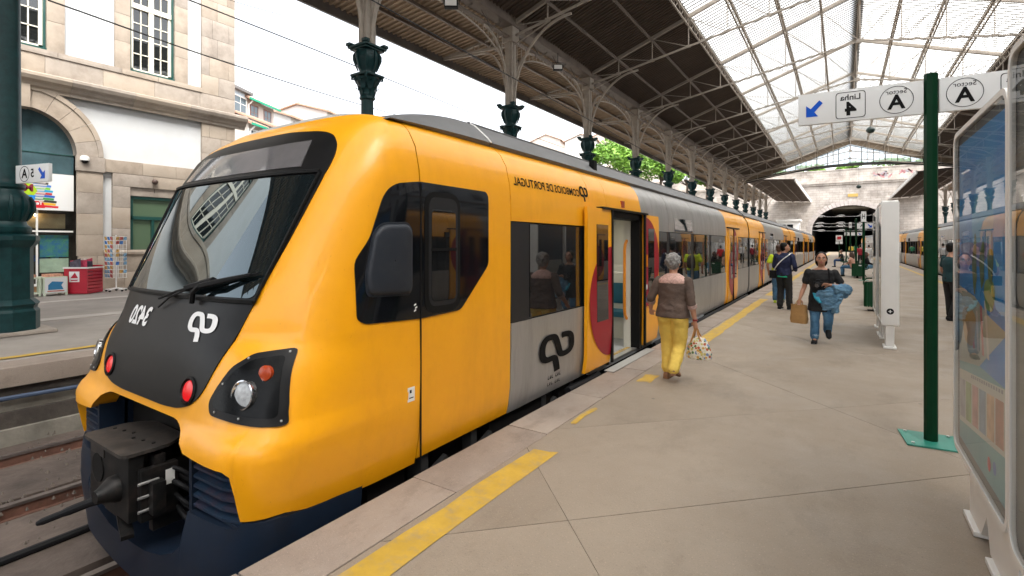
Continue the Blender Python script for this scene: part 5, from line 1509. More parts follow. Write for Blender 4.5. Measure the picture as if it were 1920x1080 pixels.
# shoulder ledge on both sides of the bumper is part of the hull; tail lights
for s_ in (1, -1):
    c = S_a(s_ * .655, .765, .0); n = (S_a(s_ * .655, .765, .1) - c).normalized()
    rot = n.to_track_quat('Z', 'Y').to_matrix()
    mb = MB(); mb.lathe([(.088, -.01), (.092, .014), (.078, .022), (.07, .004), (.0, .004)], n=24); mb.v = [tuple(c + rot @ Vector(p)) for p in mb.v]; r_ = mb.build('tail_light', M_trub, cab)
    mb = MB(); mb.lathe([(.068, .004), (.062, .014), (.03, .02), (0, .021)], n=20); mb.v = [tuple(c + rot @ Vector(p)) for p in mb.v]; mb.build('lens', M_redl, r_)
    # headlight unit
    hp = round_poly([(1.30, 1.06), (1.41, .625), (1.198, .648), (.955, .668), (.915, .735), (.945, .81), (1.015, .945), (1.115, 1.03)], .03)
    mb = MB(); map_patch(mb, [(s_ * a, z) for a, z in hp], .045, lambda p, q, d: S_a(p, q, .012 + d), back=.03); hl = mb.build('headlight', M_mask, cab, smooth=40)
    hi = round_poly([(1.275, 1.02), (1.372, .672), (1.198, .69), (.985, .71), (.955, .745), (.98, .81), (1.04, .92), (1.13, .995)], .03)
    mb = MB(); map_patch(mb, [(s_ * a, z) for a, z in hi], .045, lambda p, q, d: S_a(p, q, .0145 + d)); mb.build('lamp_well', mat('lamp well', (.004, .0045, .005), .2, spec=.12, dirt=(.04, .04, .04), dirt_amt=.25, dscale=8), hl, smooth=40)
    def facing(a, z, prof, name, m, par, tilt=.5):
        c = S_a(s_ * a, z, .016); n = (S_a(s_ * a, z, .1) - c).normalized(); n = (n * tilt + Vector((0, -1, 0)) * (1 - tilt)).normalized()
        rot = n.to_track_quat('Z', 'Y').to_matrix(); q = MB(); q.lathe(prof, n=24); q.v = [tuple(c + rot @ Vector(p)) for p in q.v]; return q.build(name, m, par)
    facing(1.17, .80, [(.088, -.03), (.09, .010), (.082, .013), (.074, .002), (.04, -.008), (0, -.012)], 'reflector', M_lamp, hl)
    facing(1.17, .80, [(.074, .002), (.06, .008), (.03, .012), (0, .013)], 'lamp_lens', M_lens, hl)
    facing(1.235, .92, [(.048, -.02), (.048, .004), (.04, .010), (0, .012)], 'indicator', M_orl, hl)
    for a, z in ((1.28, 1.035), (1.385, .655), (1.2, .675), (1.0, .69), (1.0, .85), (1.1, 1.0)): 
        facing(a, z, [(.007, -.005), (.007, .002), (0, .004)], 'screw', M_alu, hl)
# nose lettering (the picture is a mirror image, so is its print)
M_tw = mat('train white print', (.78, .78, .78), .45)
lettering('3420', .19, lambda p, q, d: S_a(-.40 - p, 1.155 + q, .014), cab, M_tw, .006, -.0 - .3, sx=.95)
LPX = [(374, 790), (360, 700), (348, 640), (332, 585), (305, 560), (262, 560), (200, 560), (150, 520), (130, 440), (135, 340), (165, 262), (215, 225), (290, 226), (325, 245), (350, 300), (372, 370), (390, 436), (405, 495), (428, 535), (470, 550), (530, 546), (580, 520), (608, 460), (612, 370), (598, 292), (560, 252), (500, 240), (435, 243)]
LOGO = [((x - 95) / 555 * 1.9, (780 - y) * .000723 / .205 - .7) for x, y in LPX]
def logo(fn, name, m, par, w=.30): return ribbon(LOGO, w, fn, name, m, par, 3)
logo(lambda p, q, d: S_a(.42 + (p - .0) * .165, 1.125 + q * .088, .014), 'logo', M_tw, cab, .33)
# wiper
mb = MB(); mb.tube([S_a(.42, 1.30, .04), S_a(.45, 1.36, .07), S_a(.52, 1.41, .08)], .018, 6); mb.tube([S_a(.5, 1.40, .075), S_a(.62, 1.42, .08), S_a(.92, 1.50, .05)], [.02, .022, .012], 6)
mb.tube([S_a(-.06, 1.30, .05), S_a(.2, 1.36, .06), S_a(.5, 1.42, .06), S_a(.96, 1.51, .04)], .009, 6); mb.tube([S_a(-.07, 1.24, .03), S_a(.1, 1.32, .05), S_a(.35, 1.38, .06)], .007, 5)
mb.tube([S_a(.32, 1.385, .06), S_a(.62, 1.445, .065)], .026, 6)
mb.build('wiper', M_black, cab)
# grilles
for s_ in (1, -1):
    mb = MB(); mb.box(s_ * .76, s_ * 1.33, 1.66, 1.72, .0, .46); g = mb.build('grille', M_navy, cab, smooth=0)
    mb = MB(); mb.box(s_ * .76, s_ * .795, 1.49, 1.68, .03, .47); mb.box(s_ * .79, s_ * 1.26, 1.53, 1.68, .045, .07); mb.build('grille_frame', M_navy, g, smooth=0)
    for k in range(6):
        z = .085 + .06 * k; mb = MB()
        P = [(s_ * .795, 1.50), (s_ * 1.12, 1.51), (s_ * 1.272, 1.555)]
        for i in range(2):
            a, b = P[i], P[i+1]
            mb.add([(a[0], a[1], z - .012), (b[0], b[1], z - .012), (b[0], b[1] + .12, z + .035), (a[0], a[1] + .12, z + .035), (a[0], a[1], z + .004), (b[0], b[1], z + .004), (b[0], b[1] + .12, z + .05), (a[0], a[1] + .12, z + .05)],
                   [(0, 1, 2, 3), (4, 5, 6, 7), (0, 1, 5, 4), (1, 2, 6, 5), (3, 0, 4, 7)])
        mb.build('louvre', mat('louvre navy', (.012, .027, .052), .42, spec=.3, dirt=(.10, .03, .03), dirt_amt=.5, dscale=7), g, smooth=0)
# navy skirt with the scoop
mb = MB()
def skirt_top(a):
    a = abs(a)
    return ip(a, [0, .3, .55, .70, .775, .787, 1.25, 1.274, 2], [-.34, -.33, -.28, -.22, -.16, .05, .05, .09, .09])
av = [0, .15, .3, .42, .55, .63, .70, .74, .77, .776, .787, .80, .9, 1.0, 1.12, 1.2, 1.25, 1.265, 1.276, 1.29, 1.33, 1.36, 1.38, 1.395, 1.405]
for sg in (1, -1):
    rows = []
    for a in av:
        zt = skirt_top(a); col = []
        for f in np.linspace(0, 1, 7):
            z = zt + (-.62 - zt) * f; r = min(1, a / 1.44)
            y0, n, w = 1.482 + .10 * max(0, (-z - .1)), 9, 1.418 - .12 * max(0, -z - .1)
            col.append((sg * min(a, w - .002) * (1 - .06 * max(0, -z - .1)), YS - (YS - y0) * (1 - r**n)**(1 / n) - .10 * (1 - (a / 1.45)**2) * max(0, min(1, (.1 - z) / .3)), z))
        rows.append(col)
    e = rows[-1]
    for yy, zt in ((1.75, .075), (2.0, .055), (2.32, .03)): rows.append([(p[0] - sg * .004, yy + .1 * min(0, p[2]), min(p[2], zt)) for p in e])
    rows.append([(p[0] - sg * .07, 2.32, p[2]) for p in e])
    mb.grid(rows)
    lo = [r[0] for r in rows[:len(av)]]
    mb.grid([lo, [(p[0], p[1] + .06, p[2]) for p in lo], [(p[0] * .97, max(2.0, p[1] + .5), p[2] + (.0 if abs(p[0]) < .77 else 0)) for p in lo]])
mb.build('front_skirt', M_navy, cab, smooth=35)
mb = MB()
for s_ in (1, -1): mb.box(s_ * .79, s_ * .83, 1.66, 2.0, -.2, .5)
mb.box(-.9, .9, 1.95, 2.0, -.3, .6); mb.box(-.25, .25, 1.6, 1.95, -.1, .2); mb.build('coupler_well', M_under, cab, smooth=0)
# automatic coupler
M_cpl = mat('coupler black', (.007, .007, .007), .5, .0, var=.4, scale=8, spec=.3, dirt=(.05, .035, .028), dirt_amt=.5, dscale=10)
cp = MB(); cp.box(-.34, .34, 1.31, 1.40, -.10, .33, bev=.015); cp.box(-.30, .26, 1.40, 1.60, -.06, .30, bev=.02); cp.tube([(0, 1.58, .10), (0, 2.0, .10)], .10, 12); cp.box(-.16, .14, 1.34, 1.52, -.15, -.08, bev=.01); cp.bar((.1, 1.36, -.12), (.36, 1.30, -.17), .07, .03)
co = cp.build('coupler', M_cpl, cab, smooth=30)
q = MB(); pl = round_poly([(-.36, 1.27), (.36, 1.27), (.36, 1.55), (.24, 1.68), (-.24, 1.68), (-.36, 1.55)], .06, 3); q.poly([(x, y, .335) for x, y in pl], (0, 0, .022)); q.build('cover_plate', mat('coupler plate', (.026, .023, .021), .5, var=.4, scale=7, dirt=(.13, .10, .08), dirt_amt=.5, dscale=8), co, smooth=30)
q = MB(); q.tube([(.16, 1.315, .09), (.16, 1.28, .09), (.165, 1.25, .085), (.17, 1.205, .08), (.172, 1.185, .08)], [.09, .088, .07, .046, .040], 20); q.build('cone', M_cpl, co)
q = MB(); q.tube([(-.17, 1.315, .15), (-.17, 1.302, .15)], .10, 18); q.build('socket', M_under, co)
q = MB(); q.tube(cat_rom([(-.04, 1.34, -.03), (-.12, 1.25, -.06), (-.24, 1.13, -.12), (-.35, 1.03, -.175)], 4), [.034] * 4 + [.030] * 4 + [.024] * 4 + [.016], 10); q.build('guide_horn', M_black, co)
q = MB(); q.box(.34, .40, 1.36, 1.58, -.10, .24, bev=.01); q.box(.36, .47, 1.40, 1.48, -.05, .16, bev=.01); q.box(.30, .36, 1.44, 1.62, -.2, -.1, bev=.01); q.build('contact_box', M_cpl, co, smooth=30)
for z in (-.02, .07, .16):
    q = MB(); q.tube([(.405, 1.34, z), (.405, 1.46, z)], .01, 6); q.build('bolt', M_alu, co)
q = MB(); q.box(.401, .404, 1.50, 1.555, .1, .2); q.build('data_plate', M_white, co, smooth=0)
for k, (dx, dz) in enumerate(((.42, .16), (.5, -.02), (-.5, .0))):
    q = MB(); q.tube(cat_rom([(dx * .6, 1.55, dz), (dx * .9, 1.66, dz - .1), (dx, 1.8, dz - .12), (dx * .8, 1.96, dz)], 6), .028, 8); q.build('hose', M_black, co)
for k in range(6):
    q = MB(); q.tube([(-.28 + .11 * k, 1.44 + .02 * (k % 3), .357), (-.28 + .11 * k, 1.44 + .02 * (k % 3), .366)], .012, 6); q.build('bolt', M_cpl, co)
for k in range(4):
    q = MB(); q.tube(cat_rom([(.30, 1.5 + .03 * k, .22 - .09 * k), (.44 + .03 * k, 1.58, .18 - .1 * k), (.52, 1.72, .05 - .08 * k), (.50 - .05 * k, 1.95, .12 - .05 * k)], 6), .014 + .004 * (k % 2), 7); q.build('hose', M_black, co)
q = MB(); q.box(.26, .335, 1.405, 1.60, -.13, .02, bev=.012); q.build('valve_block', M_cpl, co, smooth=30)
q = MB(); q.box(.27, .36, 1.45, 1.52, .22, .30, bev=.01); q.build('switch_box', M_cpl, co, smooth=30)
q = MB(); q.box(-.30, -.06, 1.304, 1.309, .24, .31); q.build('head_plate', MATS['coupler plate'], co, smooth=0)
q = MB()
P = [(.46 + .022 * math.cos(k * .9), 1.62 + .007 * k, .2 + .022 * math.sin(k * .9)) for k in range(40)]; q.tube(P, .005, 4); q.build('spring', M_alu, co)

# cab side: black window panel, mirror cover, side window
sp_ = [(2.25, 1.20), (2.255, 1.60), (2.37, 1.76), (2.48, 2.06), (2.53, 2.13), (2.61, 2.175), (2.84, 2.21), (3.70, 2.205), (3.735, 2.17), (3.735, 1.53), (3.33, 1.155), (2.84, 1.14), (2.31, 1.165)]
mb = MB(); map_patch(mb, round_poly(sp_, .05, 3), .06, lambda p, q, d: S_y(p, q, .007 + d), back=.012); mb.build('cab_side_panel', M_tgl2, cab, smooth=40)
mb = MB(); mb.box(wz(1.7), wz(1.7) + .0105, 2.836, 2.848, .05, 2.2); mb.build('body_seam', M_trub, cab, smooth=0)
rr = round_poly([(2.335, 1.36), (2.71, 1.345), (2.735, 1.38), (2.735, 1.83), (2.69, 1.875), (2.47, 1.865), (2.40, 1.80), (2.33, 1.5)], .05, 4)
mb = MB()
cx_, cz_2 = 2.55, 1.6
rings = []
for f, o_ in ((1.05, .008), (1.05, .013), (.99, .013), (.985, .022), (.95, .034), (.85, .039), (.5, .042), (.02, .043)):
    rings.append([S_y(cx_ + (p.x - cx_) * f, cz_2 + (p.y - cz_2) * f, o_) for p in dens(rr, .06)])
mb.grid(rings, close=True); mb.build('mirror_cover', M_mirror, cab, smooth=50)
def rrect(y0, y1, z0, z1, r): return round_poly([(y0, z0), (y1, z0), (y1, z1), (y0, z1)], r, 5)
for y0, y1, z0, z1, r, m, o_, nm in ((2.885, 3.315, 1.165, 2.145, .13, M_trub, .012, 'side_window_seal'), (2.925, 3.28, 1.22, 2.10, .10, M_band, .016, 'side_window_frame'), (2.955, 3.25, 1.26, 2.0, .05, M_tgl, .019, 'side_window')):
    mb = MB(); map_patch(mb, rrect(y0, y1, z0, z1, r), .08, lambda p, q, d: S_y(p, q, o_ + d), back=.006); mb.build(nm, m, cab, smooth=40)
mb = MB(); mb.box(wz(1.7) + .015, wz(1.7) + .024, 2.95, 3.255, 1.665, 1.69); mb.box(wz(1.7) + .015, wz(1.7) + .026, 3.11, 3.16, 1.78, 1.82); mb.build('window_rail', M_trub, cab, smooth=0)
for k in range(3):
    mb = MB(); mb.add([S_y(2.765 + .012 * (k % 2), 1.20 + .022 * k, .010), S_y(2.79 + .012 * (k % 2), 1.21 + .022 * k, .010), S_y(2.785 + .012 * (k % 2), 1.222 + .022 * k, .010), S_y(2.765 + .012 * (k % 2), 1.212 + .022 * k, .010)], [(0, 1, 2, 3)]); mb.build('mark', M_white, cab, smooth=0)
mb = MB(); mb.add([S_y(2.70, .52, .004), S_y(2.775, .52, .004), S_y(2.775, .63, .004), S_y(2.70, .63, .004)], [(0, 1, 2, 3)]); st_ = mb.build('notice_plate', M_white, cab, smooth=0)
mb = MB(); mb.add([S_y(2.715, .545, .006), S_y(2.76, .545, .006), S_y(2.76, .553, .006), S_y(2.715, .553, .006)], [(0, 1, 2, 3)]); mb.add([S_y(2.72, .585, .006), S_y(2.74, .585, .006), S_y(2.74, .61, .006), S_y(2.72, .61, .006)], [(0, 1, 2, 3)]); mb.build('print', M_ink, st_, smooth=0)
# door-like side panels behind the seam
mb = MB(); strip(2.852, 4.112, .03, 2.735, 0, mb, rim=.02); mb.build('yellow_panel', M_yel, cab, smooth=40)
panel('window_band', cab, 4.12, 6.5, .93, 1.95, M_band, -.02)
panel('dark_panel', cab, 4.125, 4.475, .93, 1.95, M_band, -.006)
windows(cab, [(4.475, 5.74)], .935, 1.945, -.008)
panel('side_panel', cab, 4.12, 6.55, .02, .93, M_gry)
panel('yellow_panel', cab, 4.12, 5.98, 1.95, 2.735, M_yel); panel('yellow_panel', cab, 5.98, 6.55, 1.95, 2.735, M_yel, 0, .003)
panel('yellow_panel', cab, 6.55, 7.98, 2.2, 2.735, M_yel, 0, .002)
mb = MB(); mb.box(wz(2.2), wz(2.2) + .10, 6.2, 8.05, 2.195, 2.225); mb.build('drip_rail', M_trub, cab, smooth=0)
mb = MB(); mb.box(wz(2.4) - .01, wz(2.4) + .03, 7.12, 7.24, 2.27, 2.37); mb.build('door_lamp', M_orl, cab, smooth=0)
lettering('COMBOIOS DE PORTUGAL', .125, lambda p, q, d: (wz(2.36 + q) + .004, 4.96 - p, 2.36 + q), cab, M_ink, .002, sx=1.0)
logo(lambda p, q, d: (wz(2.335 + q * .085) + .004, 5.73 + p * .125, 2.335 + q * .09), 'logo', M_ink, cab, .34)
logo(lambda p, q, d: (wz(.42 + q * .2) + .004, 4.68 + p * .43, .41 + q * .205), 'logo', M_ink, cab, .32)
for k in range(2):
    for j in range(7):
        if j == 3: continue
        mb = MB(); y = 4.90 + .045 * j; z = .19 - .075 * k
        for a, b in (((0, 0), (.006, .045)), ((.006, .045), (.024, .04)), ((.012, 0), (.026, .005 + .03 * (j % 2)))): mb.bar((wz(z) + .003, y + a[0], z + a[1]), (wz(z) + .003, y + b[0], z + b[1]), .004, .006)
        mb.build('print_mark', M_ink, cab, smooth=0)
# doorway
oy = .075
dl = door_leaf(cab, 5.75, 6.545, -1, oy, .08, 2.2); dr = door_leaf(cab, 7.93, 8.66, 1, oy, .08, 2.2)
mb = MB(); mb.box(wz(1) + oy - .01, wz(1) + oy + .02, 7.98, 8.0, 1.35, 1.55); mb.build('handle', M_oran, dr, smooth=0)
for z, m in ((1.02, M_white), (.82, mat('sticker blue', (.02, .15, .5), .4))):
    mb = MB(); c = Vector((wz(1) + oy + .006, 8.0, z)); mb.add([c + Vector((0, .035 * math.cos(2 * PI * k / 14), .045 * math.sin(2 * PI * k / 14))) for k in range(14)], [tuple(range(14))]); mb.build('sticker', m, dr, smooth=0)
mb = MB(); mb.box(1.30, 1.47, 6.53, 6.58, .03, 2.2); mb.box(1.325, 1.47, 7.82, 7.95, .03, 2.2); mb.box(1.28, 1.47, 6.55, 7.95, 2.1, 2.2); mb.build('door_frame', M_trub, cab, smooth=0)
# vestibule inside
mb = MB(); YE = 12.6
mb.box(-1.38, 1.40, 6.1, YE, -.03, .03, m=0)
mb.box(-1.40, 1.36, YE - .05, YE, .03, 2.4, m=1); mb.box(-1.4, 1.36, 6.1, 6.14, .03, 2.4, m=1); mb.box(-1.4, 1.38, 6.1, YE, 2.35, 2.4, m=1)
mb.box(-1.38, -1.33, 6.1, YE, .03, .93, m=1); mb.box(-1.38, -1.33, 6.1, YE, 1.88, 2.4, m=1)
for a, b in ((6.1, 6.3), (8.2, 8.4), (10.3, 10.5), (12.4, YE)): mb.box(-1.38, -1.33, a, b, .93, 1.88, m=2)
mb.box(1.30, 1.34, 8.0, YE, .03, 2.4, m=1)
mb.build('vestibule', [mat('vestibule floor', (.30, .31, .32), .5), M_inter, M_band], cab, smooth=0)
for a, b in ((6.3, 8.2), (8.4, 10.3), (10.5, 12.4)):
    mb = MB(); mb.add([(-1.40, a, .93), (-1.40, b, .93), (-1.40, b, 1.9), (-1.40, a, 1.9)], [(0, 1, 2, 3)]); mb.build('window', glass('tinted pane', (.6, .62, .6), ior=1.6), cab, smooth=0)
mb = MB(); mb.box(-.1, .1, 6.6, 12.3, 2.33, 2.345); mb.build('ceiling_lamp', mat('train lamp glow', (1, 1, 1), .5, emit=(1, .93, .8), es=2.2), cab, smooth=0)
mb = MB(); mb.tube([(1.1, 6.6, 2.06), (1.1, 7.7, 2.06)], .018, 8); mb.build('hand_rail', M_alu, cab)
mb = MB(); mb.box(1.25, 1.42, 6.58, 7.82, .03, .045, m=0); 
for k in range(12): mb.box(1.27, 1.33, 6.62 + .1 * k, 6.67 + .1 * k, .045, .05, m=1)
mb.build('threshold', [M_alu, M_ypaint], cab, smooth=0)
mb = MB(); mb.box(1.20, 1.32, 7.83, 7.93, .03, 2.1); mb.build('door_pillar', M_inter, cab, smooth=0)
mb = MB(); mb.tube([(1.25, 7.84, .5), (1.25, 7.77, .56), (1.25, 7.74, .66), (1.25, 7.74, 1.62), (1.25, 7.77, 1.72), (1.25, 7.84, 1.78)], .024, 8); mb.build('grab_rail', M_oran, cab)
for k, y in enumerate((8.5, 10.2, 11.6)):
    for x0, x1 in ((-1.3, -.38), (.38, 1.28)):
        s_ = MB(); s_.box(x0, x1, y - .1, y + .38, .42, .52, bev=.03); st2 = s_.build('seat', mat('seat blue', (.015, .11, .17), .7), cab)
        s_ = MB(); s_.box(x0, x1, y + .36, y + .46, .45, 1.2, bev=.03); s_.build('seat_back', M_inter, st2)
        s_ = MB(); s_.box(x0, x1, y + .345, y + .36, .62, 1.0, bev=.005); s_.build('seat_pad', MATS['seat blue'], st2)
        s_ = MB(); s_.box(x0 + .05, x1 - .05, y + .0, y + .3, .03, .42); s_.build('seat_box', M_inter, st2, smooth=0)
# after the door
y_ = 7.98
for a, b in ((7.98, 9.5), (9.5, 11.4), (11.4, 13.1), (13.1, 15.06)):
    panel('side_panel', cab, a, b, .02, .93, M_gry); panel('roof_panel', cab, a, b, 1.95, 2.735, M_gry)
panel('window_band', cab, 7.98, 15.06, .93, 1.95, M_band, -.02)
windows(cab, [(8.1, 9.45), (9.6, 11.25), (11.45, 13.0), (13.2, 15.0)])
panel('display', cab, 9.9, 11.3, 1.965, 2.24, M_tgl, .004)
panel('yellow_panel', cab, 15.06, 19.1, 1.95, 2.735, M_yel) if 0 else None
panel('yellow_panel', cab, 15.06, 15.32, .02, 2.2, M_yel); panel('yellow_panel', cab, 15.06, 17.0, 2.2, 2.735, M_yel)
door_leaf(cab, 15.36, 16.12, -1); door_leaf(cab, 16.13, 16.89, 1)
mb = MB(); mb.box(wz(2.2), wz(2.2) + .05, 15.2, 17.05, 2.185, 2.215); mb.build('drip_rail', M_trub, cab, smooth=0)
panel('side_panel', cab, 16.95, 19.1, .02, .93, M_gry); panel('window_band', cab, 16.95, 19.1, .93, 1.95, M_band, -.02); panel('yellow_panel', cab, 17.0, 19.1, 1.95, 2.735, M_yel)
windows(cab, [(17.05, 17.95), (18.05, 19.0)])
common(cab, 2.9, 19.1, holes=((6.56, 7.93),), fholes=((6.3, 8.2), (8.4, 10.3), (10.5, 12.4)))
fairing(cab, 2.70, 4.02, 1.30); fairing(cab, 4.04, 19.0)
mb = MB(); mb.tube([(1.275, 4.03, 2.735), (1.225, 4.03, 2.79), (1.065, 4.03, 2.93), (.96, 4.03, 2.985)], .009, 5); mb.build('fairing_seam_glint', M_white, cab, smooth=0)  # white colour stands in for the bright reflection along the seam
mb = MB(); mb.box(1.15, 1.22, 6.6, 6.72, 2.78, 2.93); mb.build('marker_plate', M_ink, cab, smooth=0)
# dark step pipe along the sill
mb = MB(); mb.tube([(1.42, 8.7, -.06), (1.42, 19.0, -.06)], .05, 8); mb.tube([(1.42, 5.4, -.06), (1.42, 6.3, -.06)], .05, 8); mb.build('sill_pipe', M_black, cab)
for y in (2.95, 3.6, 4.9, 5.6):
    mb = MB(); mb.box(1.2, 1.36, y, y + .08, -.3, 0); mb.bar((1.3, y, -.28), (1.36, y + .3, -.1), .05)
    mb.build('step_bracket', mat('bracket grey', (.025, .025, .025), .7), cab, smooth=0)
for q in C.objects:
    if q.parent == cab: pass
cab.location = (XT, 0, 0); rebase(cab, (XT, 10, -.925))
lab = ['second carriage of the near train, seen behind the man in navy', 'third carriage of the near train', 'last carriage of the near train, by the tunnel mouth']
c0 = carriage(lab[0], (XT, 19.25, 0), 0)
rebase(c0, (XT, 19.25, -.925))
KIDS = {}
for q in C.objects:
    if q.parent: KIDS.setdefault(q.parent.name, []).append(q)
dup(c0, (XT, 19.25 + 16.8, -.925), label=lab[1], kids=KIDS)
dup(c0, (XT, 19.25 + 33.6, -.925), label=lab[2], kids=KIDS)
# right hand train (its platform side is -x, so it is turned round), curving away at the far end
rl = ['near carriage of the right hand train, beside the poster panels', 'second carriage of the right hand train, behind the green post', 'third carriage of the right hand train', 'fourth carriage of the right hand train, starting to curve', 'far carriage of the right hand train curving towards the tunnel']
x, y, a = 6.05, 9.0, 0
for i in range(5):
    a = (0, 0, 0, 2.5, 5.2)[i]
    ex, ey = x - 16.8 * math.sin(R(a)), y + 16.8 * math.cos(R(a))
    o = dup(c0, (ex, ey, -.925), PI + R(a), label=rl[i], kids=KIDS)
    x, y = ex, ey
mb = MB(); mb.box(-2.69, -2.55, 6.3, 8.05, .005, .012); tag(mb.build('gap_plate', mat('pale metal strip', (.34, .33, .31), .55), smooth=0), 'pale metal strip let into the platform edge at the open door', 'threshold plate')
# ------------------------------------------------------------------ platform furniture
def green_plate(t, w=.36):
    mb = MB(); mb.box(-w/2, w/2, -w/2, w/2, .002, .016, bev=.004); o = mb.build('base_plate', mat('plate teal', (.02, .20, .145), .45, var=.15, scale=6), t)
    for sx in (1, -1):
        for sy in (1, -1):
            mb = MB(); mb.tube([(sx * w * .38, sy * w * .38, .015), (sx * w * .38, sy * w * .38, .026)], .014, 6); mb.build('bolt', M_alu, o)
sp = thing('sector_sign', 'tall green post with white boards reading Sector A and Linha 4 across the platform', 'sign', (.64, 5.63, 0), R(5.5))
mb = MB(); mb.lathe([(.05, .016), (.05, 3.2), (.046, 3.205)], n=8, c=(0, 0, 0)); mb.build('post', M_postgreen, sp, smooth=20)
green_plate(sp, .40)
SB0, SB1 = 2.86, 3.153
for x0, x1 in ((-1.0, -.053), (.053, 1.0)):
    mb = MB(); mb.box(x0, x1, -.02, .02, SB0, SB1, bev=.004); mb.build('board', M_signw, sp)
fx = lambda ox, oz: (lambda p, q, d: (ox - p, -.0225, oz + q))
zc = (SB0 + SB1) / 2
def icon_ring(cx, par):
    q = MB(); n = 40
    q.grid([[(cx + rr * 1.0 * math.cos(2 * PI * k / n), -.0225, zc + rr * math.sin(2 * PI * k / n)) for k in range(n)] for rr in (.118, .123)], close=True); q.build('ring', M_ink, par, smooth=0, fix=False)
def icon_box(cx, par):
    P = round_poly([(cx - .115, zc - .122), (cx + .115, zc - .122), (cx + .115, zc + .122), (cx - .115, zc + .122)], .03, 5)
    q = MB(); q.grid([[(p.x, -.0225, p.y) for p in P], [(cx + (p.x - cx) * .955, -.0225, zc + (p.y - zc) * .955) for p in P]], close=True); q.build('box_outline', M_ink, par, smooth=0, fix=False)
for cx in (-.245, .22):
    icon_ring(cx, sp); lettering('A', .175, fx(cx, zc - .025), sp, M_ink, .005); lettering('Sector', .058, fx(cx, zc + .072), sp, M_ink, .0)
for cx, n in ((-.585, '4'), (.56, '5')):
    icon_box(cx, sp); lettering(n, .165, fx(cx, zc - .04), sp, M_ink, .007); lettering('Linha', .075, fx(cx, zc + .07), sp, M_ink, .001)
for cx, sx in ((-.87, 1), (.86, -1)):
    q = MB(); q.add([(cx + sx * a * .135, -.0225, zc + b * .15) for a, b in ARROW], [(0, 1, 2), (0, 2, 5), (2, 3, 4), (2, 4, 5), (0, 5, 6)]); q.build('arrow', M_blue, sp, smooth=0, fix=False)

# glazed poster frames standing in a row along the platform
M_fr = mat('frame white', (.72, .71, .68), .4, var=.03)
M_pg = glass('poster glass', (.95, .97, .97), .01, 1.45)
M_backing = mat('dark backing', (.06, .065, .07), .5)
def poster_frame(label, x, y0, y1, z0, z1, art=None, th=.26, cr=.12, group=None, wide=False):
    t = thing('poster_frame', label, 'poster frame', (x, (y0 + y1) / 2, 0), 0, group)
    L_ = y1 - y0; h = L_ / 2
    out = round_poly([(-h, z0), (h, z0), (h, z1), (-h, z1)], cr, 7)
    inn = round_poly([(-h + .03, z0 + .03), (h - .03, z0 + .03), (h - .03, z1 - .03), (-h + .03, z1 - .03)], cr * .75, 7)
    mb = MB()
    for xx, s in ((0, 1), (th, -1)):
        mb.grid([[(xx, p.x, p.y) for p in out], [(xx, p.x, p.y) for p in inn], [(xx + s * .02, p.x, p.y) for p in inn]], close=True)
    mb.grid([[(0, p.x, p.y) for p in out], [(th, p.x, p.y) for p in out]], close=True)
    mb.build('frame', M_fr, t, smooth=50)
    for xx, s in ((.022, 1), (th - .022, -1)):
        mb = MB(); mb.add([(xx, p.x, p.y) for p in inn], [tuple(range(len(inn)))]); mb.build('border_sheet', M_backing, t, smooth=0)
        mb = MB(); mb.add([(xx - s * .018, p.x, p.y) for p in inn], [tuple(range(len(inn)))]); mb.build('glass', M_pg, t, smooth=0)
    if wide:
        mb = MB(); mb.poly([(.05, a, b) for a, b in ((h - .22, z0 + .03), (h - .22, .03), (h - .52, .03), (h - .66, .20), (h - .74, .03), (-h + .05, .03), (-h + .05, z0 + .03))], (th - .1, 0, 0))
        for ya, yb in ((h - .50, h - .2), (-h + .1, h - .78)): mb.box(.02, th - .02, ya, yb, .002, .032, bev=.008)
        mb.build('foot', M_fr, t, smooth=0)
    for yy in (() if wide else (-h + .18, h - .18)):
        mb = MB(); mb.poly([(.05, yy - .16, z0 + .02), (.05, yy + .16, z0 + .02), (.05, yy + .12, .03), (.05, yy - .12, .03)], (th - .1, 0, 0)); mb.box(.02, th - .02, yy - .17, yy + .17, .002, .035, bev=.008); mb.build('foot', M_fr, t, smooth=0)
    if art: art(t, -h + .085, h - .085, z0 + .085, z1 - .085)
    return t
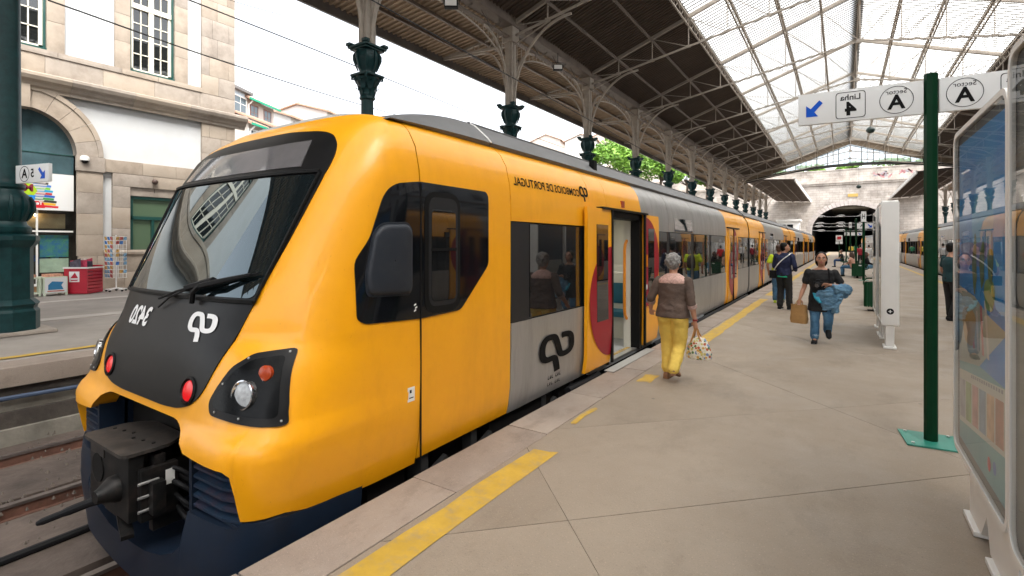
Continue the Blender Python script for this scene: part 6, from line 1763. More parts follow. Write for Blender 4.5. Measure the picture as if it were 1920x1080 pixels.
def art_tourist(t, y0, y1, z0, z1):
    X = .0205
    W, H = y1 - y0, z1 - z0
    def sh(name, pts, m, d):
        q = MB(); q.add([(X - d, y0 + a * W, z0 + b * H) for a, b in pts], [tuple(range(len(pts)))]); return q.build(name, m, t, smooth=0)
    def blobp(cx, cy, rx, ry, n=24, ph=0.0, wob=.12):
        return [(min(1, max(0, cx + rx * (1 + wob * math.sin(3 * 2 * PI * k / n + ph)) * math.cos(2 * PI * k / n))), min(1, max(0, cy + ry * (1 + wob * math.cos(2 * 2 * PI * k / n + ph)) * math.sin(2 * PI * k / n)))) for k in range(n)]
    m = mat('poster blue print', (.002, .17, .56), .5, col2=(.02, .32, .66), scale=1.2)
    sh('print', [(0, .3), (1, .3), (1, 1), (0, 1)], m, 0)
    sh('print', [(0, 0), (1, 0), (1, .30), (0, .30)], mat('poster teal print', (.13, .38, .40), .5, col2=(.08, .28, .34), scale=2), 0)
    sh('print', blobp(.45, .72, .22, .10, wob=.05), mat('poster light blue', (.06, .33, .6), .5), .0006)
    sh('print', blobp(.62, .63, .3, .05, wob=.3), mat('poster violet', (.16, .20, .42), .5), .0008)
    sh('print', [(.0, .44), (.5, .30), (1, .26), (1, .52), (.6, .50), (.3, .46)], mat('poster sand', (.42, .40, .33), .5, col2=(.30, .36, .33), scale=3), .001)
    for k in range(5):
        sh('print', [(.36 + .09 * k, .50 - .02 * k), (.40 + .09 * k, .50 - .02 * k), (.34 + .1 * k, .34), (.30 + .1 * k, .34)], mat('poster red stripe', (.5, .13, .14), .5) if k % 2 else mat('poster pale stripe', (.55, .5, .46), .5), .0014)
    sh('print', blobp(.30, .52, .10, .05, wob=.1), mat('poster green', (.16, .28, .08), .5), .0018)
    for k in range(3): sh('print', blobp(.28 + .16 * k, .60, .05, .06 + .012 * k, wob=.2, ph=k), mat('poster olive', (.10, .16, .05), .5), .0020)
    sh('print', blobp(.74, .40, .16, .07, wob=.15), mat('poster ochre', (.42, .27, .10), .5), .0022)
    # picture strip
    sh('print_border', [(.02, .30), (.98, .235), (.98, .06), (.02, .13)], mat('poster cream', (.55, .56, .50), .5), .0026)
    rnd = random.Random(5)
    for k in range(6):
        a = .05 + .155 * k; zt, zb = .272 - .065 * (a + .07), .15 - .07 * (a + .07)
        c = [(.25, .10, .06), (.35, .22, .12), (.10, .16, .22), (.30, .14, .12), (.14, .22, .08), (.2, .2, .22)][k]
        sh('picture', [(a, zt), (a + .135, zt - .009), (a + .135, zb - .009), (a, zb)], mat('picture %d' % k, c, .5, col2=tuple(min(1, q * 2.4) for q in c), scale=7), .003)
    for k in range(14): sh('caption_line', [(.06 + .045 * k, .293 - .003 * k), (.09 + .045 * k, .291 - .003 * k), (.09 + .045 * k, .281 - .003 * k), (.06 + .045 * k, .283 - .003 * k)], mat('caption grey', (.2, .22, .24), .5), .003)
    sh('seal', blobp(.30, .055, .028, .02, wob=0), mat('poster red', (.5, .06, .06), .5), .003); sh('seal', blobp(.20, .065, .028, .018, wob=0), mat('book blue', (.05, .15, .45), .5), .003)
def art_grey(t, y0, y1, z0, z1):
    X = .0205
    q = MB(); q.add([(X, y0, z0), (X, y1, z0), (X, y1, z1), (X, y0, z1)], [(0, 1, 2, 3)]); q.build('print', mat('poster olive sheet', (.13, .13, .10), .5, col2=(.07, .08, .085), scale=1.1), t, smooth=0)
def art_map(t, y0, y1, z0, z1):
    X = .0205
    q = MB(); q.add([(X, y0, z0 + .9), (X, y1, z0 + .9), (X, y1, z1), (X, y0, z1)], [(0, 1, 2, 3)], 0); q.add([(X, y0, z0), (X, y1, z0), (X, y1, z0 + .9), (X, y0, z0 + .9)], [(0, 1, 2, 3)], 1)
    q.build('print', [mat('sheet slate', (.10, .12, .15), .5), mat('sheet pale', (.45, .45, .43), .5)], t, smooth=0)
G_ = 'glazed poster frames along the platform'
poster_frame('blue tourist poster in a white rounded frame beside the green post', .62, 3.12, 4.44, .38, 2.45, art_tourist, .26, .11, G_, True)
poster_frame('nearest glazed white frame cut by the right edge of the photo', .615, 1.72, 3.085, .36, 2.58, art_grey, .26, .11, G_, True)
f3 = poster_frame('white frame seen end on in mid platform, its end cap bearing a small round mark', .54, 10.2, 11.55, .37, 2.44, art_map, .215, .06, G_)
f4 = poster_frame('farther white frame standing just behind the end on frame', .53, 11.62, 12.95, .37, 2.36, art_map, .215, .06, G_)
mb = MB(); n = 20; mb.add([(.108 + .05 * math.cos(2 * PI * k / n), -.6765, .62 + .05 * math.sin(2 * PI * k / n)) for k in range(n)], [tuple(range(n))]); em = mb.build('end_mark', M_ink, f3, smooth=0)
mb = MB(); mb.box(.081, .135, -.679, -.677, .615, .625); mb.box(.101, .115, -.6785, -.677, .595, .645); mb.build('mark_sign', M_signw, em, smooth=0)
# end caps (flat white faces)
for f in (f3, f4):
    mb = MB(); mb.box(-.012, .227, -.6755, -.64, .40, 2.42, bev=.012); mb.build('end_cap', M_fr, f)
# bench with iron ends and green slats, people sit on its copies
def make_bench(label, loc, rz):
    t = thing('platform_bench', label, 'bench', (0, 0, 0), 0, 'green platform benches')
    M_bg = mat('bench green', (.003, .050, .017), .45, var=.15, scale=8, spec=.25)
    for x in (-.95, .95):
        mb = MB()
        for s in (1, -1):
            mb.tube(cat_rom([(x, s * .42, .02), (x, s * .36, .12), (x, s * .2, .26), (x, s * .26, .42)], 5), .025, 6)
            mb.tube(cat_rom([(x, s * .26, .42), (x, s * .50, .44), (x, s * .56, .54), (x, s * .44, .66), (x, s * .2, .68)], 5), .022, 6)
            mb.tube([(x, s * .49, .53), (x, s * .42, .57), (x, s * .4, .5), (x, s * .46, .49)], .018, 6)
            mb.tube(cat_rom([(x, s * .03, .42), (x, s * .1, .65), (x, s * .18, .86)], 5), .022, 6)
        mb.tube([(x, -.3, .40), (x, .3, .40)], .025, 6); mb.build('iron_end', M_bg, t)
    for s in (1, -1):
        for k in range(5):
            mb = MB(); a = s * (.08 + .09 * k); mb.box(-1.05, 1.05, a - .035, a + .035, .425, .45); mb.build('seat_slat', M_bg, t, smooth=0)
        for k in range(5):
            mb = MB(); z = .50 + .075 * k; mb.box(-1.05, 1.05, s * (.06 + .02 * k) - .012, s * (.06 + .02 * k) + .012, z, z + .06); mb.build('back_slat', M_bg, t, smooth=0)
    t.location = loc; t.rotation_euler = (0, 0, rz); return t
make_bench('nearest green bench with curled iron ends behind the slatted bin', (1.02, 17.9, 0), PI / 2)
KIDS = {}
for q in C.objects:
    if q.parent: KIDS.setdefault(q.parent.name, []).append(q)
bsrc = [q for q in C.objects if q.name.startswith('platform_bench')][0]
bsrc.scale = (1, .62, 1); bsrc.location.x = .88
dup(bsrc, (.75, 32.3, 0), PI / 2, 'green bench where two women sit beyond the first far post', kids=KIDS)
dup(bsrc, (.2, 45.0, 0), PI / 2, 'farther green bench where a man in dark shirt sits', kids=KIDS)
def make_bin(label, loc):
    t = thing('litter_bin', label, 'bin', (0, 0, 0), 0, 'green slatted litter bins')
    M_bg = MATS['bench green']
    n = 22
    w, d = .235, .17
    P = dens(round_poly([(-w, -d), (w, -d), (w, d), (-w, d)], .06, 4), .055)
    for k in range(0, len(P), 1):
        a, b = P[k], P[(k + 1) % len(P)]
        c = (a + b) / 2; u = (b - a)
        if u.length < 1e-4: continue
        u = u.normalized() * min(u.length * .42, .024); nn = Vector((u.y, -u.x)).normalized() * .007
        q = MB(); q.add([(*(c - u - nn), .11), (*(c + u - nn), .11), (*(c + u + nn), .11), (*(c - u + nn), .11), (*(c - u - nn), .74), (*(c + u - nn), .74), (*(c + u + nn), .74), (*(c - u + nn), .74)], [(3,2,1,0),(4,5,6,7),(0,1,5,4),(1,2,6,5),(2,3,7,6),(3,0,4,7)])
        q.build('slat', M_bg, t, smooth=0)
    q = MB(); q.grid([[(p.x * .96, p.y * .95, z) for p in P] for z in (.14, .5, .74)], close=True); q.add([(p.x * .96, p.y * .95, .14) for p in P], [tuple(range(len(P)))]); q.build('liner', mat('bin liner dark', (.004, .03, .014), .6), t)
    q = MB(); q.box(-.05, .05, -.05, .05, .01, .14); q.box(-.16, .16, -.16, .16, .003, .015); q.build('foot', M_under, t, smooth=0)
    q = MB(); q.box(.05, .17, -d - .012, -d - .008, .63, .68); q.build('label_plate', M_signw, t, smooth=0)
    t.location = loc; return t
make_bin('green slatted litter bin partly hidden by the end on poster frame', (.70, 15.9, 0))
KIDS = {}
for q in C.objects:
    if q.parent: KIDS.setdefault(q.parent.name, []).append(q)
b0 = [q for q in C.objects if q.name.startswith('litter_bin')][0]
dup(b0, (.62, 30.7, 0), None, 'farther green slatted bin beside the seated women', kids=KIDS)
# far green posts with small boards
def far_post(label, loc, h, board=None, head=True, hl='H'):
    t = thing('platform_post', label, 'sign', loc, 0, 'green sign posts along the platform')
    mb = MB(); mb.lathe([(.055, .016), (.055, h)], n=8); mb.build('post', M_postgreen, t, smooth=20); green_plate(t, .4)
    if head:
        mb = MB(); mb.box(-.10, .10, -.075, -.06, h - .46, h + .03); hd = mb.build('head_plate', M_signw, t, smooth=0)
        lettering(hl, .34, lambda p, q, d: (-p * .55, -.078, h - .215 + q), hd, M_ink, .006)
    if board:
        x0, x1, z0 = board
        mb = MB(); mb.box(x0, x1, -.03, .03, z0, z0 + .33); bd = mb.build('board', M_signw, t, smooth=0)
        lettering('A', .24, lambda p, q, d: (x0 + .24 - p, -.034, z0 + .165 + q), bd, M_ink, .004)
        q = MB(); q.add([(x1 - .22 - a * .22, -.034, z0 + .165 + b * .22) for a, b in ARROW], [(0, 1, 2), (0, 2, 5), (2, 3, 4), (2, 4, 5), (0, 5, 6)]); q.build('arrow', M_blue, bd, smooth=0, fix=False)
    return t
far_post('first far green post topped with a white H plate before the seated women', (.83, 29.0, 0), 3.25)
far_post('second far green post carrying a white board with A and blue arrow', (.70, 38.0, 0), 3.35, (.05, .92, 2.70), False)
far_post('third far green post topped with a small white H plate', (.55, 52, 0), 3.6)
far_post('fourth far green post with a wide white board near the tunnel', (.3, 62, 0), 3.4, (-.15, 1.35, 2.62), False)
sg_ = thing('signal_lamp', 'red railway signal with white plates near the platform end', 'signal', (-.35, 72, 0))
mb = MB(); mb.tube([(0, 0, 0), (0, 0, 2.8)], .06, 8); mb.build('post', M_postgreen, sg_)
mb = MB(); mb.box(-.34, .34, -.1, .1, 2.15, 2.8); mb.build('housing', M_white, sg_, smooth=0)
mb = MB(); mb.box(-.2, .2, -.13, -.101, 2.3, 2.65); mb.build('red_plate', mat('signal red', (.55, .02, .03), .5), sg_, smooth=0)
mb = MB(); mb.box(-.36, -.04, -.1, .1, 1.75, 2.08); mb.box(.04, .36, -.1, .1, 1.75, 2.08); mb.build('number_plate', M_signw, sg_, smooth=0)

# ------------------------------------------------------------------ people
SKIN = mat('skin tan', (.42, .21, .13), .5, var=.06, scale=12)
SKIN2 = mat('skin warm', (.48, .25, .16), .5, var=.06, scale=12)
def cloth(name, c, var=.15, sc_=9, rough=.85, c2=None): return mat(name, c, rough, var=var, scale=sc_, bump=.25, bscale=70, col2=c2)
def loft(mb, rings, n=16):
    """rings: (x, y, z, rx, ry) stacked sections, closed at both ends"""
    rows = [[(x + rx * math.cos(2 * PI * k / n), y + ry * math.sin(2 * PI * k / n), z) for k in range(n)] for x, y, z, rx, ry in rings]
    mb.grid(rows, close=True); o = len(mb.v)
    mb.add(rows[0], [tuple(range(n - 1, -1, -1))]); mb.add(rows[-1], [tuple(range(n))])
def limb(mb, pts, rad, n=12):
    P = cat_rom(pts, 4); k = len(pts) - 1; R_ = []
    for i in range(len(P)):
        f = i / 4; j = min(k - 1, int(f)); t = f - j; R_.append(rad[j] * (1 - t) + rad[j+1] * t)
    mb.tube(P, R_, n)
    mb.ell(pts[0], (rad[0],) * 3, 10); mb.ell(pts[-1], (rad[-1],) * 3, 10)
def hand(mb, wrist, d, side, curl=.5, s=1.0):
    """palm and five bent fingers; d = pointing direction, side = +1 thumb towards +x"""
    w = Vector(wrist); d = Vector(d).normalized()
    u = Vector((side, .15, 0)); u = (u - d * u.dot(d)).normalized(); nrm = d.cross(u).normalized()
    if nrm.y < 0: nrm = -nrm
    c = w + d * .05 * s
    rot = Matrix((u, nrm, d)).transposed()
    mb.ell(c, (.036 * s, .017 * s, .05 * s), 12, rot=rot)
    for k, (o, L_) in enumerate(((.027, .072), (.009, .08), (-.010, .075), (-.028, .06))):
        b = w + d * .085 * s + u * o * s; P = [b - d * .03 * s, b]
        a = 0; p = b
        for j in range(3):
            a += curl * (.5 + .35 * j); q = d * math.cos(a) + nrm * math.sin(a) * (1); p = p + q * L_ * s * (.42, .33, .25)[j]; P.append(p)
        mb.tube(P, [.0095 * s, .009 * s, .0085 * s, .008 * s, .0065 * s], 7); mb.ell(P[-1], (.0065 * s,) * 3, 6)
    b = w + d * .025 * s + u * .03 * s
    mb.tube([b, b + u * .025 * s + d * .025 * s + nrm * .01 * s, b + u * .03 * s + d * .055 * s + nrm * .025 * s], [.013 * s, .011 * s, .008 * s], 7)
def head(mb, c, s=1.0, face=1, turn=0.0, tilt=0.0):
    c = Vector(c); rot = Matrix.Rotation(turn, 3, 'Z') @ Matrix.Rotation(tilt, 3, 'X')
    T = lambda p: c + rot @ (Vector(p) * s)
    mb.ell(T((0, -.01, .03)), (.074 * s, .093 * s, .092 * s), 20, rot=rot)
    mb.ell(T((0, .018, -.035)), (.058 * s, .07 * s, .078 * s), 18, rot=rot)
    mb.ell(T((0, .052, -.082)), (.028 * s, .026 * s, .022 * s), 12, rot=rot)
    mb.tube([T((0, .082, .03)), T((0, .098, -.002)), T((0, .106, -.02)), T((0, .088, -.03))], [.010 * s, .012 * s, .015 * s, .008 * s], 8)
    mb.ell(T((0, .082, -.052)), (.022 * s, .012 * s, .009 * s), 10, rot=rot)
    mb.tube([T((-.04, .08, .034)), T((0, .092, .034)), T((.04, .08, .034))], .008 * s, 6)
    for e in (1, -1):
        mb.ell(T((e * .046, .048, -.012)), (.022 * s, .024 * s, .02 * s), 10, rot=rot)
        mb.ell(T((e * .076, -.008, .0)), (.008 * s, .018 * s, .03 * s), 10, rot=rot)
    mb.tube([T((0, -.02, -.06)), T((0, -.03, -.16))], [.05 * s, .052 * s], 12)
    return T
def face_bits(t, T, s=1.0, brow=(.02, .014, .012), lip=(.32, .09, .08)):
    for e in (1, -1):
        q = MB(); q.ell(T((e * .031, .081, .014)), (.013 * s, .008 * s, .0075 * s), 10); ey = q.build('eye', mat('eye white', (.7, .68, .64), .3), t)
        q = MB(); q.ell(T((e * .031, .0875, .014)), (.0062 * s, .003 * s, .0062 * s), 10); q.build('iris', mat('iris dark', (.02, .012, .01), .2), ey)
        q = MB(); q.tube([T((e * .014, .094, .036)), T((e * .034, .091, .042)), T((e * .052, .076, .034))], [.005 * s, .006 * s, .003 * s], 6); q.build('eyebrow', mat('brow', brow, .8), t)
        q = MB(); q.tube([T((e * .018, .088, .022)), T((e * .032, .090, .025)), T((e * .045, .08, .018))], .0028 * s, 5); q.build('eyelid', mat('lid', (.10, .05, .04), .6), t)
    q = MB(); q.tube([T((-.024, .084, -.054)), T((-.008, .094, -.050)), T((0, .0945, -.052)), T((.008, .094, -.050)), T((.024, .084, -.054))], [.002 * s, .006 * s, .005 * s, .006 * s, .002 * s], 6)
    q.tube([T((-.018, .087, -.058)), T((0, .0945, -.061)), T((.018, .087, -.058))], [.002 * s, .006 * s, .002 * s], 6); q.build('lips', mat('lips', lip, .5), t)
def shoe(t, ankle, toe_dir, m, L_=.24, sole=None, pitch=0.0):
    """one shoe; ankle = ankle joint, pitch raises the heel"""
    a = Vector(ankle); d = Vector((toe_dir[0], toe_dir[1], 0)).normalized(); u = Vector((d.y, -d.x, 0))
    h = .085
    base = Vector((a.x, a.y, a.z - h))
    rot = Matrix((u, d, Vector((0, 0, 1)))).transposed() @ Matrix.Rotation(-pitch, 3, 'X')
    def Tp(p):
        q = Vector(p) - Vector((0, L_ * .62, 0)); return base + Matrix((u, d, Vector((0, 0, 1)))).transposed() @ (Matrix.Rotation(-pitch, 3, 'X') @ q + Vector((0, L_ * .62, 0)) * 1)
    q = MB(); rows = []
    prof = [(-.07, .028, .065), (-.06, .038, .085), (-.02, .041, .092), (.03, .040, .080), (.08, .043, .062), (.13, .044, .05), (.165, .036, .042), (.185, .014, .03)]
    n = 12
    for y, w, zt in prof:
        rows.append([Tp((w * math.copysign(abs(math.cos(th))**.6, math.cos(th)), y, .012 + max(0, math.sin(th))**.7 * (zt - .012) - (.0 if math.sin(th) > 0 else .008))) for th in [2 * PI * k / n for k in range(n)]])
    q.grid(rows, close=True); q.add(rows[0], [tuple(range(n))]); q.add(rows[-1], [tuple(range(n))])
    s = q.build('shoe', m, t, smooth=60)
    q = MB(); ol = [(-.07, .0), (-.062, .036), (0, .042), (.09, .046), (.15, .042), (.19, .012)]
    pl = [(w, y) for y, w in ol] + [(-w, y) for y, w in ol[::-1]]
    q.add([Tp((x, y, .0)) for x, y in pl] + [Tp((x, y, .016)) for x, y in pl], [tuple(range(len(pl))), tuple(range(len(pl), 2 * len(pl)))] + [(i, (i + 1) % len(pl), len(pl) + (i + 1) % len(pl), len(pl) + i) for i in range(len(pl))])
    q.build('sole', sole or M_black, s, smooth=0)
    return s
def person(label, loc, rz, group=None): return thing('person', label, 'person', loc, rz, group)

def figure(t, J, V=.012, skin=SKIN, top=None, topm=None, trm=None, sleeve=.5, fem=False, hands=True, hem=None, coarse=False, build=1.0, tilt=0, turn=0):
    """J: joints. One continuous body, shirt and trousers as its clothing. sleeve: 0..1 elbow .5, wrist 1"""
    b = build
    hc = Vector(J['head']); pel = Vector(J['pelvis']); ch = Vector(J['chest']); nk = hc + Vector((0, -.03, -.13))
    body = MB()
    T = head(body, hc, J.get('hs', 1.0), turn=turn, tilt=tilt)
    mid = (pel + ch) / 2
    sw = J.get('sw', .165); hw = J.get('hw', .15)
    tor = [(pel.x, pel.y, pel.z - .08, hw * .92, .10 * b), (pel.x, pel.y, pel.z + .02, hw, .115 * b), (mid.x, mid.y, mid.z - .05, hw * .86, .10 * b), (mid.x, mid.y, mid.z + .08, hw * .92, .105 * b), (ch.x, ch.y, ch.z, sw * .97, .115 * b), (ch.x, ch.y, ch.z + .10, sw * .95, .095 * b), (ch.x, ch.y, ch.z + .16, sw * .6, .07), (nk.x, nk.y, nk.z, .055, .055)]
    loft(body, tor, 20)
    for s in ('L', 'R'):
        e = -1 if s == 'L' else 1
        shd, el, wr = (Vector(J[k + s]) for k in ('sh', 'el', 'wr'))
        limb(body, [shd, (shd + el) / 2, el, (el * .55 + wr * .45), wr], [.05 * b, .045 * b, .036 * b, .036 * b, .024])
        if hands: hand(body, wr, J.get('hd' + s, (wr - el)), -e if not J.get('thumb' + s) else J['thumb' + s], J.get('curl' + s, .5), J.get('hands', .95))
        hip, kn, an = (Vector(J[k + s]) for k in ('hip', 'kn', 'an'))
        limb(body, [hip, (hip + kn) / 2, kn, (kn * .6 + an * .4), an], [.085 * b, .075 * b, .052 * b, .052 * b, .034])
        body.ell(an + Vector((0, .03, -.03)), (.035, .07, .03), 10)
    bo = blob('body', body, skin, t, V, 3)
    if topm:
        q = MB(); g = .014
        zt = J.get('hem', pel.z - .06)
        dr = [(pel.x, pel.y, zt, hw * J.get('hemw', 1.0) + g + .012, .125 * b + g + (.022 if fem else 0)), (pel.x, pel.y, (zt + mid.z) / 2, hw * 1.02 + g + .008, .12 * b + g + (.012 if fem else 0)), (mid.x, mid.y, mid.z, hw * .94 + g, .108 * b + g), (ch.x, ch.y, ch.z, sw * .99 + g, .118 * b + g), (ch.x, ch.y, ch.z + .10, sw * .97 + g, .10 * b + g), (ch.x, ch.y, ch.z + .15, sw * .62 + g, .075 + g), (nk.x, nk.y, nk.z - .04 + J.get('collar', 0), .068, .066)]
        loft(q, dr, 22)
        for s in ('L', 'R'):
            shd, el, wr = (Vector(J[k + s]) for k in ('sh', 'el', 'wr'))
            sl = sleeve
            if sl <= .5: end = shd + (el - shd) * (sl / .5); limb(q, [shd, (shd + end) / 2, end], [.060 * b, .060 * b, .064 * b])
            else: end = el + (wr - el) * ((sl - .5) / .5); limb(q, [shd, (shd + el) / 2, el, (el + end) / 2, end], [.064 * b, .060 * b, .052 * b, .048 * b, .042 * b])
        blob('shirt' if not J.get('topname') else J['topname'], q, topm, t, V * 1.1, 3, noise=.008 if not coarse else .004, nscale=9)
    if trm:
        q = MB(); g = .013
        loft(q, [(pel.x, pel.y, pel.z - .09, hw * .92 + g, .115 * b + g), (pel.x, pel.y, pel.z + .02, hw + g, .122 * b + g), (pel.x, pel.y, pel.z + .10, hw * .93 + g, .108 * b + g)], 22)
        if fem:
            for e in (1, -1): q.ell(pel + Vector((e * hw * .48, -.055, -.075)), (hw * .52, .082, .085), 16)
        for s in ('L', 'R'):
            hip, kn, an = (Vector(J[k + s]) for k in ('hip', 'kn', 'an'))
            end = an + (kn - an) * J.get('cuff', .08)
            r = J.get('leg', (.098, .085, .066, .064, .058))
            limb(q, [hip, (hip + kn) / 2, kn, (kn + end) / 2, end], [x * b for x in r])
        blob('trousers', q, trm, t, V * 1.1, 3, noise=.007 if not coarse else .003, nscale=10)
    return T, bo
def hair_cap(t, T, m, s=1.0, shape='short', noise=.006, V=.01):
    q = MB()
    c = T((0, 0, 0))
    def rotof():
        x = (T((1, 0, 0)) - c); y = (T((0, 1, 0)) - c); z = (T((0, 0, 1)) - c)
        return Matrix((x.normalized(), y.normalized(), z.normalized())).transposed()
    rt = rotof()
    q.ell(T((0, -.036, .058)), (.081 * s, .092 * s, .085 * s), 18, rot=rt)
    q.ell(T((0, -.052, .0)), (.078 * s, .066 * s, .085 * s), 16, rot=rt)
    if shape == 'curly':
        rnd = random.Random(2)
        for k in range(90):
            d = Vector((rnd.gauss(0, 1), rnd.gauss(-.5, 1), rnd.gauss(.35, .8))).normalized()
            q.ell(T((d.x * .085, -.035 + d.y * .092, .035 + d.z * .092)), (.022 * s,) * 3, 7)
    if shape == 'tied':
        q.ell(T((0, -.11, -.05)), (.035 * s, .04 * s, .05 * s), 12)
        q.tube([T((.055, .015, .085)), T((.078, -.01, .03)), T((.075, -.035, -.05)), T((.05, -.06, -.10))], [.016, .017, .018, .012], 8); q.tube([T((-.055, .015, .085)), T((-.078, -.01, .03)), T((-.075, -.035, -.05)), T((-.05, -.06, -.10))], [.016, .017, .018, .012], 8)
    if shape == 'long':
        q.tube([T((0, -.06, .02)), T((0, -.08, -.1)), T((0, -.09, -.26))], [.09 * s, .10 * s, .06 * s], 12)
        for e in (1, -1): q.tube([T((e * .06, .0, .06)), T((e * .085, .0, -.04)), T((e * .09, .0, -.2))], [.03, .035, .02], 8)
    blob('hair', q, m, t, V, 1, noise=noise, nscale=30)

# 1 woman in yellow trousers, walking away
p = person('grey haired woman in brown blouse and yellow trousers walking away with a floral bag', (-1.80, 6.42, 0), R(-4))
J = dict(head=(0, .03, 1.475), hs=.98, chest=(0, .0, 1.16), pelvis=(.0, -.01, .86), sw=.175, hw=.178,
         shL=(-.185, .0, 1.25), elL=(-.275, -.04, 1.03), wrL=(-.335, .10, .86), shR=(.185, .0, 1.25), elR=(.245, -.05, 1.0), wrR=(.275, .0, .775), hdR=(.02, .03, -1), hdL=(-.1, .6, -.8), curlR=.95, curlL=.6,
         hipL=(-.088, 0, .80), knL=(-.095, .06, .46), anL=(-.085, .03, .09), hipR=(.088, -.01, .80), knR=(.075, .02, .44), anR=(.06, -.18, .145), hem=.80, hemw=1.10, leg=(.108, .096, .078, .074, .070), cuff=.10, collar=.02)
M_br = cloth('brown blouse', (.095, .063, .048), .2, 6)
T, bo = figure(p, J, .009, SKIN2, topm=M_br, trm=cloth('yellow trousers', (.74, .52, .10), .1, 7), sleeve=.62, fem=True, build=1.05)
q = MB(); loft(q, [(0, .0, 1.222, .192, .132), (0, .0, 1.27, .19, .122), (0, 0, 1.315, .128, .10), (0, 0, 1.35, .075, .075)], 24)
blob('lace_yoke', q, cloth('pink lace', (.52, .33, .28), .35, 45), p, .01, 2)
for s, x, z in (('L', -.287, .99), ('R', .252, .945)):
    a, b = Vector(J['el' + s]), Vector(J['wr' + s]); d = (b - a).normalized(); c = a + d * .055
    q = MB(); q.tube([c - d * .022, c + d * .022], .058, 14); q.build('cuff', cloth('pink cuff', (.36, .25, .22), .3, 40), p)
hair_cap(p, T, mat('grey curly hair', (.07, .065, .06), .85, col2=(.42, .41, .39), scale=30, spec=.2), 1.0, 'curly', .004, .008)
M_shoe = mat('tan shoe', (.24, .115, .05), .5, var=.1)
shoe(p, (-.085, .03, .085), (-.05, 1), M_shoe, sole=mat('tan sole', (.16, .08, .04), .7)); shoe(p, (.06, -.18, .145), (.05, 1), M_shoe, sole=MATS['tan sole'], pitch=.45)
q = MB(); w = Vector(J['wrR']); q.tube([w + Vector((-.002, 0, .015)), w + Vector((0, 0, -.008))], .031, 12); q.build('bracelet', mat('bracelet red', (.25, .02, .02), .4), p)
hb = thing('handbag', 'white floral handbag with tan handles hanging from the woman in yellow trousers', 'handbag', (-1.80 + .315, 6.42 - .02, .0), R(-4))
M_fl = bpy.data.materials.new('floral print'); M_fl.use_nodes = True; nt = M_fl.node_tree; B = nt.nodes['Principled BSDF']
vo = nt.nodes.new('ShaderNodeTexVoronoi'); vo.inputs['Scale'].default_value = 33; tcn = nt.nodes.new('ShaderNodeTexCoord'); nt.links.new(tcn.outputs['Object'], vo.inputs['Vector'])
hs_ = nt.nodes.new('ShaderNodeSeparateColor'); nt.links.new(vo.outputs['Color'], hs_.inputs[0])
cr_ = nt.nodes.new('ShaderNodeValToRGB'); cr_.color_ramp.interpolation = 'CONSTANT'; nt.links.new(hs_.outputs[0], cr_.inputs[0])
for i, (ps_, c) in enumerate(((0, (.58, .54, .42)), (.2, (.07, .16, .04)), (.38, (.55, .30, .05)), (.5, (.60, .56, .46)), (.62, (.45, .09, .03)), (.74, (.16, .22, .38)), (.86, (.5, .42, .12)))):
    e = cr_.color_ramp.elements[i] if i < 2 else cr_.color_ramp.elements.new(ps_)
    e.position = ps_; e.color = (*c, 1)
mxn = nt.nodes.new('ShaderNodeMixRGB'); mr = nt.nodes.new('ShaderNodeMapRange'); mr.inputs[1].default_value = .52; mr.inputs[2].default_value = .64
nt.links.new(vo.outputs['Distance'], mr.inputs[0]); nt.links.new(mr.outputs[0], mxn.inputs[0]); nt.links.new(cr_.outputs[0], mxn.inputs[1]); mxn.inputs[2].default_value = (.66, .62, .52, 1); nt.links.new(mxn.outputs[0], B.inputs['Base Color']); B.inputs['Roughness'].default_value = .5
q = MB(); loft(q, [(0, .02, .30, .13, .075), (0, .02, .31, .150, .088), (0, .02, .38, .155, .09), (0, .02, .46, .135, .082), (0, .02, .52, .105, .066), (0, .02, .56, .07, .045), (0, .02, .57, .05, .03)], 24); blob('bag_body', q, M_fl, hb, .008, 3, noise=.004, nscale=14)
for e in (1, -1):
    q = MB(); q.tube(cat_rom([(-.085, .02 + e * .05, .50), (-.06, .02 + e * .03, .60), (-.042, .02 + e * .01, .69), (-.036, .02, .712), (-.028, .02, .69), (.0, .02 + e * .03, .60), (.05, .02 + e * .05, .51)], 5), .010, 7); q.build('handle', mat('tan leather', (.42, .20, .06), .5), hb)

# 2 woman in a black shirt walking towards the camera (local +y is towards the camera)
p = person('woman in black shirt and jeans walking towards the camera, camera and denim jacket in arm', (-.31, 10.2, 0), PI + R(3))
J = dict(head=(0.0, .02, 1.45), hs=1.02, chest=(0, 0, 1.13), pelvis=(0, 0, .80), sw=.19, hw=.17,
         shR=(.195, 0, 1.23), elR=(.255, -.03, .97), wrR=(.325, .04, .755), shL=(-.195, 0, 1.23), elL=(-.31, -.02, .99), wrL=(-.12, .20, 1.03), hdR=(.08, .05, -1), hdL=(.9, .25, .12), curlR=.9, curlL=.7,
         hipR=(.085, 0, .75), knR=(.095, .05, .42), anR=(.10, .02, .085), hipL=(-.085, 0, .75), knL=(-.10, .10, .44), anL=(-.095, -.10, .20), hem=.56, hemw=1.05, leg=(.10, .088, .07, .066, .064), cuff=.06)
T, bo = figure(p, J, .009, SKIN, topm=cloth('black tee', (.010, .010, .0105), .3, 8), trm=cloth('blue jeans', (.03, .10, .20), .35, 7, c2=(.09, .22, .36)), sleeve=.30, fem=True, build=1.06, tilt=R(6))
face_bits(p, T, 1.02)
hair_cap(p, T, mat('black hair', (.006, .005, .0045), .5, spec=.18), 1.02, 'tied', .003, .008)
for s, an, d, pt in (('R', (.10, .02, .085), (.1, 1), 0), ('L', (-.095, -.10, .20), (-.1, 1), .75)): shoe(p, an, d, M_black, sole=mat('shoe sole grey', (.08, .08, .08), .7), pitch=pt)
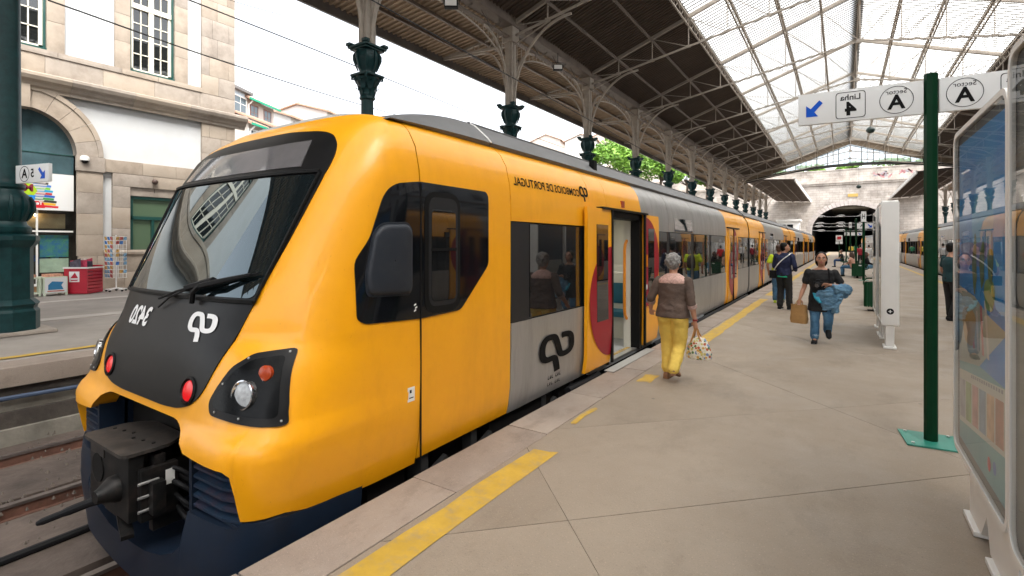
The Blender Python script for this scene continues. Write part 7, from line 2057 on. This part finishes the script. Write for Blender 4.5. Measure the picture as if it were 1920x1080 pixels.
q = MB(); q.tube([(.10, .02, .125), (.10, .02, .16)], .072, 14); q.build('turn_up', cloth('jeans cuff', (.22, .33, .42), .2, 9), p)
q = MB(); q.tube([(-.10, .085, 1.30), (-.115, .115, 1.2), (-.13, .12, 1.05)], .016, 6); q.build('bag_strap', M_black, p)
def world_of(pt, loc=(-.31, 10.2, 0), rz=PI + R(3)): return Matrix.Translation(loc) @ Matrix.Rotation(rz, 4, 'Z') @ Vector(pt)
cm = thing('photo_camera', 'black camera held against the chest of the woman in the black shirt', 'camera', (-.31, 10.2, 0), PI + R(3))
q = MB(); q.box(-.02, .12, .13, .20, .99, 1.085, bev=.015); q.box(.02, .08, .13, .19, 1.08, 1.115, bev=.012); q.build('camera_body', M_black, cm)
q = MB(); q.tube([(.055, .19, 1.035), (.07, .30, 1.02)], .042, 16); q.build('lens', M_black, cm)
q = MB(); q.tube([(.07, .30, 1.02), (.0705, .304, 1.02)], .034, 14); q.build('front_glass', M_tgl, cm)
jk = thing('denim_jacket', 'blue denim jacket draped over the left forearm of the woman in black', 'jacket', (-.31, 10.2, 0), PI + R(3))
q = MB()
q.tube(cat_rom([(-.33, -.0, .98), (-.36, .07, .95), (-.28, .16, .95), (-.16, .22, .96)], 5), [.07] * 5 + [.095] * 6 + [.09] * 5, 12)
loft(q, [(-.10, .17, .60, .09, .045), (-.12, .18, .68, .125, .06), (-.16, .18, .80, .155, .075), (-.19, .16, .93, .16, .085), (-.20, .15, .99, .10, .06)], 18)
loft(q, [(-.02, .17, .70, .05, .03), (-.0, .18, .80, .10, .045), (-.06, .18, .93, .12, .06)], 14)
q.tube(cat_rom([(-.28, .14, .98), (-.33, .11, .93), (-.34, .10, .87), (-.31, .09, .82)], 4), [.055] * 8 + [.045] * 5, 10)
q.tube(cat_rom([(-.26, .2, .88), (-.22, .22, .74), (-.20, .21, .62), (-.2, .2, .56)], 4), [.05] * 13, 10)
blob('jacket', q, mat('denim', (.05, .14, .24), .85, col2=(.16, .30, .42), scale=8, bump=.5, bscale=50), jk, .008, 1, noise=.024, nscale=12)
q = MB(); loft(q, [(.08, .18, .88, .05, .02), (.06, .20, .80, .05, .025), (.02, .2, .72, .03, .02)], 12); blob('lining', q, mat('cyan lining', (.03, .33, .48), .7, var=.2, scale=8), jk, .010, 2, noise=.01, nscale=10)
pb_ = thing('paper_bag', 'brown paper shopping bag in the right hand of the woman in black', 'bag', world_of((.335, .05, 0)), PI + R(-20))
M_pap = mat('kraft paper', (.36, .20, .07), .7, var=.15, scale=7, bump=.4, bscale=14)
q = MB(); rows = []
rnd = random.Random(8)
for z, w, d in ((.33, .125, .065), (.40, .135, .072), (.50, .13, .065), (.60, .125, .055), (.655, .12, .05)):
    row = []
    for k in range(20):
        a = 2 * PI * k / 20; cx_, cy_ = math.copysign(abs(math.cos(a))**.35, math.cos(a)), math.copysign(abs(math.sin(a))**.35, math.sin(a))
        row.append((w * cx_ + rnd.uniform(-.006, .006), d * cy_ + rnd.uniform(-.008, .008) - .02 * (z - .33) * math.sin(6 * z), z + (rnd.uniform(-.012, .01) if z > .64 else 0)))
    rows.append(row)
q.grid(rows, close=True); q.add(rows[0], [tuple(range(20))]); q.build('bag_body', M_pap, pb_, smooth=50)
for e in (1, -1):
    q = MB(); q.tube(cat_rom([(-.05, e * .05, .62), (-.035, e * .02, .70), (0, 0, .745), (.035, e * .02, .70), (.05, e * .05, .62)], 4), .007, 5); q.build('handle', M_pap, pb_)

# 3 man in navy jacket
p = person('dark haired man in navy jacket with a white strapped shoulder bag, seen from behind', (-1.29, 14.93, 0), R(-22))
J = dict(head=(.02, .03, 1.62), hs=1.05, chest=(0, 0, 1.27), pelvis=(0, 0, .95), sw=.20, hw=.165, shL=(-.205, 0, 1.41), elL=(-.27, .02, 1.13), wrL=(-.16, .20, 1.02), shR=(.205, 0, 1.41), elR=(.28, .0, 1.13), wrR=(.20, .20, 1.04),
         hipL=(-.09, 0, .9), knL=(-.10, .04, .5), anL=(-.10, -.02, .085), hipR=(.09, 0, .9), knR=(.10, .05, .5), anR=(.11, .06, .085), hem=.90, topname='jacket', leg=(.105, .092, .078, .075, .07), collar=.05)
T, bo = figure(p, J, .013, SKIN, topm=cloth('navy jacket', (.009, .014, .05), .25, 8), trm=cloth('black trousers', (.011, .011, .0105), .2, 8), sleeve=.97, build=1.1, turn=R(-50))
hair_cap(p, T, MATS['black hair'], 1.06, 'short', .003, .012); face_bits(p, T, 1.05)
q = MB(); loft(q, [(0, 0, .855, .188, .142), (0, 0, .90, .186, .14)], 20); q.build('shirt_hem', cloth('green hem', (.02, .42, .22), .1), p)
for x, y in ((-.10, -.02), (.11, .06)): shoe(p, (x, y, .085), (x, 1), M_black, .27, sole=M_white)
q = MB(); q.tube(cat_rom([(.16, -.10, 1.43), (.02, -.155, 1.30), (-.12, -.16, 1.14), (-.2, -.13, 1.02)], 5), .013, 6); q.tube(cat_rom([(.16, -.10, 1.43), (.17, .02, 1.47), (.14, .12, 1.38)], 4), .013, 6); q.build('strap', M_signw, p)
q = MB(); q.box(-.29, -.13, -.20, -.12, .82, 1.03, bev=.02); q.build('shoulder_bag', M_black, p)

# 4 person in a neon shirt beyond
p = person('person in neon yellow shirt and blue jeans walking away beyond the man in navy', (-1.55, 16.4, 0), R(5))
J = dict(head=(0, .03, 1.58), hs=1.02, chest=(0, 0, 1.24), pelvis=(0, 0, .93), sw=.19, hw=.165, shL=(-.195, 0, 1.37), elL=(-.29, -.03, 1.12), wrL=(-.27, .06, .90), shR=(.195, 0, 1.37), elR=(.26, -.02, 1.1), wrR=(.26, .08, .88),
         hipL=(-.09, 0, .88), knL=(-.10, .05, .48), anL=(-.10, .08, .085), hipR=(.09, 0, .88), knR=(.10, .03, .48), anR=(.10, -.16, .12), hem=.90, leg=(.10, .09, .072, .07, .066))
T, bo = figure(p, J, .015, SKIN, topm=cloth('neon yellow', (.52, .66, .02), .08, 8), trm=MATS['blue jeans'], sleeve=.32, build=1.05)
hair_cap(p, T, mat('brown hair', (.06, .03, .018), .6), 1.03, 'short', .003, .013)
shoe(p, (-.10, .08, .085), (0, 1), mat('neon shoe', (.35, .5, .03), .5)); shoe(p, (.10, -.16, .12), (0, 1), MATS['neon shoe'], pitch=.4)
q = MB(); loft(q, [(0, -.17, .98, .12, .06), (0, -.19, 1.1, .14, .08), (0, -.18, 1.32, .12, .06), (0, -.15, 1.38, .08, .04)], 14); blob('backpack', q, mat('brown backpack', (.05, .028, .018), .7), p, .015, 2)

# 5 seated figures
def seated(label, loc, rz, skin, top, tr, hairm, hshape, sleeve=.3, cross=False, lean=0.0, s=1.0):
    p = person(label, loc, rz)
    J = dict(head=(0, .06 + lean, 1.18), hs=1.02, chest=(0, .02 + lean * .6, .84), pelvis=(0, -.02, .54), sw=.175, hw=.165, shL=(-.18, .02 + lean * .6, .98), elL=(-.25, .08 + lean, .74), wrL=(-.12, .30, .66), shR=(.18, .02 + lean * .6, .98), elR=(.25, .08 + lean, .74), wrR=(.10, .32, .66),
             hipL=(-.09, 0, .52), knL=(-.11, .44, .50), anL=(-.12, .44, .09), hipR=(.09, 0, .52), knR=(.09, .44, .52), anR=(.10, .46, .09), hem=.48, leg=(.095, .085, .07, .062, .056))
    if cross: J['knR'] = (.0, .46, .60); J['anR'] = (-.16, .62, .30)
    T, bo = figure(p, J, .018, skin, topm=top, trm=tr, sleeve=sleeve, coarse=True)
    hair_cap(p, T, hairm, 1.03, hshape, .004, .016)
    shoe(p, J['anL'], (0, 1), M_black); shoe(p, J['anR'], (-.2 if cross else 0, 1), M_white if cross else M_black)
    return p
seated('woman with long brown hair in peach top sitting on the far bench', (.42, 31.9, 0), R(70), SKIN2, cloth('peach top', (.6, .33, .24), .1), MATS['blue jeans'], MATS['brown hair'], 'long', .2)
seated('woman in black top and light jeans sitting with crossed legs on the far bench', (1.0, 32.2, 0), R(-75), SKIN2, MATS['black tee'], cloth('light jeans', (.16, .34, .52), .15), MATS['brown hair'], 'long', .95, True)
seated('man in dark shirt and jeans sitting on the farther bench, facing the near train', (-.05, 44.8, 0), R(85), SKIN2, MATS['black tee'], cloth('dark jeans', (.02, .06, .16), .2), MATS['brown hair'], 'short', .3)
# 6 standing figures far off
def stander(label, loc, rz, top, tr, hairm, h=1.72, sleeve=.9, V=.02):
    p = person(label, loc, rz); k = h / 1.72
    J = dict(head=(0, .03, 1.60), hs=1.02, chest=(0, 0, 1.25), pelvis=(0, 0, .93), sw=.19, hw=.16, shL=(-.195, 0, 1.39), elL=(-.26, .0, 1.12), wrL=(-.25, .10, .92), shR=(.195, 0, 1.39), elR=(.26, 0, 1.12), wrR=(.25, .12, .90),
             hipL=(-.09, 0, .88), knL=(-.10, .03, .48), anL=(-.10, .05, .085), hipR=(.09, 0, .88), knR=(.10, .03, .48), anR=(.10, -.08, .085), hem=.86, leg=(.10, .088, .072, .068, .064))
    T, bo = figure(p, J, V, SKIN2, topm=top, trm=tr, sleeve=sleeve, coarse=True)
    hair_cap(p, T, hairm, 1.03, 'short', .003, V)
    for s in ('L', 'R'): shoe(p, J['an' + s], (0, 1), M_black)
    p.scale = (k, k, k); return p
M_wsh = cloth('white shirt', (.74, .74, .74), .04)
M_bt = MATS['black trousers']; M_bh = MATS['black hair']
pp = at(1648, 42); stander('person in white shirt and black trousers walking away past the far frame', (pp.x, pp.y, 0), R(-10), M_wsh, M_bt, M_bh, 1.78)
pp = at(1661, 33); stander('person in bright red top behind the end on poster frame', (pp.x - .0, pp.y, 0), R(-15), cloth('red top', (.55, .015, .02), .1), M_bt, M_bh, 1.65)
pp = at(1629, 44); stander('person in pale top left of the white shirted walker', (pp.x, pp.y, 0), R(20), cloth('pale top', (.62, .60, .58), .06), cloth('white trousers', (.6, .6, .6), .05), M_bh, 1.65)
pp = at(1613, 40); stander('person in dark red top standing behind the far post', (pp.x, pp.y, 0), R(30), cloth('dark red top', (.3, .015, .03), .1), M_bt, M_bh, 1.68)
pp = at(1596, 66); stander('tiny person in yellow top near the signal', (pp.x, pp.y, 0), 0, cloth('yellow top', (.65, .5, .08), .1), M_bt, M_bh, 1.7, V=.03)
pp = at(1604, 70); stander('tiny person in green top near the signal', (pp.x, pp.y, 0), 0, cloth('green top', (.03, .25, .12), .1), M_bt, M_bh, 1.7, V=.03)
pp = at(1777, 11.3); p = stander('man in dark teal shirt and black trousers half hidden behind the blue poster', (pp.x + .06, pp.y, 0), R(-60), cloth('teal shirt', (.008, .04, .045), .2), M_bt, M_bh, 1.74, .30, .014)
pp = at(1716, 40); stander('person in white shirt standing beside the right hand train', (pp.x, pp.y, 0), R(-60), M_wsh, M_bt, M_bh, 1.75)
